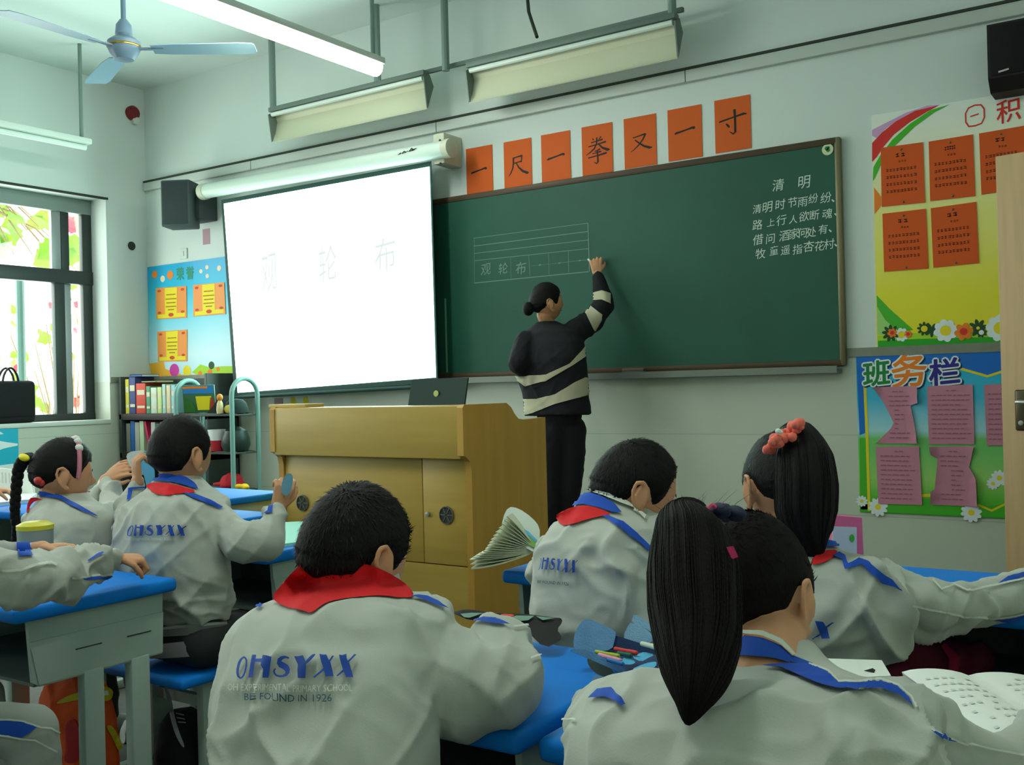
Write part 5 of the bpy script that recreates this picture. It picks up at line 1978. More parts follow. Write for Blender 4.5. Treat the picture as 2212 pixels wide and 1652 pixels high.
class Person:
    def __init__(s, name, label, head, h, hyaw, hpitch, hroll, secs, byaw, armL, armR, handL=None, handR=None, voxel=.006, seed=1, amp=.006, legs='sit', hair='short', jacket_mat=None, hip=None, skin=None, wr=1.0, smooth=5, knees=None, group=None, hair_mat=None, fuzz=0, trouser_mat=None, tie=None, thick=.045, hk=None, lift=.005):
        s.hc = P(*head)
        s.h = h
        s.rot = head_rot(hyaw, hpitch, hroll)
        mb = MB()
        head_mesh(mb, s.hc, h, s.rot)
        for sd in (-1, 1):
            ear(mb, s.hc, h, s.rot, sd)
        nb = P(*secs[0][:3])
        nk = s.hc + s.rot @ (Vector((0, -.10, -.30)) * h)
        chest = P(*secs[min(7, len(secs) - 3)][:3])
        hipc = P(*secs[-1][:3]) if hip is None else hip
        mb.chain([(nk, .215 * h), (nb, .20 * h), (chest, .25 * h), (hipc, .36 * h)], 14)
        fo = Vector((-math.sin(R_(byaw)), math.cos(R_(byaw)), 0))
        la = Vector((fo.y, -fo.x, 0))
        s.fo, s.la = fo, la
        aL, aR = joints(armL), joints(armR)
        if legs == 'sit':
            for arm in (aL, aR):
                for q_, r_ in arm[-2:]:
                    q_.z = max(q_.z, DESK_Z + r_ * .85)
        for arm, hd, th in ((aL, handL, 1), (aR, handR, -1)):
            ch = [(p, max(.019, min(r * .55, .032))) for p, r in arm]
            mb.chain([(chest, .03)] + ch, 12)
            if hd is not None:
                w = P(*hd['w'])
                if legs == 'sit':
                    w.z = max(w.z, DESK_Z + .034 + (lift if lift > .01 else 0))
                mb.capsule(ch[-1][0], w, ch[-1][1] * .95, .021 * h / .21, 12)
                hand(mb, w, hd['d'], hd['n'], hd.get('L', .14 * h / .205), hd.get('t', th), hd.get('curl', (40, 45, 50, 55)), hd.get('tc', 25), hd.get('sp', 7), hd.get('point'))
        # legs
        legs_j = []
        if legs == 'sit':
            hz = SEAT_Z + .078
            for q, sd in enumerate((-1, 1)):
                hp = Vector((hipc.x, hipc.y, hz)) + la * (sd * .075)
                kn = hp + fo * .31 + la * (sd * .03) + Vector((0, 0, -.035))
                if knees and knees[q] is not None:
                    kn = knees[q]
                ft = kn + fo * .03 + Vector((0, 0, 0))
                ft.z = .07
                legs_j.append([(hp, .078), (hp.lerp(kn, .5), .060), (kn, .054), (kn.lerp(ft, .45), .050), (ft, .042)])
        elif legs:
            legs_j = [joints(l) for l in legs]
        for lj in legs_j:
            mb.chain([(hipc, .06)] + [(p, r * .62) for p, r in lj], 12)
        body = remesh(mb.bm, .0036 if h < .5 else .004, 2)
        base = Vector((hipc.x, hipc.y, 0))
        if legs == 'sit':
            clear_furniture(body, False, lift)
        body.materials.append(skin or m_skin)
        s.body_me = body
        s.o = obj(name, body, None, base)
        # obj() moved the mesh to the local origin; keep a world copy for draping
        bw = body.copy()
        bw.transform(Matrix.Translation(base))
        tag(s.o, label, 'person', group)
        # eyes, brows, lips
        for sd in (-1, 1):
            ec = s.hc + s.rot @ (headf(sd * .36, .92, -.03) * h * .985)
            e = MB().ball(ec, (.045 * h, .022 * h, .020 * h), 12, 0, s.rot).build('eye', m_eye, s.o, smooth=80)
            MB().ball(ec + s.rot @ (Vector((0, .016, 0)) * h), (.018 * h, .009 * h, .018 * h), 10, 0, s.rot).build('iris', m_iris, e, smooth=80)
            MB().tube([s.hc + s.rot @ (headf(sd * x, .9, z) * h * 1.005) for x, z in ((.18, .12), (.34, .16), (.52, .11))], [.008 * h, .010 * h, .004 * h], 6).build('eyebrow', m_brow, s.o)
        MB().tube([s.hc + s.rot @ (headf(x, .93, -.53) * h * 1.0) for x in (-.16, -.08, 0, .08, .16)], [.004 * h, .014 * h, .016 * h, .014 * h, .004 * h], 8).build('lips', m_lip, s.o)
        # jacket
        mb = MB()
        loft(mb, secs, byaw)
        for arm in (aL, aR):
            mb.chain(arm, 16)
        jm = remesh(mb.bm, voxel, smooth)
        wrinkle(jm, seed, amp, wr, nb)
        if legs == 'sit':
            clear_furniture(jm, False, lift)
        jm.materials.append(jacket_mat or m_jacket)
        s.jbvh = bvh_of(jm)
        s.abvh = bvh_of(jm, bw)
        s.bbvh = bvh_of(bw)
        s.jacket = obj('jacket', jm, s.o)
        # trousers and shoes
        if legs_j:
            mb = MB()
            mb.ball(Vector((hipc.x, hipc.y, SEAT_Z + .086 if legs == 'sit' else hipc.z)), (.112 if legs == 'sit' else .15, .09, .085), 20, 0, Matrix.Rotation(R_(byaw), 3, 'Z'))
            for lj in legs_j:
                mb.chain(lj, 14)
            tm = remesh(mb.bm, .010, 4)
            wrinkle(tm, seed + 5, .004)
            if legs == 'sit':
                clear_furniture(tm, True)
            tm.materials.append(trouser_mat or m_trousers)
            s.tbvh = bvh_of(tm)
            s.trousers = obj('trousers', tm, s.o)
            for lj in legs_j:
                f = lj[-1][0]
                mb = MB()
                c = Vector((f.x, f.y, 0))
                rings = []
                for t, w, hh in ((-.07, .022, .05), (-.055, .032, .075), (0, .036, .08), (.05, .038, .055), (.10, .038, .042), (.135, .026, .034), (.148, .010, .026)):
                    rings.append([c + fo * t + la * (w * math.cos(a)) + Vector((0, 0, max(0.0, hh / 2 + hh / 2 * math.sin(a)))) for a in (2 * math.pi * k / 14 for k in range(14))])
                mb.rings(rings).build('shoe', m_shoe, s.o)
        if hair:
            s.hair = hair_cap('hair', s.hc, h, s.rot, hairline_short if hair == 'short' else hairline_girl, thick, s.o, hair_mat or m_hair, fuzz, .011 if hair == 'short' else .012, seed, tie=tie, lay_=.22 if hair == 'short' else .05, **(hk or {}))
        bpy.data.meshes.remove(bw)

    def print_(s, name, polys, mat, off=.0042, on=None, thick=.001, step=4, rounded=0, relax=0, parent=None):
        many = isinstance(polys[0][0], (tuple, list, Vector))
        if many and name != 'back_lettering':
            for pl in polys:
                drape(name, pl, on or s.jbvh, mat, parent or s.jacket, off, thick, step, relax, rounded, True)
            return
        return drape(name, polys, on or s.jbvh, mat, parent or s.jacket, off, thick, step, relax, rounded, True)

    def cloth(s, name, polys, mat, off=.006, thick=.004, step=7, relax=6, rounded=2, on=None, parent=None):
        return drape(name, polys, on or s.abvh, mat, parent or s.o, off, thick, step, relax, rounded)

    def text(s, name, string, quad, mat, bold=0.0):
        """quad = four corner points TL TR BR BL seen on the jacket"""
        vs, fs, _ = text2d(string, 2, bold)
        TL, TR, BR, BL = [Vector(q) for q in quad]
        v2 = []
        for u, v in vs:
            t = TL.lerp(TR, u)
            b = BL.lerp(BR, u)
            v2.append(tuple(b.lerp(t, v)))
        bm = lay(v2, fs, s.jbvh, .004, .0008, 0, True)
        if bm is None:
            return
        mb = MB()
        mb.bm.free()
        mb.bm = bm
        return mb.build(name, mat, s.jacket, smooth=None)

    def letters(s, quad, skip=0, offs=(0, 0)):
        """the bold jacket lettering, drawn stroke by stroke and laid on the cloth"""
        TL, TR, BR, BL = [Vector(q) for q in quad]

        def mp(p):
            u, v = (p[0] - 115) / (2005 - 115), (p[1] - 280) / (655 - 280)
            return tuple(TL.lerp(TR, u).lerp(BL.lerp(BR, u), v))
        polys = [[mp(p) for p in pl] for pl in LETTERS[skip:]]
        return s.print_('back_lettering', polys, m_letter, step=6, off=.006)


def rib(pts):
    return ribbon([(p[0], p[1]) for p in pts], [p[2] for p in pts])


LETTERS = [rib([(255, 318, 26), (232, 328, 30), (205, 357, 38), (180, 402, 44), (161, 460, 46), (150, 520, 44), (148, 575, 40), (157, 620, 34), (190, 650, 26)]), rib([(250, 318, 26), (276, 328, 26), (292, 356, 26), (294, 410, 27), (284, 475, 27), (268, 540, 27), (244, 600, 27), (216, 640, 26), (184, 652, 24)]),
           [(370, 290), (435, 290), (428, 350), (538, 350), (548, 290), (660, 290), (615, 635), (510, 635), (533, 395), (422, 395), (400, 635), (318, 635)],
           rib([(968, 318, 26), (930, 302, 32), (888, 298, 42), (838, 312, 62), (800, 342, 80), (795, 385, 95), (825, 420, 105), (870, 442, 108), (915, 470, 104), (942, 512, 92), (944, 556, 72), (916, 596, 50), (870, 618, 36), (815, 618, 30), (760, 604, 28), (722, 570, 28), (704, 528, 30), (714, 500, 28), (738, 488, 22)]),
           [(1055, 285), (1185, 285), (1232, 372), (1305, 300), (1352, 290), (1345, 312), (1237, 412), (1220, 630), (1100, 630), (1115, 425)],
           [(1412, 290), (1525, 290), (1565, 372), (1620, 298), (1650, 300), (1585, 390), (1640, 635), (1510, 635), (1480, 540), (1365, 628), (1345, 610), (1470, 500)],
           [(1733, 290), (1840, 290), (1878, 372), (1960, 295), (2002, 300), (1898, 392), (1972, 645), (1850, 645), (1812, 555), (1705, 635), (1688, 620), (1795, 520)]]


def pony(name, path, radii, parent, mat, n=260, seed=3, seg=14, core=True, tipspread=1.0):
    """a bundle of hair strands round a core"""
    rng = random.Random(seed)
    pts = [Vector(p) for p in path]
    # resample with Catmull-Rom
    fine, fr = [], []
    for i in range(len(pts) - 1):
        p0, p1, p2, p3 = pts[max(i - 1, 0)], pts[i], pts[i + 1], pts[min(i + 2, len(pts) - 1)]
        for k in range(5):
            t = k / 5
            fine.append(.5 * ((2 * p1) + (p2 - p0) * t + (2 * p0 - 5 * p1 + 4 * p2 - p3) * t * t + (3 * p1 - p0 - 3 * p2 + p3) * t ** 3))
            fr.append(radii[i] * (1 - t) + radii[i + 1] * t)
    fine.append(pts[-1])
    fr.append(radii[-1])
    m_ = len(fine)
    mb = MB()
    fr_ax = []
    up = None
    for i in range(m_):
        d = (fine[min(i + 1, m_ - 1)] - fine[max(i - 1, 0)]).normalized()
        if up is None:
            up = frame(d)[0]
        a = (up - d * up.dot(d)).normalized()
        up = a
        fr_ax.append((a, d.cross(a)))
    if core:
        rings = []
        for i in range(m_):
            a, b = fr_ax[i]
            rings.append([fine[i] + (a * math.cos(t) + b * math.sin(t)) * fr[i] * (.945 + .012 * math.sin(9 * t + 1.3) + .012 * math.sin(23 * t)) for t in (2 * math.pi * k / 64 for k in range(64))])
        mb.rings(rings)
    for q in range(n):
        th = rng.uniform(0, 2 * math.pi)
        rr = rng.uniform(.90, .955)
        dth = rng.uniform(-.12, .12)
        end = m_ - 1 - int(rng.random() ** 2 * 4)
        sp, sr = [], []
        for i in range(0, end + 1):
            a, b = fr_ax[i]
            f = i / (m_ - 1)
            t = th + dth * f
            R1 = fr[i] * rr * (1 + .05 * noise.noise(Vector((q * 3.3, f * 3, seed))))
            sp.append(fine[i] + (a * math.cos(t) + b * math.sin(t)) * R1)
            sr.append(.0007 * (1 - .7 * (i / max(1, end)) ** 3))
        mb.tube(sp, sr, 4, cap=False)
    return mb.build(name, mat, parent, smooth=80)


S6 = (440, 1000, 2.534)
S7 = (1000, 880, 2.664)
S8 = (1200, 880, 2.1403)
S3 = (0, 780, 3.16)

# ---------------------------------------------------------------- central boy, red scarf
c_secs = lr([(1206, 690, 846, 1.62, .9), (1236, 680, 862, 1.61, .9), (1262, 668, 860, 1.60, .8), (1284, 622, 884, 1.58, .7), (1306, 546, 928, 1.56), (1326, 516, 960, 1.55), (1352, 494, 968, 1.54), (1400, 472, 965, 1.52), (1470, 455, 952, 1.48), (1560, 445, 940, 1.44), (1652, 441, 930, 1.40), (1760, 445, 925, 1.38), (1850, 455, 915, 1.38)], 1.5, .58)
BC = Person('schoolboy', 'boy in lettered grey jacket and wide red scarf, back turned, elbow on his desk', (768, 1196, 1.60), .200, -4, 10, 2, c_secs, 0,
            [(540, 1400, 1.62, 58), (565, 1450, 1.8, 46), (625, 1440, 2.0, 36)], [(905, 1390, 1.5, 78), (1002, 1484, 1.43, 108), (1098, 1480, 1.42, 86), (1085, 1400, 1.55, 66), (1030, 1395, 1.66, 44), (1005, 1405, 1.70, 36)],
            dict(w=(660, 1430, 2.05), d=(.3, 1, 0), n=(0, 0, -1)), dict(w=(985, 1410, 1.73), d=(-.8, .5, -.1), n=(0, 0, -1)), voxel=.0055, seed=2, amp=.018, fuzz=9000, thick=.05)
m_t = m_trousers
BC.cloth('red_scarf', cz([(366, 735), (430, 660), (490, 590), (548, 545), (650, 522), (720, 530), (850, 543), (950, 570), (1050, 620), (1120, 670), (1158, 728), (1090, 738), (980, 722), (880, 728), (780, 738), (690, 755), (640, 780), (590, 822), (540, 805), (430, 782)], *S6), m_scarf, off=.010, thick=.005, relax=10, rounded=1)
BC.print_('shoulder_stripe', [cz([(1135, 738), (1175, 732), (1230, 738), (1290, 768), (1332, 802), (1290, 793), (1220, 765)], *S6), cz([(245, 768), (270, 761), (332, 785), (315, 800), (290, 792)], *S6)], m_jblue)
BC.print_('sleeve_stripe', [cz([(1420, 878), (1480, 868), (1540, 850), (1600, 857), (1668, 892), (1580, 888), (1520, 870)], *S6)], m_jblue)
BC.print_('sleeve_piping', [ribbon(cz([(1790, 1078), (1830, 1062), (1872, 1042)], *S6), 4), ribbon(cz([(1690, 905), (1760, 895), (1800, 900)], *S6), 4)], m_jacket_w)
BC.letters(cz([(115, 280), (2005, 280), (2005, 655), (115, 655)], 500, 1380, 7.373))
BC.text('lettering_line', 'OH EXPERIMENTAL PRIMARY SCHOOL', [(496, 1478), (764, 1481), (764, 1496), (496, 1492)], m_letter_w, .0)
BC.text('founding_line', 'BE FOUND IN 1926', [(533, 1498), (720, 1501), (720, 1517), (533, 1513)], m_letter_d, .0)

# ---------------------------------------------------------------- nearest girl, long ponytail
d_secs = lr([(1378, 1588, 1752, 1.27, .95), (1408, 1572, 1774, 1.26, .95), (1434, 1540, 1806, 1.24, .85), (1456, 1420, 1880, 1.2, .66), (1480, 1300, 1945, 1.18), (1515, 1236, 1985, 1.15), (1580, 1210, 1998, 1.11), (1660, 1206, 2000, 1.08), (1760, 1212, 1990, 1.07), (1900, 1225, 1975, 1.07), (2000, 1240, 1950, 1.07)], 1.15, .56)
GD = Person('schoolgirl', 'girl with long thick black ponytail and navy bow, back turned, nearest of all', (1620, 1284, 1.33), .202, -3, 14, -3, d_secs, 0,
            [(1275, 1560, 1.2, 60), (1310, 1570, 1.36, 46), (1440, 1540, 1.48, 34)], [(1925, 1555, 1.13, 70), (2030, 1620, 1.14, 82), (2150, 1665, 1.17, 82), (2270, 1650, 1.25, 56), (2320, 1570, 1.34, 36)],
            dict(w=(1475, 1525, 1.52), d=(.5, .6, 0), n=(0, 0, -1)), dict(w=(2335, 1545, 1.37), d=(-.3, 1, 0), n=(0, 0, -1)), voxel=.005, seed=5, amp=.017, lift=.024, hair='girl', hair_mat=m_hair2, fuzz=5000, thick=.032, tie=P(1560, 1105, 1.27))
GD.print_('collar_band', [cz([(820, 1152), (850, 1095), (880, 1064), (960, 1078), (1040, 1112), (1080, 1152), (1190, 1197), (1150, 1203), (1000, 1168), (900, 1160)], *S8)], m_jblue, on=GD.abvh, off=.004)
GD.print_('collar_rim', [cz([(872, 1060), (868, 1044), (960, 1050), (1040, 1088), (1095, 1150), (1078, 1152), (1030, 1108), (960, 1073)], *S8)], m_jacket_w, on=GD.abvh, off=.006)
GD.print_('shoulder_stripe', [cz([(955, 1206), (1060, 1196), (1180, 1200), (1260, 1237), (1310, 1287), (1400, 1282), (1500, 1275), (1580, 1300), (1640, 1350), (1662, 1392), (1590, 1342), (1500, 1308), (1400, 1312), (1300, 1312), (1200, 1286), (1120, 1250), (1040, 1216)], *S8), cz([(160, 1352), (200, 1313), (260, 1308), (300, 1340), (326, 1382), (305, 1390), (270, 1360), (220, 1346)], *S8)], m_jblue)
GD.print_('shoulder_piping', [ribbon(cz([(1170, 1198), (1262, 1230), (1312, 1280), (1400, 1276), (1500, 1268), (1590, 1296), (1650, 1345), (1680, 1400)], *S8), 4), ribbon(cz([(15, 1450), (60, 1445), (100, 1455)], *S8), 4), ribbon(cz([(1740, 1500), (1850, 1545), (2000, 1580), (2160, 1612)], *S8), 4)], m_jacket_w)
GD.print_('sleeve_stripe', [cz([(1738, 1502), (1790, 1516), (1850, 1548), (1780, 1537)], *S8)], m_jblue)
pp = cz([(655, 488), (600, 540), (625, 640), (638, 780), (645, 930), (655, 1080), (650, 1220), (635, 1340), (610, 1465)], *S8)
dd = [1.26, 1.235, 1.19, 1.15, 1.11, 1.07, 1.03, 1.0, .985]
rr = [34, 62, 90, 103, 104, 98, 78, 48, 6]
pony('ponytail', [P(x, y, d) for (x, y), d in zip(pp, dd)], [r / F_PX * d for r, d in zip(rr, dd)], GD.o, m_hair2, 800, 7)
mb = MB()
rng = random.Random(3)
tp = P(1508, 1110, 1.25)
for _ in range(34):
    a = Vector((rng.gauss(0, .022), rng.gauss(0, .02), rng.uniform(.010, .036)))
    s0 = tp + Vector((rng.gauss(0, .012), rng.gauss(0, .012), -.012))
    mb.tube([s0, s0 + a * .6 + Vector((0, 0, .004)), s0 + a * 1.15], [.00032, .00025, .0001], 3, cap=False)
mb.build('stray_hairs', m_hair2, GD.o, smooth=None)
# bow, pink band, clip are worn: parts of the girl
mb = MB()
bc = P(1568, 1108, 1.25)
for s in (-1, 1):
    e = P(1572 + s * 16, 1106 + s * 3, 1.245)
    mb.ball(e, (.019, .010, .010), 16, 0, Matrix.Rotation(R_(-33), 3, 'Z'))
mb.ball(bc, (.008, .012, .012), 10)
mb.build('navy_bow', M('bow_navy', rgb(26, 34, 62), .7), GD.o)
mb = MB()
pts = [P(1522 + 4 * k, 1095 + 5 * math.sin(k * 1.1), 1.24) for k in range(11)]
mb.tube(pts, .0028, 6)
mb.build('pink_hair_band', M('band_pink', rgb(226, 90, 130), .6), GD.o)
q = [P(*cz([p], *S8)[0], 1.125) for p in ((790, 645), (822, 640), (845, 690), (815, 702))]
mb = MB().prism(q, (P(1590, 1190, 1.135) - P(1590, 1190, 1.13)))
cl = mb.build('pink_clip', M('clip_pink', rgb(206, 40, 110), .4), GD.o)

# ---------------------------------------------------------------- boy right of the podium
e_secs = lr([(1066, 1262, 1372, 2.16, .95), (1090, 1240, 1392, 2.15, .9), (1112, 1222, 1412, 2.14, .8), (1140, 1180, 1440, 2.12), (1180, 1158, 1462, 2.1), (1240, 1142, 1478, 2.1), (1300, 1134, 1482, 2.09), (1350, 1137, 1475, 2.08), (1400, 1150, 1465, 2.08), (1450, 1160, 1450, 2.08)], 2.1, .66)
BE = Person('schoolboy', 'boy in grey jacket with small red scarf, head bent right, beside the fanned-open book', (1371, 1060, 2.16), .205, -42, 18, 0, e_secs, -8,
            [(1190, 1190, 2.2, 34), (1170, 1245, 2.35, 32), (1200, 1215, 2.55, 22)], [(1448, 1195, 2.08, 40), (1500, 1280, 2.12, 40), (1490, 1235, 2.4, 26)],
            dict(w=(1215, 1212, 2.6), d=(.5, 1, 0), n=(0, 0, -1)), dict(w=(1480, 1225, 2.5), d=(-.6, 1, 0), n=(0, 0, -1)), voxel=.006, seed=9, amp=.017, fuzz=6000, thick=.034)
BE.print_('collar_rim', [cz([(648, 500), (660, 470), (740, 464), (850, 490), (960, 560), (1052, 632), (1040, 652), (985, 590), (910, 560), (800, 512), (720, 492)], *S7)], m_jacket_w, on=BE.abvh, off=.006)
BE.print_('collar_band', [cz([(606, 580), (622, 545), (650, 498), (720, 496), (800, 518), (870, 558), (912, 612), (860, 613), (780, 580), (700, 562), (640, 570)], *S7)], m_jblue, on=BE.abvh, off=.005)
BE.cloth('red_scarf', cz([(528, 622), (570, 598), (620, 574), (700, 560), (790, 580), (862, 616), (800, 622), (700, 647), (620, 674), (562, 677)], *S7), m_scarf, off=.009, thick=.004, step=5, rounded=1)
BE.print_('shoulder_stripe', [cz([(800, 625), (832, 621), (920, 663), (1000, 728), (1078, 805), (1066, 828), (980, 757), (900, 692)], *S7)], m_jblue)
BE.letters(cz([(445, 862), (668, 880), (655, 950), (440, 938)], *S7), 1)
BE.text('founding_line', 'BE FOUND IN 1926', cz([(440, 992), (620, 1006), (616, 1026), (438, 1010)], *S7), m_letter_d)

# ---------------------------------------------------------------- girl with coral scrunchie
f_secs = lr([(1158, 1700, 1792, 1.98, .95), (1180, 1688, 1806, 1.97, .9), (1200, 1650, 1850, 1.95, .75), (1222, 1612, 1935, 1.93), (1260, 1596, 1955, 1.92), (1320, 1590, 1950, 1.9), (1380, 1592, 1930, 1.9), (1440, 1600, 1905, 1.9), (1520, 1610, 1890, 1.9), (1590, 1615, 1885, 1.9)], 1.9, .62)
GF = Person('schoolgirl', 'girl with a coral scrunchie and high ponytail, arm stretched right over her desk', (1697, 1050, 2.02), .205, 40, 14, 0, f_secs, 0,
            [(1630, 1270, 1.98, 42), (1600, 1340, 2.1, 40), (1660, 1290, 2.35, 28)], [(1920, 1272, 1.9, 54), (1985, 1310, 1.88, 58), (2065, 1312, 1.92, 52), (2140, 1300, 1.98, 48), (2215, 1285, 2.06, 42), (2270, 1278, 2.14, 32)],
            dict(w=(1680, 1275, 2.42), d=(.5, 1, 0), n=(0, 0, -1)), dict(w=(2292, 1276, 2.18), d=(.2, 1, 0), n=(0, 0, -1)), voxel=.0055, seed=13, amp=.018, hair='girl', fuzz=3500, thick=.036, tie=P(1700, 945, 2.02))
GF.print_('shoulder_stripe', [cz([(1282, 692), (1310, 674), (1338, 690), (1358, 724), (1400, 700), (1450, 715), (1500, 760), (1560, 795), (1605, 850), (1570, 828), (1500, 812), (1460, 770), (1410, 728), (1370, 745), (1345, 748), (1325, 708)], *S8)], m_jblue)
GF.print_('sleeve_stripe', [cz([(2040, 822), (2090, 786), (2170, 764), (2230, 752), (2230, 772), (2170, 786), (2095, 806)], *S8), cz([(2020, 978), (2100, 968), (2170, 950), (2230, 936), (2230, 958), (2170, 978), (2090, 988)], *S8)], m_jblue)
GF.print_('sleeve_piping', [ribbon(cz([(1650, 915), (1760, 940), (1880, 965), (2020, 972), (2120, 960), (2230, 930)], *S8), 4), ribbon(cz([(1740, 800), (1780, 845), (1840, 822), (1900, 850), (2030, 826), (2110, 808), (2230, 776)], *S8), 4)], m_jacket_w)
GF.cloth('red_scarf', cz([(1180, 730), (1190, 690), (1240, 660), (1310, 655), (1290, 690), (1240, 715)], *S8), m_scarf, off=.009, thick=.004, step=5, rounded=1)
GF.print_('collar_band', [cz([(1180, 650), (1240, 620), (1320, 630), (1316, 654), (1250, 655), (1200, 675)], *S8)], m_jblue, on=GF.abvh, off=.006)
GF.letters(cz([(690, 975), (1290, 985), (1285, 1075), (680, 1065)], *S8), 6)
pp = cz([(1070, 150), (1120, 150), (1150, 240), (1160, 360), (1160, 480), (1175, 590), (1215, 690)], *S8)
dd = [1.99, 1.96, 1.93, 1.91, 1.9, 1.89, 1.88]
rr = [30, 45, 64, 70, 68, 52, 10]
pony('ponytail', [P(x, y, d) for (x, y), d in zip(pp, dd)], [r / F_PX * d for r, d in zip(rr, dd)], GF.o, m_hair, 450, 11)
mb = MB()
rng = random.Random(21)
for k in range(40):
    t = (k % 20) / 19
    x, y = 1660 + 72 * t, 966 - 46 * t
    mb.ball(P(x + rng.uniform(-5, 5), y + rng.uniform(-11, 11), 1.915 + rng.uniform(-.02, .02)), rng.uniform(.006, .011), 10)
sc_ = mb.build('coral_scrunchie', M('scrunchie_coral', rgb(226, 110, 92), .75), GF.o)
MB().ball(P(1681, 931, 1.89), (.006, .004, .005), 10).ball(P(1686, 933, 1.89), (.005, .004, .004), 10).build('white_charm', m_paper, sc_)

# ---------------------------------------------------------------- boy raising both hands, left
b_secs = lr([(1028, 336, 428, 2.982, .95), (1046, 322, 446, 2.961, .9), (1066, 300, 462, 2.940, .8), (1090, 268, 486, 2.919), (1130, 252, 494, 2.898), (1190, 247, 488, 2.877), (1250, 268, 486, 2.856), (1310, 300, 492, 2.856), (1345, 322, 488, 2.856)], 2.888, .66)
BB = Person('schoolboy', 'boy in grey jacket raising a blue card and a booklet, seated before the podium', (391, 981, 2.982), .211, 4, 2, 0, b_secs, -4,
            [(288, 1120, 2.993, 29), (274, 1140, 3.06, 26), (280, 1085, 3.213, 25), (292, 1052, 3.234, 19)], [(478, 1128, 2.835, 36), (528, 1170, 2.772, 44), (570, 1166, 2.793, 43), (592, 1128, 2.88, 28), (598, 1106, 2.93, 20)],
            dict(w=(297, 1040, 3.234), d=(-.1, 0, 1), n=(.3, .9, 0), curl=(70, 75, 75, 75), L=.14), dict(w=(600, 1098, 2.95), d=(.2, .3, 1), n=(-.9, .4, 0), curl=(45, 60, 65, 70), L=.135), voxel=.006, seed=17, amp=.018, fuzz=4000, thick=.036, hip=P(400, 1372, 2.856))
BB.cloth('red_scarf', cz([(992, 856), (1010, 834), (1060, 824), (1180, 836), (1260, 858), (1345, 885), (1300, 900), (1220, 902), (1130, 916), (1060, 905)], *S3), m_scarf, off=.009, thick=.004, step=4, rounded=1)
BB.print_('collar_band', [cz([(1012, 826), (1040, 775), (1080, 764), (1180, 772), (1270, 800), (1330, 840), (1350, 880), (1260, 855), (1180, 833), (1060, 822)], *S3)], m_jblue, on=BB.abvh, off=.005)
BB.print_('shoulder_stripe', [cz([(1245, 903), (1330, 912), (1430, 950), (1525, 1000), (1500, 1012), (1420, 978), (1320, 940)], *S3)], m_jblue)
BB.print_('cuff_stripe', [cz([(1835, 965), (1890, 962), (1860, 985), (1852, 1040), (1800, 1044), (1825, 1025)], *S3)], m_jblue)
BB.print_('cuff_stripe', [cz([(868, 950), (878, 870), (900, 862), (985, 858), (985, 866), (905, 874), (890, 955)], *S3)], m_jblue)
BB.letters(cz([(880, 1120), (1270, 1120), (1270, 1195), (880, 1195)], *S3))
BB.text('lettering_line', 'OH EXPERIMENTAL PRIMARY SCHOOL', cz([(865, 1206), (1200, 1206), (1200, 1224), (865, 1224)], *S3), m_letter_w)
# shirt hem and belt between jacket and seat
loft(MB(), lr([(1350, 312, 498, 2.86), (1356, 308, 502, 2.86), (1366, 312, 498, 2.86)], 2.86, .8), 0).build('waistband', M('band_grey', rgb(120, 122, 118), .8), BB.o)
loft(MB(), lr([(1386, 310, 498, 2.86), (1398, 306, 502, 2.86), (1412, 308, 500, 2.86)], 2.86, .85), 0).build('shirt_hem', M('striped_hem', rgb(130, 128, 130), .8, bump=(200, .2)), BB.o)

# ---------------------------------------------------------------- girl with headband and braid
g_secs = lr([(1066, 92, 186, 3.213, .95), (1082, 80, 200, 3.203, .85), (1100, 66, 220, 3.181), (1130, 52, 234, 3.160), (1180, 45, 240, 3.150), (1250, 44, 240, 3.150), (1320, 50, 238, 3.129), (1380, 55, 232, 3.129)], 3.150, .68)
G7 = Person('schoolgirl', 'girl with headband and thin braid, seen from the side, hand at a booklet', (136, 1022, 3.203), .205, -20, 6, 0, g_secs, -12,
            [(80, 1130, 3.255, 26), (150, 1150, 3.465, 24), (215, 1060, 3.623, 16)], [(204, 1122, 3.129, 26), (240, 1108, 3.38, 23), (240, 1070, 3.52, 19), (230, 1048, 3.57, 14)],
            dict(w=(225, 1040, 3.78), d=(.5, .3, .8), n=(.6, .5, -.2), L=.13, curl=(20, 25, 30, 35)), dict(w=(228, 1036, 3.59), d=(.8, .3, .45), n=(.2, .9, -.3), L=.145, curl=(22, 30, 35, 45), tc=10), voxel=.006, seed=23, amp=.017, knees=(Vector((-3.14, 2.10, .43)), Vector((-2.985, 2.13, .43))), hair='girl', fuzz=2500, thick=.045, tie=P(62, 990, 3.255))
G7.print_('collar_band', [cz([(228, 905), (240, 882), (330, 895), (420, 925), (480, 960), (560, 1000), (665, 1062), (640, 1058), (560, 1030), (470, 985), (400, 945), (330, 935)], *S3)], m_jblue, on=G7.abvh, off=.005)
G7.cloth('red_scarf', cz([(178, 1035), (190, 960), (215, 925), (300, 942), (240, 952), (205, 985), (195, 1035)], *S3), m_scarf, off=.008, thick=.004, step=4, rounded=1)
bz = [(50, 995), (40, 1012), (36, 1045), (33, 1080), (32, 1110), (36, 1140), (34, 1165)]
rng = random.Random(5)
mb = MB()
for i in range(26):
    t = i / 25 * (len(bz) - 1)
    k = min(int(t), len(bz) - 2)
    f = t - k
    x = bz[k][0] * (1 - f) + bz[k + 1][0] * f
    y = bz[k][1] * (1 - f) + bz[k + 1][1] * f
    sd = -1 if i % 2 else 1
    mb.ball(P(x + sd * 3.5, y, 3.17), (.016 * (1 - .4 * i / 25), .015 * (1 - .4 * i / 25), .019), 10)
mb.tube([P(66, 990, 3.21), P(52, 992, 3.18), P(44, 1004, 3.17)], [.02, .02, .016], 10)
mb.build('braid', m_hair, G7.o)
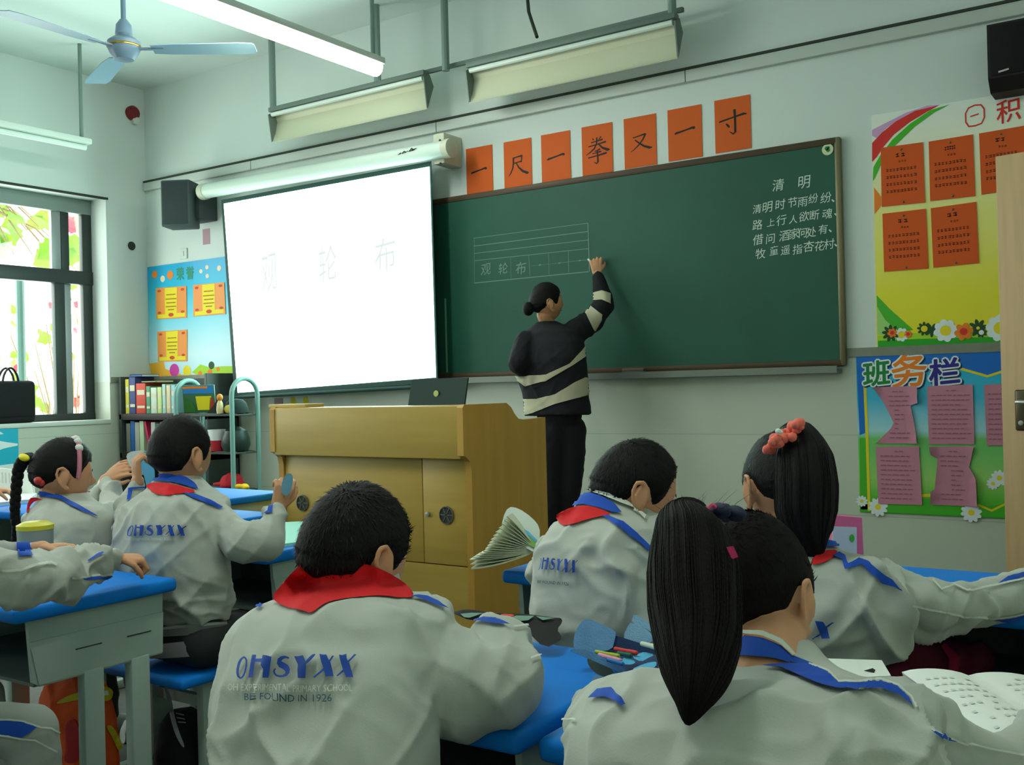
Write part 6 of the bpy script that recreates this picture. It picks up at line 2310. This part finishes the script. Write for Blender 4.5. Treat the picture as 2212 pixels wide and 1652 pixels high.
MB().ball(P(52, 988, 3.15), (.024, .012, .011), 16, 0, Matrix.Rotation(R_(12), 3, 'Y')).build('yellow_hair_tie', M('tie_yellow', rgb(240, 220, 30), .5), G7.o)
mb = MB()
hb = []
for k in range(13):
    a = R_(-95 + 190 * k / 12)
    x_, z_ = math.sin(a), math.cos(a)
    hb.append(G7.hc + G7.rot @ (headf(x_ * .96, .28, z_ * .96, .052, False) * G7.h))
mb.tube(hb, .0075, 8)
ba = mb.build('headband', M('band_dusty_pink', rgb(196, 120, 140), .6), G7.o)
mb = MB()
for k in (5, 6.2, 7.4, 8.6):
    i = int(k)
    mb.ball(hb[i].lerp(hb[min(i + 1, 12)], k - i), .013, 10)
mb.build('white_flowers', m_paper, ba)
MB().ball(P(82, 1038, 3.10), (.018, .010, .012), 12).ball(P(90, 1043, 3.10), (.012, .008, .01), 10).build('red_hair_clip', M('clip_red', rgb(190, 50, 44), .5), G7.o)

# ---------------------------------------------------------------- child leaning on the lower left desk (body beyond the picture edge)
hx = -330
k_secs = lr([(1020, -385, -285, 2.189, .95), (1050, -420, -250, 2.189, .8), (1085, -470, -200, 2.179), (1150, -490, -180, 2.168), (1250, -490, -185, 2.157), (1350, -480, -190, 2.136), (1420, -470, -200, 2.136)], 2.168, .66)
K8 = Person('schoolchild', 'child in grey jacket leaning both forearms on a desk, only arms and knee showing', (-320, 930, 2.221), .205, -5, 12, 0, k_secs, -6,
            [(-430, 1110, 2.243, 52), (-260, 1185, 2.510, 42), (-60, 1188, 2.670, 30), (40, 1187, 2.723, 20), (62, 1187, 2.723, 17)], [(-215, 1130, 2.083, 62), (-80, 1235, 1.986, 66), (40, 1252, 2.051, 60), (120, 1246, 2.200, 48), (185, 1228, 2.350, 36), (232, 1210, 2.456, 26)],
            dict(w=(92, 1184, 2.734), d=(.75, .6, .02), n=(.2, 0, -1), L=.15, curl=(25, 30, 35, 40), t=-1), dict(w=(250, 1206, 2.499), d=(.35, .8, -.1), n=(-.2, 0, -1), L=.125, curl=(75, 85, 85, 85), point=None, tc=40), voxel=.0055, seed=31, amp=.017, jacket_mat=m_jacket, trouser_mat=M('grey_track_trousers', rgb(170, 172, 166), .85, bump=(420, .2, .002)), knees=(None, P(70, 1575, 2.157)), fuzz=800)
K8.print_('cuff_stripe', [[(35, 1168), (65, 1168), (68, 1202), (38, 1203)]], m_jblue)
K8.print_('sleeve_stripe', [cz([(590, 1366), (640, 1335), (700, 1306), (716, 1310), (650, 1348), (600, 1376)], *S3), cz([(560, 1478), (680, 1472), (760, 1462), (790, 1450), (740, 1480), (640, 1494), (560, 1492)], *S3)], m_jblue)
K8.print_('sleeve_piping', [ribbon(cz([(-60, 1420), (40, 1432), (140, 1425), (240, 1392), (340, 1380), (380, 1395)], *S3), 5), ribbon(cz([(480, 1480), (600, 1472), (760, 1450)], *S3), 4)], m_jacket_w)
a4 = (0, 1440, 4.608)
K8.print_('knee_stripe', [cz([(-100, 545), (60, 540), (220, 555), (365, 600), (280, 668), (210, 704), (100, 685), (-100, 660)], *a4)], m_jblue, on=K8.tbvh, parent=K8.trousers)
K8.print_('knee_piping', [ribbon(cz([(-60, 530), (100, 532), (250, 552), (400, 602), (500, 612), (600, 670)], *a4), 3.5), ribbon(cz([(-60, 672), (80, 690), (220, 714), (350, 728), (450, 785), (560, 850)], *a4), 3.5)], m_jacket_w, on=K8.tbvh, parent=K8.trousers)

# ---------------------------------------------------------------- child at the far left edge, writing hand only
h_secs = lr([(1020, -290, -210, 4.379, .95), (1040, -310, -190, 4.379, .8), (1070, -325, -165, 4.379), (1110, -335, -160, 4.357), (1150, -330, -165, 4.34), (1195, -325, -170, 4.325)], 4.379, .66)
K10 = Person('schoolchild', 'child of whom only a hand on an open white book shows', (-240, 960, 4.400), .205, -10, 14, 0, h_secs, -15,
             [(-300, 1080, 4.432, 24), (-200, 1120, 4.646, 20), (-110, 1090, 4.806, 14)], [(-180, 1080, 4.272, 26), (-110, 1100, 4.219, 24), (-40, 1070, 4.325, 15), (-25, 1062, 4.357, 12)],
             dict(w=(-95, 1085, 4.806), d=(.6, .8, 0), n=(0, 0, -1)), dict(w=(-16, 1058, 4.379), d=(.75, .6, -.1), n=(.1, 0, -1), L=.15, curl=(45, 55, 60, 65)), voxel=.008, lift=.02, seed=37, amp=.005, fuzz=300)

# ---------------------------------------------------------------- teacher
m_knit = M('black_knit', rgb(24, 25, 30), .9, bump=(260, .4, .003))
m_cream = M('cream_knit', rgb(192, 186, 158), .9, bump=(260, .4, .003))
zf = 5.9
yfl = 834 + 1.15 * F_PX / zf
t_secs = lr([(694, 1160, 1202, 5.9, .95), (702, 1150, 1218, 5.9, .85), (716, 1130, 1250, 5.88), (740, 1118, 1262, 5.87), (775, 1110, 1266, 5.85), (808, 1112, 1268, 5.85), (840, 1126, 1270, 5.84), (870, 1130, 1272, 5.84), (896, 1132, 1276, 5.84)], 5.86, .62)
TE = Person('teacher', 'woman in a black and cream striped sweater writing on the chalkboard with raised right arm', (1181, 653, 5.88), .218, -34, -8, 4, t_secs, -6,
            [(1136, 738, 5.86, 25), (1121, 785, 5.78, 25), (1150, 806, 5.95, 20), (1200, 800, 6.02, 15)], [(1244, 716, 5.86, 28), (1280, 692, 5.92, 25), (1305, 660, 5.98, 22), (1299, 632, 6.04, 18), (1292, 600, 6.07, 14)],
            dict(w=(1215, 798, 6.03), d=(.95, .1, 0), n=(0, .4, -1), L=.17), dict(w=(1290, 592, 6.08), d=(-.15, .12, 1), n=(-.5, .85, 0), L=.165, curl=(50, 65, 70, 75), tc=35), voxel=.008, seed=41, amp=.006, jacket_mat=m_knit, hip=P(1208, 896, 5.86), trouser_mat=M('black_trousers', rgb(22, 23, 28), .85),
            legs=[[(1196, 930, 5.84, 34), (1188, 1000, 5.83, 27), (1186, 1090, 5.82, 23), (1184, 1180, 5.82, 20), (1182, yfl - 25, 5.82, 17)], [(1232, 930, 5.86, 36), (1232, 1000, 5.86, 31), (1226, 1090, 5.86, 25), (1222, 1180, 5.86, 22), (1220, yfl - 25, 5.86, 18)]], hair='girl', fuzz=1500, thick=.035, tie=P(1142, 668, 5.86))
TE.print_('cream_stripe', [[(1106, 812), (1180, 809), (1230, 785), (1256, 757), (1272, 733), (1282, 742), (1278, 760), (1235, 790), (1180, 822), (1135, 834)]], m_cream, off=.005)
TE.print_('cream_stripe', [[(1120, 862), (1160, 861), (1200, 851), (1240, 826), (1262, 815), (1285, 816), (1285, 849), (1240, 861), (1200, 872), (1150, 892), (1122, 898)]], m_cream, off=.005)
TE.print_('sleeve_stripe', [[(1260, 668), (1276, 660), (1300, 680), (1299, 692), (1284, 716), (1276, 700)]], m_cream, off=.005)
TE.print_('sleeve_stripe', [[(1280, 633), (1300, 628), (1318, 634), (1318, 656), (1300, 648), (1281, 650)]], m_cream, off=.005)
MB().ball(P(1141, 667, 5.84), (.034, .034, .04), 18).build('hair_bun', m_hair, TE.o)
MB().tube([P(1278, 568, 6.11), P(1271, 560, 6.155)], .006, 8).build('chalk_piece', m_chalk, TE.o)
# ================================================================= things on and under the desks
def sheet_px(name, polys, dfun, thick, mat, parent, step=7, rounded=1):
    """cut cloth or paper piece with its own depth and thickness"""
    mb = MB()
    for pl in (polys if isinstance(polys[0][0], (tuple, list)) else [polys]):
        if rounded:
            pl = smooth_poly(pl, rounded)
        v, f = tri_fill(pl, step)
        top = [mb.bm.verts.new(P(x, y, dfun(x, y))) for x, y in v]
        bot = [mb.bm.verts.new(P(x, y, dfun(x, y) + thick)) for x, y in v]
        cnt = {}
        nf = []
        for t in f:
            nf.append(mb.bm.faces.new([top[i] for i in t]))
            nf.append(mb.bm.faces.new([bot[i] for i in t][::-1]))
            for a, b in zip(t, t[1:] + [t[0]]):
                cnt.setdefault((min(a, b), max(a, b)), []).append((a, b))
        for l in cnt.values():
            if len(l) == 1:
                a, b = l[0]
                nf.append(mb.bm.faces.new((top[b], top[a], bot[a], bot[b])))
        for vv in top + bot:
            if not vv.link_faces:
                mb.bm.verts.remove(vv)
        bmesh.ops.recalc_face_normals(mb.bm, faces=nf)
    return mb.build(name, mat, parent, smooth=50)


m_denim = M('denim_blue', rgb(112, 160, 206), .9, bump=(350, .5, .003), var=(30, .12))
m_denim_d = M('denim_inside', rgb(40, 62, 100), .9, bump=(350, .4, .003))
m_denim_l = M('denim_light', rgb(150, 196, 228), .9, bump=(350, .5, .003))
m_elastic = M('elastic_blue', rgb(80, 168, 208), .8)
dz = (1230, 1320, 9.18)
root = empty('denim_pencil_case', tuple(PZ(1330, 1480, DESK_Z)))
tag(root, 'open light blue denim pencil case with upright flaps, beside the nearest ponytail', 'pencil case')
dep = lambda base, k: (lambda x, y: (base + k * (1480 - y) / 100) * 1.06)
onz = lambda up: (lambda x, y: max(.9, ((ZC - DESK_Z - up) * F_PX / (y - 836 + .0244 * (x - 1106)))))
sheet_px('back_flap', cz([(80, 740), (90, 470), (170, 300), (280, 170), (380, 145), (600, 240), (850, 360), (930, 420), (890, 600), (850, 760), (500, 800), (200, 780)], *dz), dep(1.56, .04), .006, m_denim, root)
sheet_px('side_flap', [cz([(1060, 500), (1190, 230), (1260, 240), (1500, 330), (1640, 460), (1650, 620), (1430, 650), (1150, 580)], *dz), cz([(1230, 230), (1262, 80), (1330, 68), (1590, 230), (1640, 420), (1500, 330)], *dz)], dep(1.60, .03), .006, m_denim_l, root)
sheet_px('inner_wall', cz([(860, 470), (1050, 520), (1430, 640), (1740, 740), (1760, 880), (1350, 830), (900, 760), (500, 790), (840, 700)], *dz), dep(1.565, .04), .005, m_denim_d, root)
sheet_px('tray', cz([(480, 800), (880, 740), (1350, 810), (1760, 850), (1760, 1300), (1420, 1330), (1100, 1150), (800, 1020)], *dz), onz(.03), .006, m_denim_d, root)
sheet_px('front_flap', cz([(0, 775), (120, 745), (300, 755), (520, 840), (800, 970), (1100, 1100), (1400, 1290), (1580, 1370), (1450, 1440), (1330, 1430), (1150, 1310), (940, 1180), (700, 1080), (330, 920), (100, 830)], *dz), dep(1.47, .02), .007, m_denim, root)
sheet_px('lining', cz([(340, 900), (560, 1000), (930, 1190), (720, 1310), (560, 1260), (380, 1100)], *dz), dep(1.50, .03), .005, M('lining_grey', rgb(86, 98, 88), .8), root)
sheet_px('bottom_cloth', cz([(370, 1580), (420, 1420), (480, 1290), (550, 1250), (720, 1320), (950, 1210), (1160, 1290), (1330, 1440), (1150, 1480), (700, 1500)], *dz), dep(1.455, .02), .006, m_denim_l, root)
sheet_px('elastic_loop', cz([(1200, 1160), (1500, 1030), (1690, 995), (1730, 1010), (1720, 1090), (1600, 1150), (1480, 1230), (1400, 1310)], *dz), onz(.045), .003, m_elastic, root)
sheet_px('elastic_loop', cz([(1030, 990), (1060, 930), (1130, 905), (1330, 1000), (1240, 1060), (1070, 1050)], *dz), onz(.047), .003, m_elastic, root)
sheet_px('elastic_loop', cz([(1230, 910), (1380, 840), (1480, 800), (1700, 860), (1560, 925), (1420, 1005)], *dz), onz(.047), .003, m_elastic, root)
for k, (a, b, r, col, lab) in enumerate((((520, 805), (975, 895), 5, (164, 186, 50), 'lime felt pen in the denim case'), ((590, 862), (1015, 985), 5, (232, 150, 180), 'pink felt pen in the denim case'), ((760, 962), (1060, 1045), 4.5, (40, 120, 190), 'blue felt pen lowest in the denim case'),
                                        ((900, 745), (1330, 830), 5, (214, 60, 56), 'red felt pen highest in the denim case'), ((960, 830), (1220, 880), 5, (20, 100, 84), 'dark green felt pen in the denim case'), ((1430, 640), (1730, 715), 5.5, (214, 224, 206), 'white capped marker at the right of the denim case'))):
    A, B = cz([a], *dz)[0], cz([b], *dz)[0]
    u = .052 if k != 5 else .06
    pa, pb = P(*A, onz(u)(*A)), P(*B, onz(u)(*B))
    root = empty('felt_pen', tuple(pa))
    tag(root, lab, 'pen', 'pens in the denim case')
    mc = M('pen_%d_%d_%d' % col, rgb(*col), .4)
    rr = r / F_PX * 1.5
    MB().tube([pa, pa.lerp(pb, .62)], rr, 10).build('barrel', mc, root)
    MB().tube([pa.lerp(pb, .62), pb, pb + (pb - pa).normalized() * .002], [rr * 1.12, rr * 1.12, rr * .6], 10).build('cap', mc, root)

# black printed pencil case
b4 = (980, 1300, 8.848)
root = empty('black_pencil_case', tuple(PZ(1120, 1390, DESK_Z)))
tag(root, 'black pencil case with pale green and red print behind the central boy\'s elbow', 'pencil case')
dbc = lambda x, y: 1.86 - (y - 1320) * .0011
sheet_px('case', cz([(-40, 200), (60, 170), (200, 140), (400, 150), (600, 185), (900, 215), (1300, 225), (1540, 245), (1930, 300), (2050, 300), (2085, 380), (1970, 530), (2060, 640), (2045, 740), (1740, 890), (1400, 560), (1030, 430), (300, 350), (60, 250)], *b4), dbc, .02, M('case_black', rgb(9, 11, 13), .6), root)
fr_ = lambda x, y: dbc(x, y) - .006
sheet_px('pale_print', [cz(q, *b4) for q in ([(130, 225), (340, 205), (560, 210), (420, 260), (300, 300), (200, 290)], [(960, 330), (1200, 260), (1540, 262), (1430, 345), (1020, 392)], [(1570, 268), (1930, 305), (1700, 345)], [(1000, 300), (1190, 280), (1180, 300), (1010, 330)])], fr_, .001, M('case_print', rgb(120, 156, 138), .6), root, step=4, rounded=0)
sheet_px('red_print', cz([(890, 222), (1180, 235), (1110, 285), (930, 285)], *b4), fr_, .001, M('case_red', rgb(220, 80, 70), .6), root, step=4)

# paper lying about
def slab(name, label, cat, px, z, h, mat, group=None, parent=None):
    q = [PZ(x, y, z) for x, y in px]
    o = MB().prism(q, (0, 0, h)).build(name, mat, parent, origin=tuple(q[0]) if parent is None else None, smooth=None)
    if label:
        tag(o, label, cat, group)
    return o


slab('notebook', 'pale mint notebook on the desk left of the central boy', 'notebook', [(574, 1186), (640, 1178), (690, 1130), (604, 1134)], DESK_Z, .01, M('mint_paper', rgb(150, 222, 204), .6))


def open_book(name, label, corners, z, rows_txt, thick=.012):
    """open exercise book: curved page block with cover and faint print"""
    q = [PZ(x, y, z) for x, y in corners]   # near-left, near-right, far-right, far-left
    root = empty(name, tuple(q[0]))
    tag(root, label, 'book')
    nl, nr, fr, fl = q
    N = 16
    rows = []
    for j in (0, .33, .66, 1):
        a, b = nl.lerp(fl, j), nr.lerp(fr, j)
        rows.append([a.lerp(b, i / N) + Vector((0, 0, thick * (.35 + .65 * abs(math.sin(math.pi * 2 * i / N)) ** .7))) for i in range(N + 1)])
    mb = MB().solid_grid(rows, .004)
    mb.build('pages', M('page_white', rgb(232, 236, 230), .7), root, smooth=50)
    mb = MB().prism([nl, nr, fr, fl], (0, 0, .003)).build('cover', M('cover_grey', rgb(180, 190, 190), .6), root, smooth=None)
    mb = MB()
    rng = random.Random(len(label))
    for r in range(rows_txt):
        j = .1 + .82 * r / max(1, rows_txt)
        for i in range(1, N):
            if i in (7, 8, 9) or rng.random() < .25:
                continue
            a, b = nl.lerp(fl, j), nr.lerp(fr, j)
            c0 = a.lerp(b, (i + .1) / N)
            c1 = a.lerp(b, (i + .65) / N)
            dvv = (fl - nl) * .022
            hz = lambda t: Vector((0, 0, thick * (.35 + .65 * abs(math.sin(math.pi * 2 * t / N)) ** .7) + .0050))
            f = mb.bm.faces.new([mb.bm.verts.new(v) for v in (c0 + hz(i + .1), c1 + hz(i + .65), c1 + dvv + hz(i + .65), c0 + dvv + hz(i + .1))])
    mb.build('faint_print', M('pencil_grey', rgb(206, 212, 208), .8), root, smooth=None)
    return root


open_book('exercise_book', 'open white exercise book with faint writing beside the sleeve of the nearest girl', [(2190, 1640), (2420, 1590), (2240, 1478), (1950, 1462)], DESK_Z, 9)
o = slab('white_sheet', 'white sheet with a small dark picture, right of the nearest girl\'s ear', 'paper', [(1790, 1478), (1925, 1470), (1905, 1436), (1780, 1432)], DESK_Z, .008, m_paper)
mb = MB()
c = PZ(1878, 1450, DESK_Z + .0085)
mb.prism([c + Vector((-.008, 0, 0)), c + Vector((.008, -.004, 0)), c + Vector((.006, .012, 0)), c + Vector((0, .02, 0))], (0, 0, .0005)).build('dark_picture', m_ink, o, smooth=None)

# fanned book on the desk by the podium
root = empty('fanned_book', tuple(PZ(1120, 1215, DESK_Z)))
tag(root, 'thick book lying fanned open on the corner of the desk by the podium', 'book')
m_page = M('page_cream', rgb(206, 210, 180), .7)
S = P(1160, 1190, 2.58)
Sv = P(1176, 1176, 2.70) - S
ends = [(1094, 1116), (1083, 1132), (1070, 1150), (1060, 1166), (1052, 1180), (1044, 1192), (1030, 1201), (1014, 1210), (1018, 1230)]
mb = MB()
NP = 17
for i in range(NP):
    t = i / (NP - 1) * (len(ends) - 1)
    k = min(int(t), len(ends) - 2)
    ex = ends[k][0] + (ends[k + 1][0] - ends[k][0]) * (t - k)
    ey = ends[k][1] + (ends[k + 1][1] - ends[k][1]) * (t - k)
    E_ = P(ex, ey, 2.55)
    mid = S.lerp(E_, .5) + Vector((0, 0, .012 - .03 * i / NP))
    rows = []
    for j in range(7):
        u = j / 6
        c = S * (1 - u) ** 2 + mid * 2 * u * (1 - u) + E_ * u * u
        rows.append([c, c + Sv])
    mb.solid_grid(rows, .0022 if i < NP - 1 else .004)
mb.build('fanned_pages', m_page, root, smooth=50)
cover_d = lambda x, y: 2.56 + (1200 - y) * .0007
sheet_px('cover', [(1082, 1152), (1086, 1118), (1098, 1094), (1120, 1097), (1150, 1118), (1166, 1138), (1166, 1165), (1158, 1195), (1130, 1180), (1105, 1160)], cover_d, .004, M('book_cover_white', rgb(212, 222, 212), .6), root)
sheet_px('cover_picture', [(1090, 1126), (1110, 1132), (1140, 1150), (1160, 1170), (1157, 1186), (1130, 1166), (1105, 1146)], lambda x, y: cover_d(x, y) - .006, .001, M('cover_meadow', rgb(130, 180, 90), .6), root, step=4)
sheet_px('cover_sky', [(1090, 1124), (1112, 1130), (1142, 1148), (1161, 1167), (1160, 1172), (1140, 1155), (1110, 1136), (1090, 1130)], lambda x, y: cover_d(x, y) - .0075, .001, M('cover_skyblue', rgb(90, 180, 220), .6), root, step=4, rounded=0)

# pink box on the right desk
c0 = PZ(1806, 1196, DESK_Z)
root = empty('pink_frame_box', tuple(c0))
tag(root, 'pink-edged picture box on the desk behind the coral-scrunchie shoulder', 'box')
q = [P(1800, 1190, 2.46), P(1866, 1190, 2.50), P(1862, 1118, 2.50), P(1800, 1113, 2.46)]
for p in q[:2]:
    p.z = DESK_Z
dn_ = (q[1] - q[0]).normalized()
bk_ = Vector((-dn_.y, dn_.x, 0)) * .05
MB().prism(q, bk_).build('pink_shell', M('box_pink', rgb(236, 104, 146), .5), root, smooth=None)
ins = lambda u, v: (q[0].lerp(q[1], u)).lerp(q[3].lerp(q[2], u), v) - bk_.normalized() * .001
MB().prism([ins(-.05, .06), ins(.74, .06), ins(.78, .82), ins(-.05, .82)], -bk_.normalized() * .001).build('picture_front', M('box_white', rgb(214, 208, 214), .5), root, smooth=None)
mb = MB()
mb.prism([ins(p[0], p[1]) - bk_.normalized() * .0015 for p in ((.1, .1), (.35, .12), (.5, .3), (.3, .36), (.1, .3))], -bk_.normalized() * .0008)
mb.build('blue_picture', M('box_blue', rgb(50, 130, 180), .5), root, smooth=None)
mb = MB()
mb.prism([ins(*p) - bk_.normalized() * .0015 for p in disc2(.6, .62, .08, 12, .07)], -bk_.normalized() * .0008)
mb.build('green_mark', m_pr_green, root, smooth=None)

# maroon bag in the right desk
root = empty('maroon_bag', (-.45, 2.35, .5))
tag(root, 'maroon cloth bag hanging inside the desk below the outstretched sleeve', 'bag')
a, b = P(1900, 1420, 2.05), P(2140, 1420, 2.05)
me_mb = MB()
for (x, y, d, r) in ((1940, 1400, 2.22, 36), (1990, 1430, 2.22, 46), (2050, 1425, 2.22, 48), (2110, 1425, 2.22, 44), (1960, 1460, 2.22, 40), (2080, 1470, 2.22, 46)):
    me_mb.ball(P(x, y, d), r / F_PX * d, 14)
mm = remesh(me_mb.bm, .008, 6)
wrinkle(mm, 3, .007)
for v in mm.vertices:
    v.co.z = max(v.co.z, DESK_Z - .178)
    v.co.y = max(v.co.y, 2.275)
    v.co.x = min(v.co.x, -.26)
mm.materials.append(M('maroon_cloth', rgb(96, 20, 44), .8, bump=(200, .3)))
obj('cloth_body', mm, root)
MB().tube([P(2040, 1395, 2.19), P(2062, 1420, 2.16), P(2058, 1470, 2.17)], [.008, .012, .008], 8).build('strap', M('maroon_bright', rgb(150, 26, 56), .7), root)

# tin, cards and books held up or lying at the left
c = PZ(76, 1200, DESK_Z + .01)
ct = P(76, 1136, 2.86)
root = empty('round_tin', (ct.x, ct.y, DESK_Z))
tag(root, 'round grey tin with a yellow-green lid behind the hands resting on the desk', 'tin')
MB().lathe([(.001, 0), (.046, 0), (.048, .02), (.046, .05), (.048, ct.z - DESK_Z)], (ct.x, ct.y, DESK_Z), (0, 0, 1), 28, cap=True).build('tin_body', M('tin_grey', rgb(150, 160, 150), .4, metal=.3), root)
MB().lathe([(.001, .012), (.034, .012), (.044, .006), (.049, .004), (.049, -.008), (.001, -.008)], (ct.x, ct.y, ct.z), (0, 0, 1), 28).build('tin_lid', M('tin_yellow', rgb(206, 196, 50), .4), root)

# book held up by the girl and boy
hb0 = P(300, 1020, 3.4)
root = empty('held_booklet', tuple(hb0))
tag(root, 'white and light blue booklet held up between two hands beside the headband girl', 'book')
hd_ = lambda x, y: 3.4 + (x - 300) * .0006
sheet_px('white_page', [(272, 990), (276, 976), (306, 972), (318, 974), (322, 1010), (306, 1030), (288, 1018)], hd_, .004, m_paper, root)
sheet_px('blue_page', [(300, 992), (308, 976), (318, 973), (328, 1000), (336, 1022), (330, 1048), (318, 1062), (312, 1030)], lambda x, y: hd_(x, y) - .012, .004, M('page_blue', rgb(104, 186, 226), .6), root)
root_c = sheet_px('name_card', [(606, 1062), (610, 1036), (620, 1022), (632, 1024), (633, 1040), (628, 1062), (618, 1072)], lambda x, y: 2.93, .003, M('card_blue', rgb(110, 160, 186), .5), None, step=5)
tag(root_c, 'small blue card held up in the raised right hand before the podium', 'card')

# open book and standing book on the far left desk
q = [PZ(-30, 1096, DESK_Z), PZ(62, 1086, DESK_Z), PZ(80, 1072, DESK_Z), PZ(-30, 1075, DESK_Z)]
root = empty('open_book', tuple(q[1]))
tag(root, 'open white book lying under the writing hand', 'book')
MB().prism(q, (0, 0, .012)).build('page_block', m_paper, root, smooth=None)
MB().prism([p + Vector((0, 0, .013)) for p in q], (0, 0, .003)).build('raised_page', M('page_white', rgb(232, 236, 230), .7), root, smooth=None)
c0, c1 = PZ(-70, 1062, DESK_Z), PZ(68, 1072, DESK_Z)
zt_ = P(20, 1012, 4.5).z
up_ = Vector((0, 0, 1))
q = [PY(-70, 1066, 2.79), PY(72, 1066, 2.79), PY(66, 1018, 2.81), PY(-70, 1004, 2.81)]
for p in q[:2]:
    p.z = DESK_Z
root = empty('standing_book', tuple(q[0]))
tag(root, 'white printed book propped upright behind the writing hand', 'book')
MB().prism(q, (0, .012, 0)).build('page_block', m_paper, root, smooth=None)
mb = MB()
for u in (.5, .55, .6, .66, .72, .78):
    mb.prism([(q[0].lerp(q[1], u)).lerp(q[3].lerp(q[2], u), v) + Vector((k, -.001, 0)) for v, k in ((.45, 0), (.45, .012), (.85, .012), (.85, 0))], (0, -.0005, 0))
mb.build('faint_print', M('pencil_grey', rgb(206, 212, 208), .8), root, smooth=None)

# hats on the rack
HZ = RZ[1] + .009
c = PY(492, 1055, 4.80)
root = empty('red_hat', (c.x, c.y, HZ))
tag(root, 'crumpled red hat on the lower shelf of the arched rack', 'hat')
mb = MB().lathe([(.001, 0), (.075, 0), (.082, .02), (.07, .06), (.05, .085), (.02, .095), (.001, .096)], (c.x - .02, c.y + .05, HZ), (0, 0, 1), 18)
mm = remesh(mb.bm, .006, 3)
wrinkle(mm, 6, .006, 1.5)
m_redhat = M('hat_red', rgb(176, 24, 40), .8)
mm.materials.append(m_redhat)
obj('crown', mm, root)
MB().tube([(c.x - .12, c.y - .02, HZ + .022), (c.x - .05, c.y - .01, HZ + .026), (c.x, c.y, HZ + .026)], [.01, .018, .016], 8).build('brim', m_redhat, root)
c = PY(524, 1055, 4.80)
mb = MB()
for x, y, r in ((0, 0, .03), (.04, .01, .032), (.07, .0, .024), (-.03, -.01, .022)):
    mb.ball((c.x + x, c.y + y - .03, HZ + r * .6), (r, r, r * .6), 12)
mm = remesh(mb.bm, .005, 2)
wrinkle(mm, 9, .004, 2)
mm.materials.append(M('cloth_yellow', rgb(226, 184, 30), .8))
o = obj('yellow_cloth', mm, None, (c.x, c.y, HZ))
tag(o, 'crumpled yellow cloth beside the red hat on the arched rack', 'cloth')

# schoolbags on the floor
root = empty('orange_backpack', (-2.59, 1.665, 0))
tag(root, 'orange, yellow and red schoolbag on the floor behind the desk legs under the resting forearms', 'backpack')
c = Vector((-2.59, 1.665, 0))
mb = MB()
secs = []
for z, w, t in ((0.004, .125, .06), (.04, .14, .072), (.15, .14, .074), (.27, .135, .072), (.36, .10, .06), (.41, .06, .04), (.43, .02, .02)):
    secs.append([Vector((c.x, c.y, z)) + Vector((1, 0, 0)) * (w * math.copysign(abs(math.cos(a)) ** .7, math.cos(a))) + Vector((0, 1, 0)) * (t * math.copysign(abs(math.sin(a)) ** .7, math.sin(a))) for a in (2 * math.pi * k / 28 for k in range(28))])
mb.rings(secs)
mm = remesh(mb.bm, .008, 4)
wrinkle(mm, 11, .006)
mm.materials.append(M('bag_orange', rgb(226, 84, 24), .7, bump=(200, .3), var=(9, .2)))
bvb = bvh_of(mm)
obj('bag_body', mm, root)
for q in ([(1050, 590), (1110, 575), (1180, 680), (1225, 800), (1180, 850), (1120, 700)], [(540, 370), (660, 290), (800, 250), (1000, 180), (1130, 220), (1120, 320), (1040, 350), (800, 320), (640, 360)]):
    drape('yellow_trim', cz(q, 0, 1440, 4.608), bvb, M('bag_yellow', rgb(200, 180, 30), .7), root, .004, .003, 6)
drape('white_patch', [cz([(1010, 235), (1120, 240), (1110, 280), (1010, 285)], 0, 1440, 4.608)], bvb, m_paper, root, .007, .002, 5)
drape('red_panel', [cz([(640, 540), (780, 510), (800, 960), (620, 960), (660, 800)], 0, 1440, 4.608)], bvb, M('bag_red', rgb(170, 30, 34), .7), root, .005, .003, 8)
root = empty('black_schoolbag', (-2.41, 1.88, 0))
tag(root, 'black schoolbag with a curved reflective strip under the blue stool', 'backpack')
c = Vector((-2.41, 1.88, 0))
mb = MB()
secs = []
for z, w, t in ((0.004, .07, .07), (.04, .08, .085), (.15, .08, .085), (.22, .07, .07), (.262, .04, .03)):
    secs.append([Vector((c.x, c.y, z)) + RT * (w * math.cos(a)) + Vector((FW.x, FW.y, 0)) * (t * math.sin(a)) for a in (2 * math.pi * k / 28 for k in range(28))])
mb.rings(secs)
mm = remesh(mb.bm, .008, 4)
wrinkle(mm, 14, .005)
mm.materials.append(m_blackcloth)
bvk = bvh_of(mm)
obj('bag_body', mm, root)
drape('reflective_strip', [ribbon(cz([(1640, 180), (1690, 330), (1720, 520), (1770, 680), (1830, 800)], 0, 1440, 4.608), [6, 9, 10, 10, 6])], bvk, M('strip_grey', rgb(150, 150, 152), .5), root, .004, .002, 6)
drape('zip_teeth', [ribbon(cz([a, b], 0, 1440, 4.608), 2.5) for a, b in (((1750, 460), (1835, 480)), ((1760, 505), (1840, 520)), ((1770, 548), (1850, 555)))], bvk, M('strip_grey', rgb(150, 150, 152), .5), root, .004, .002, 4, rounded=0)
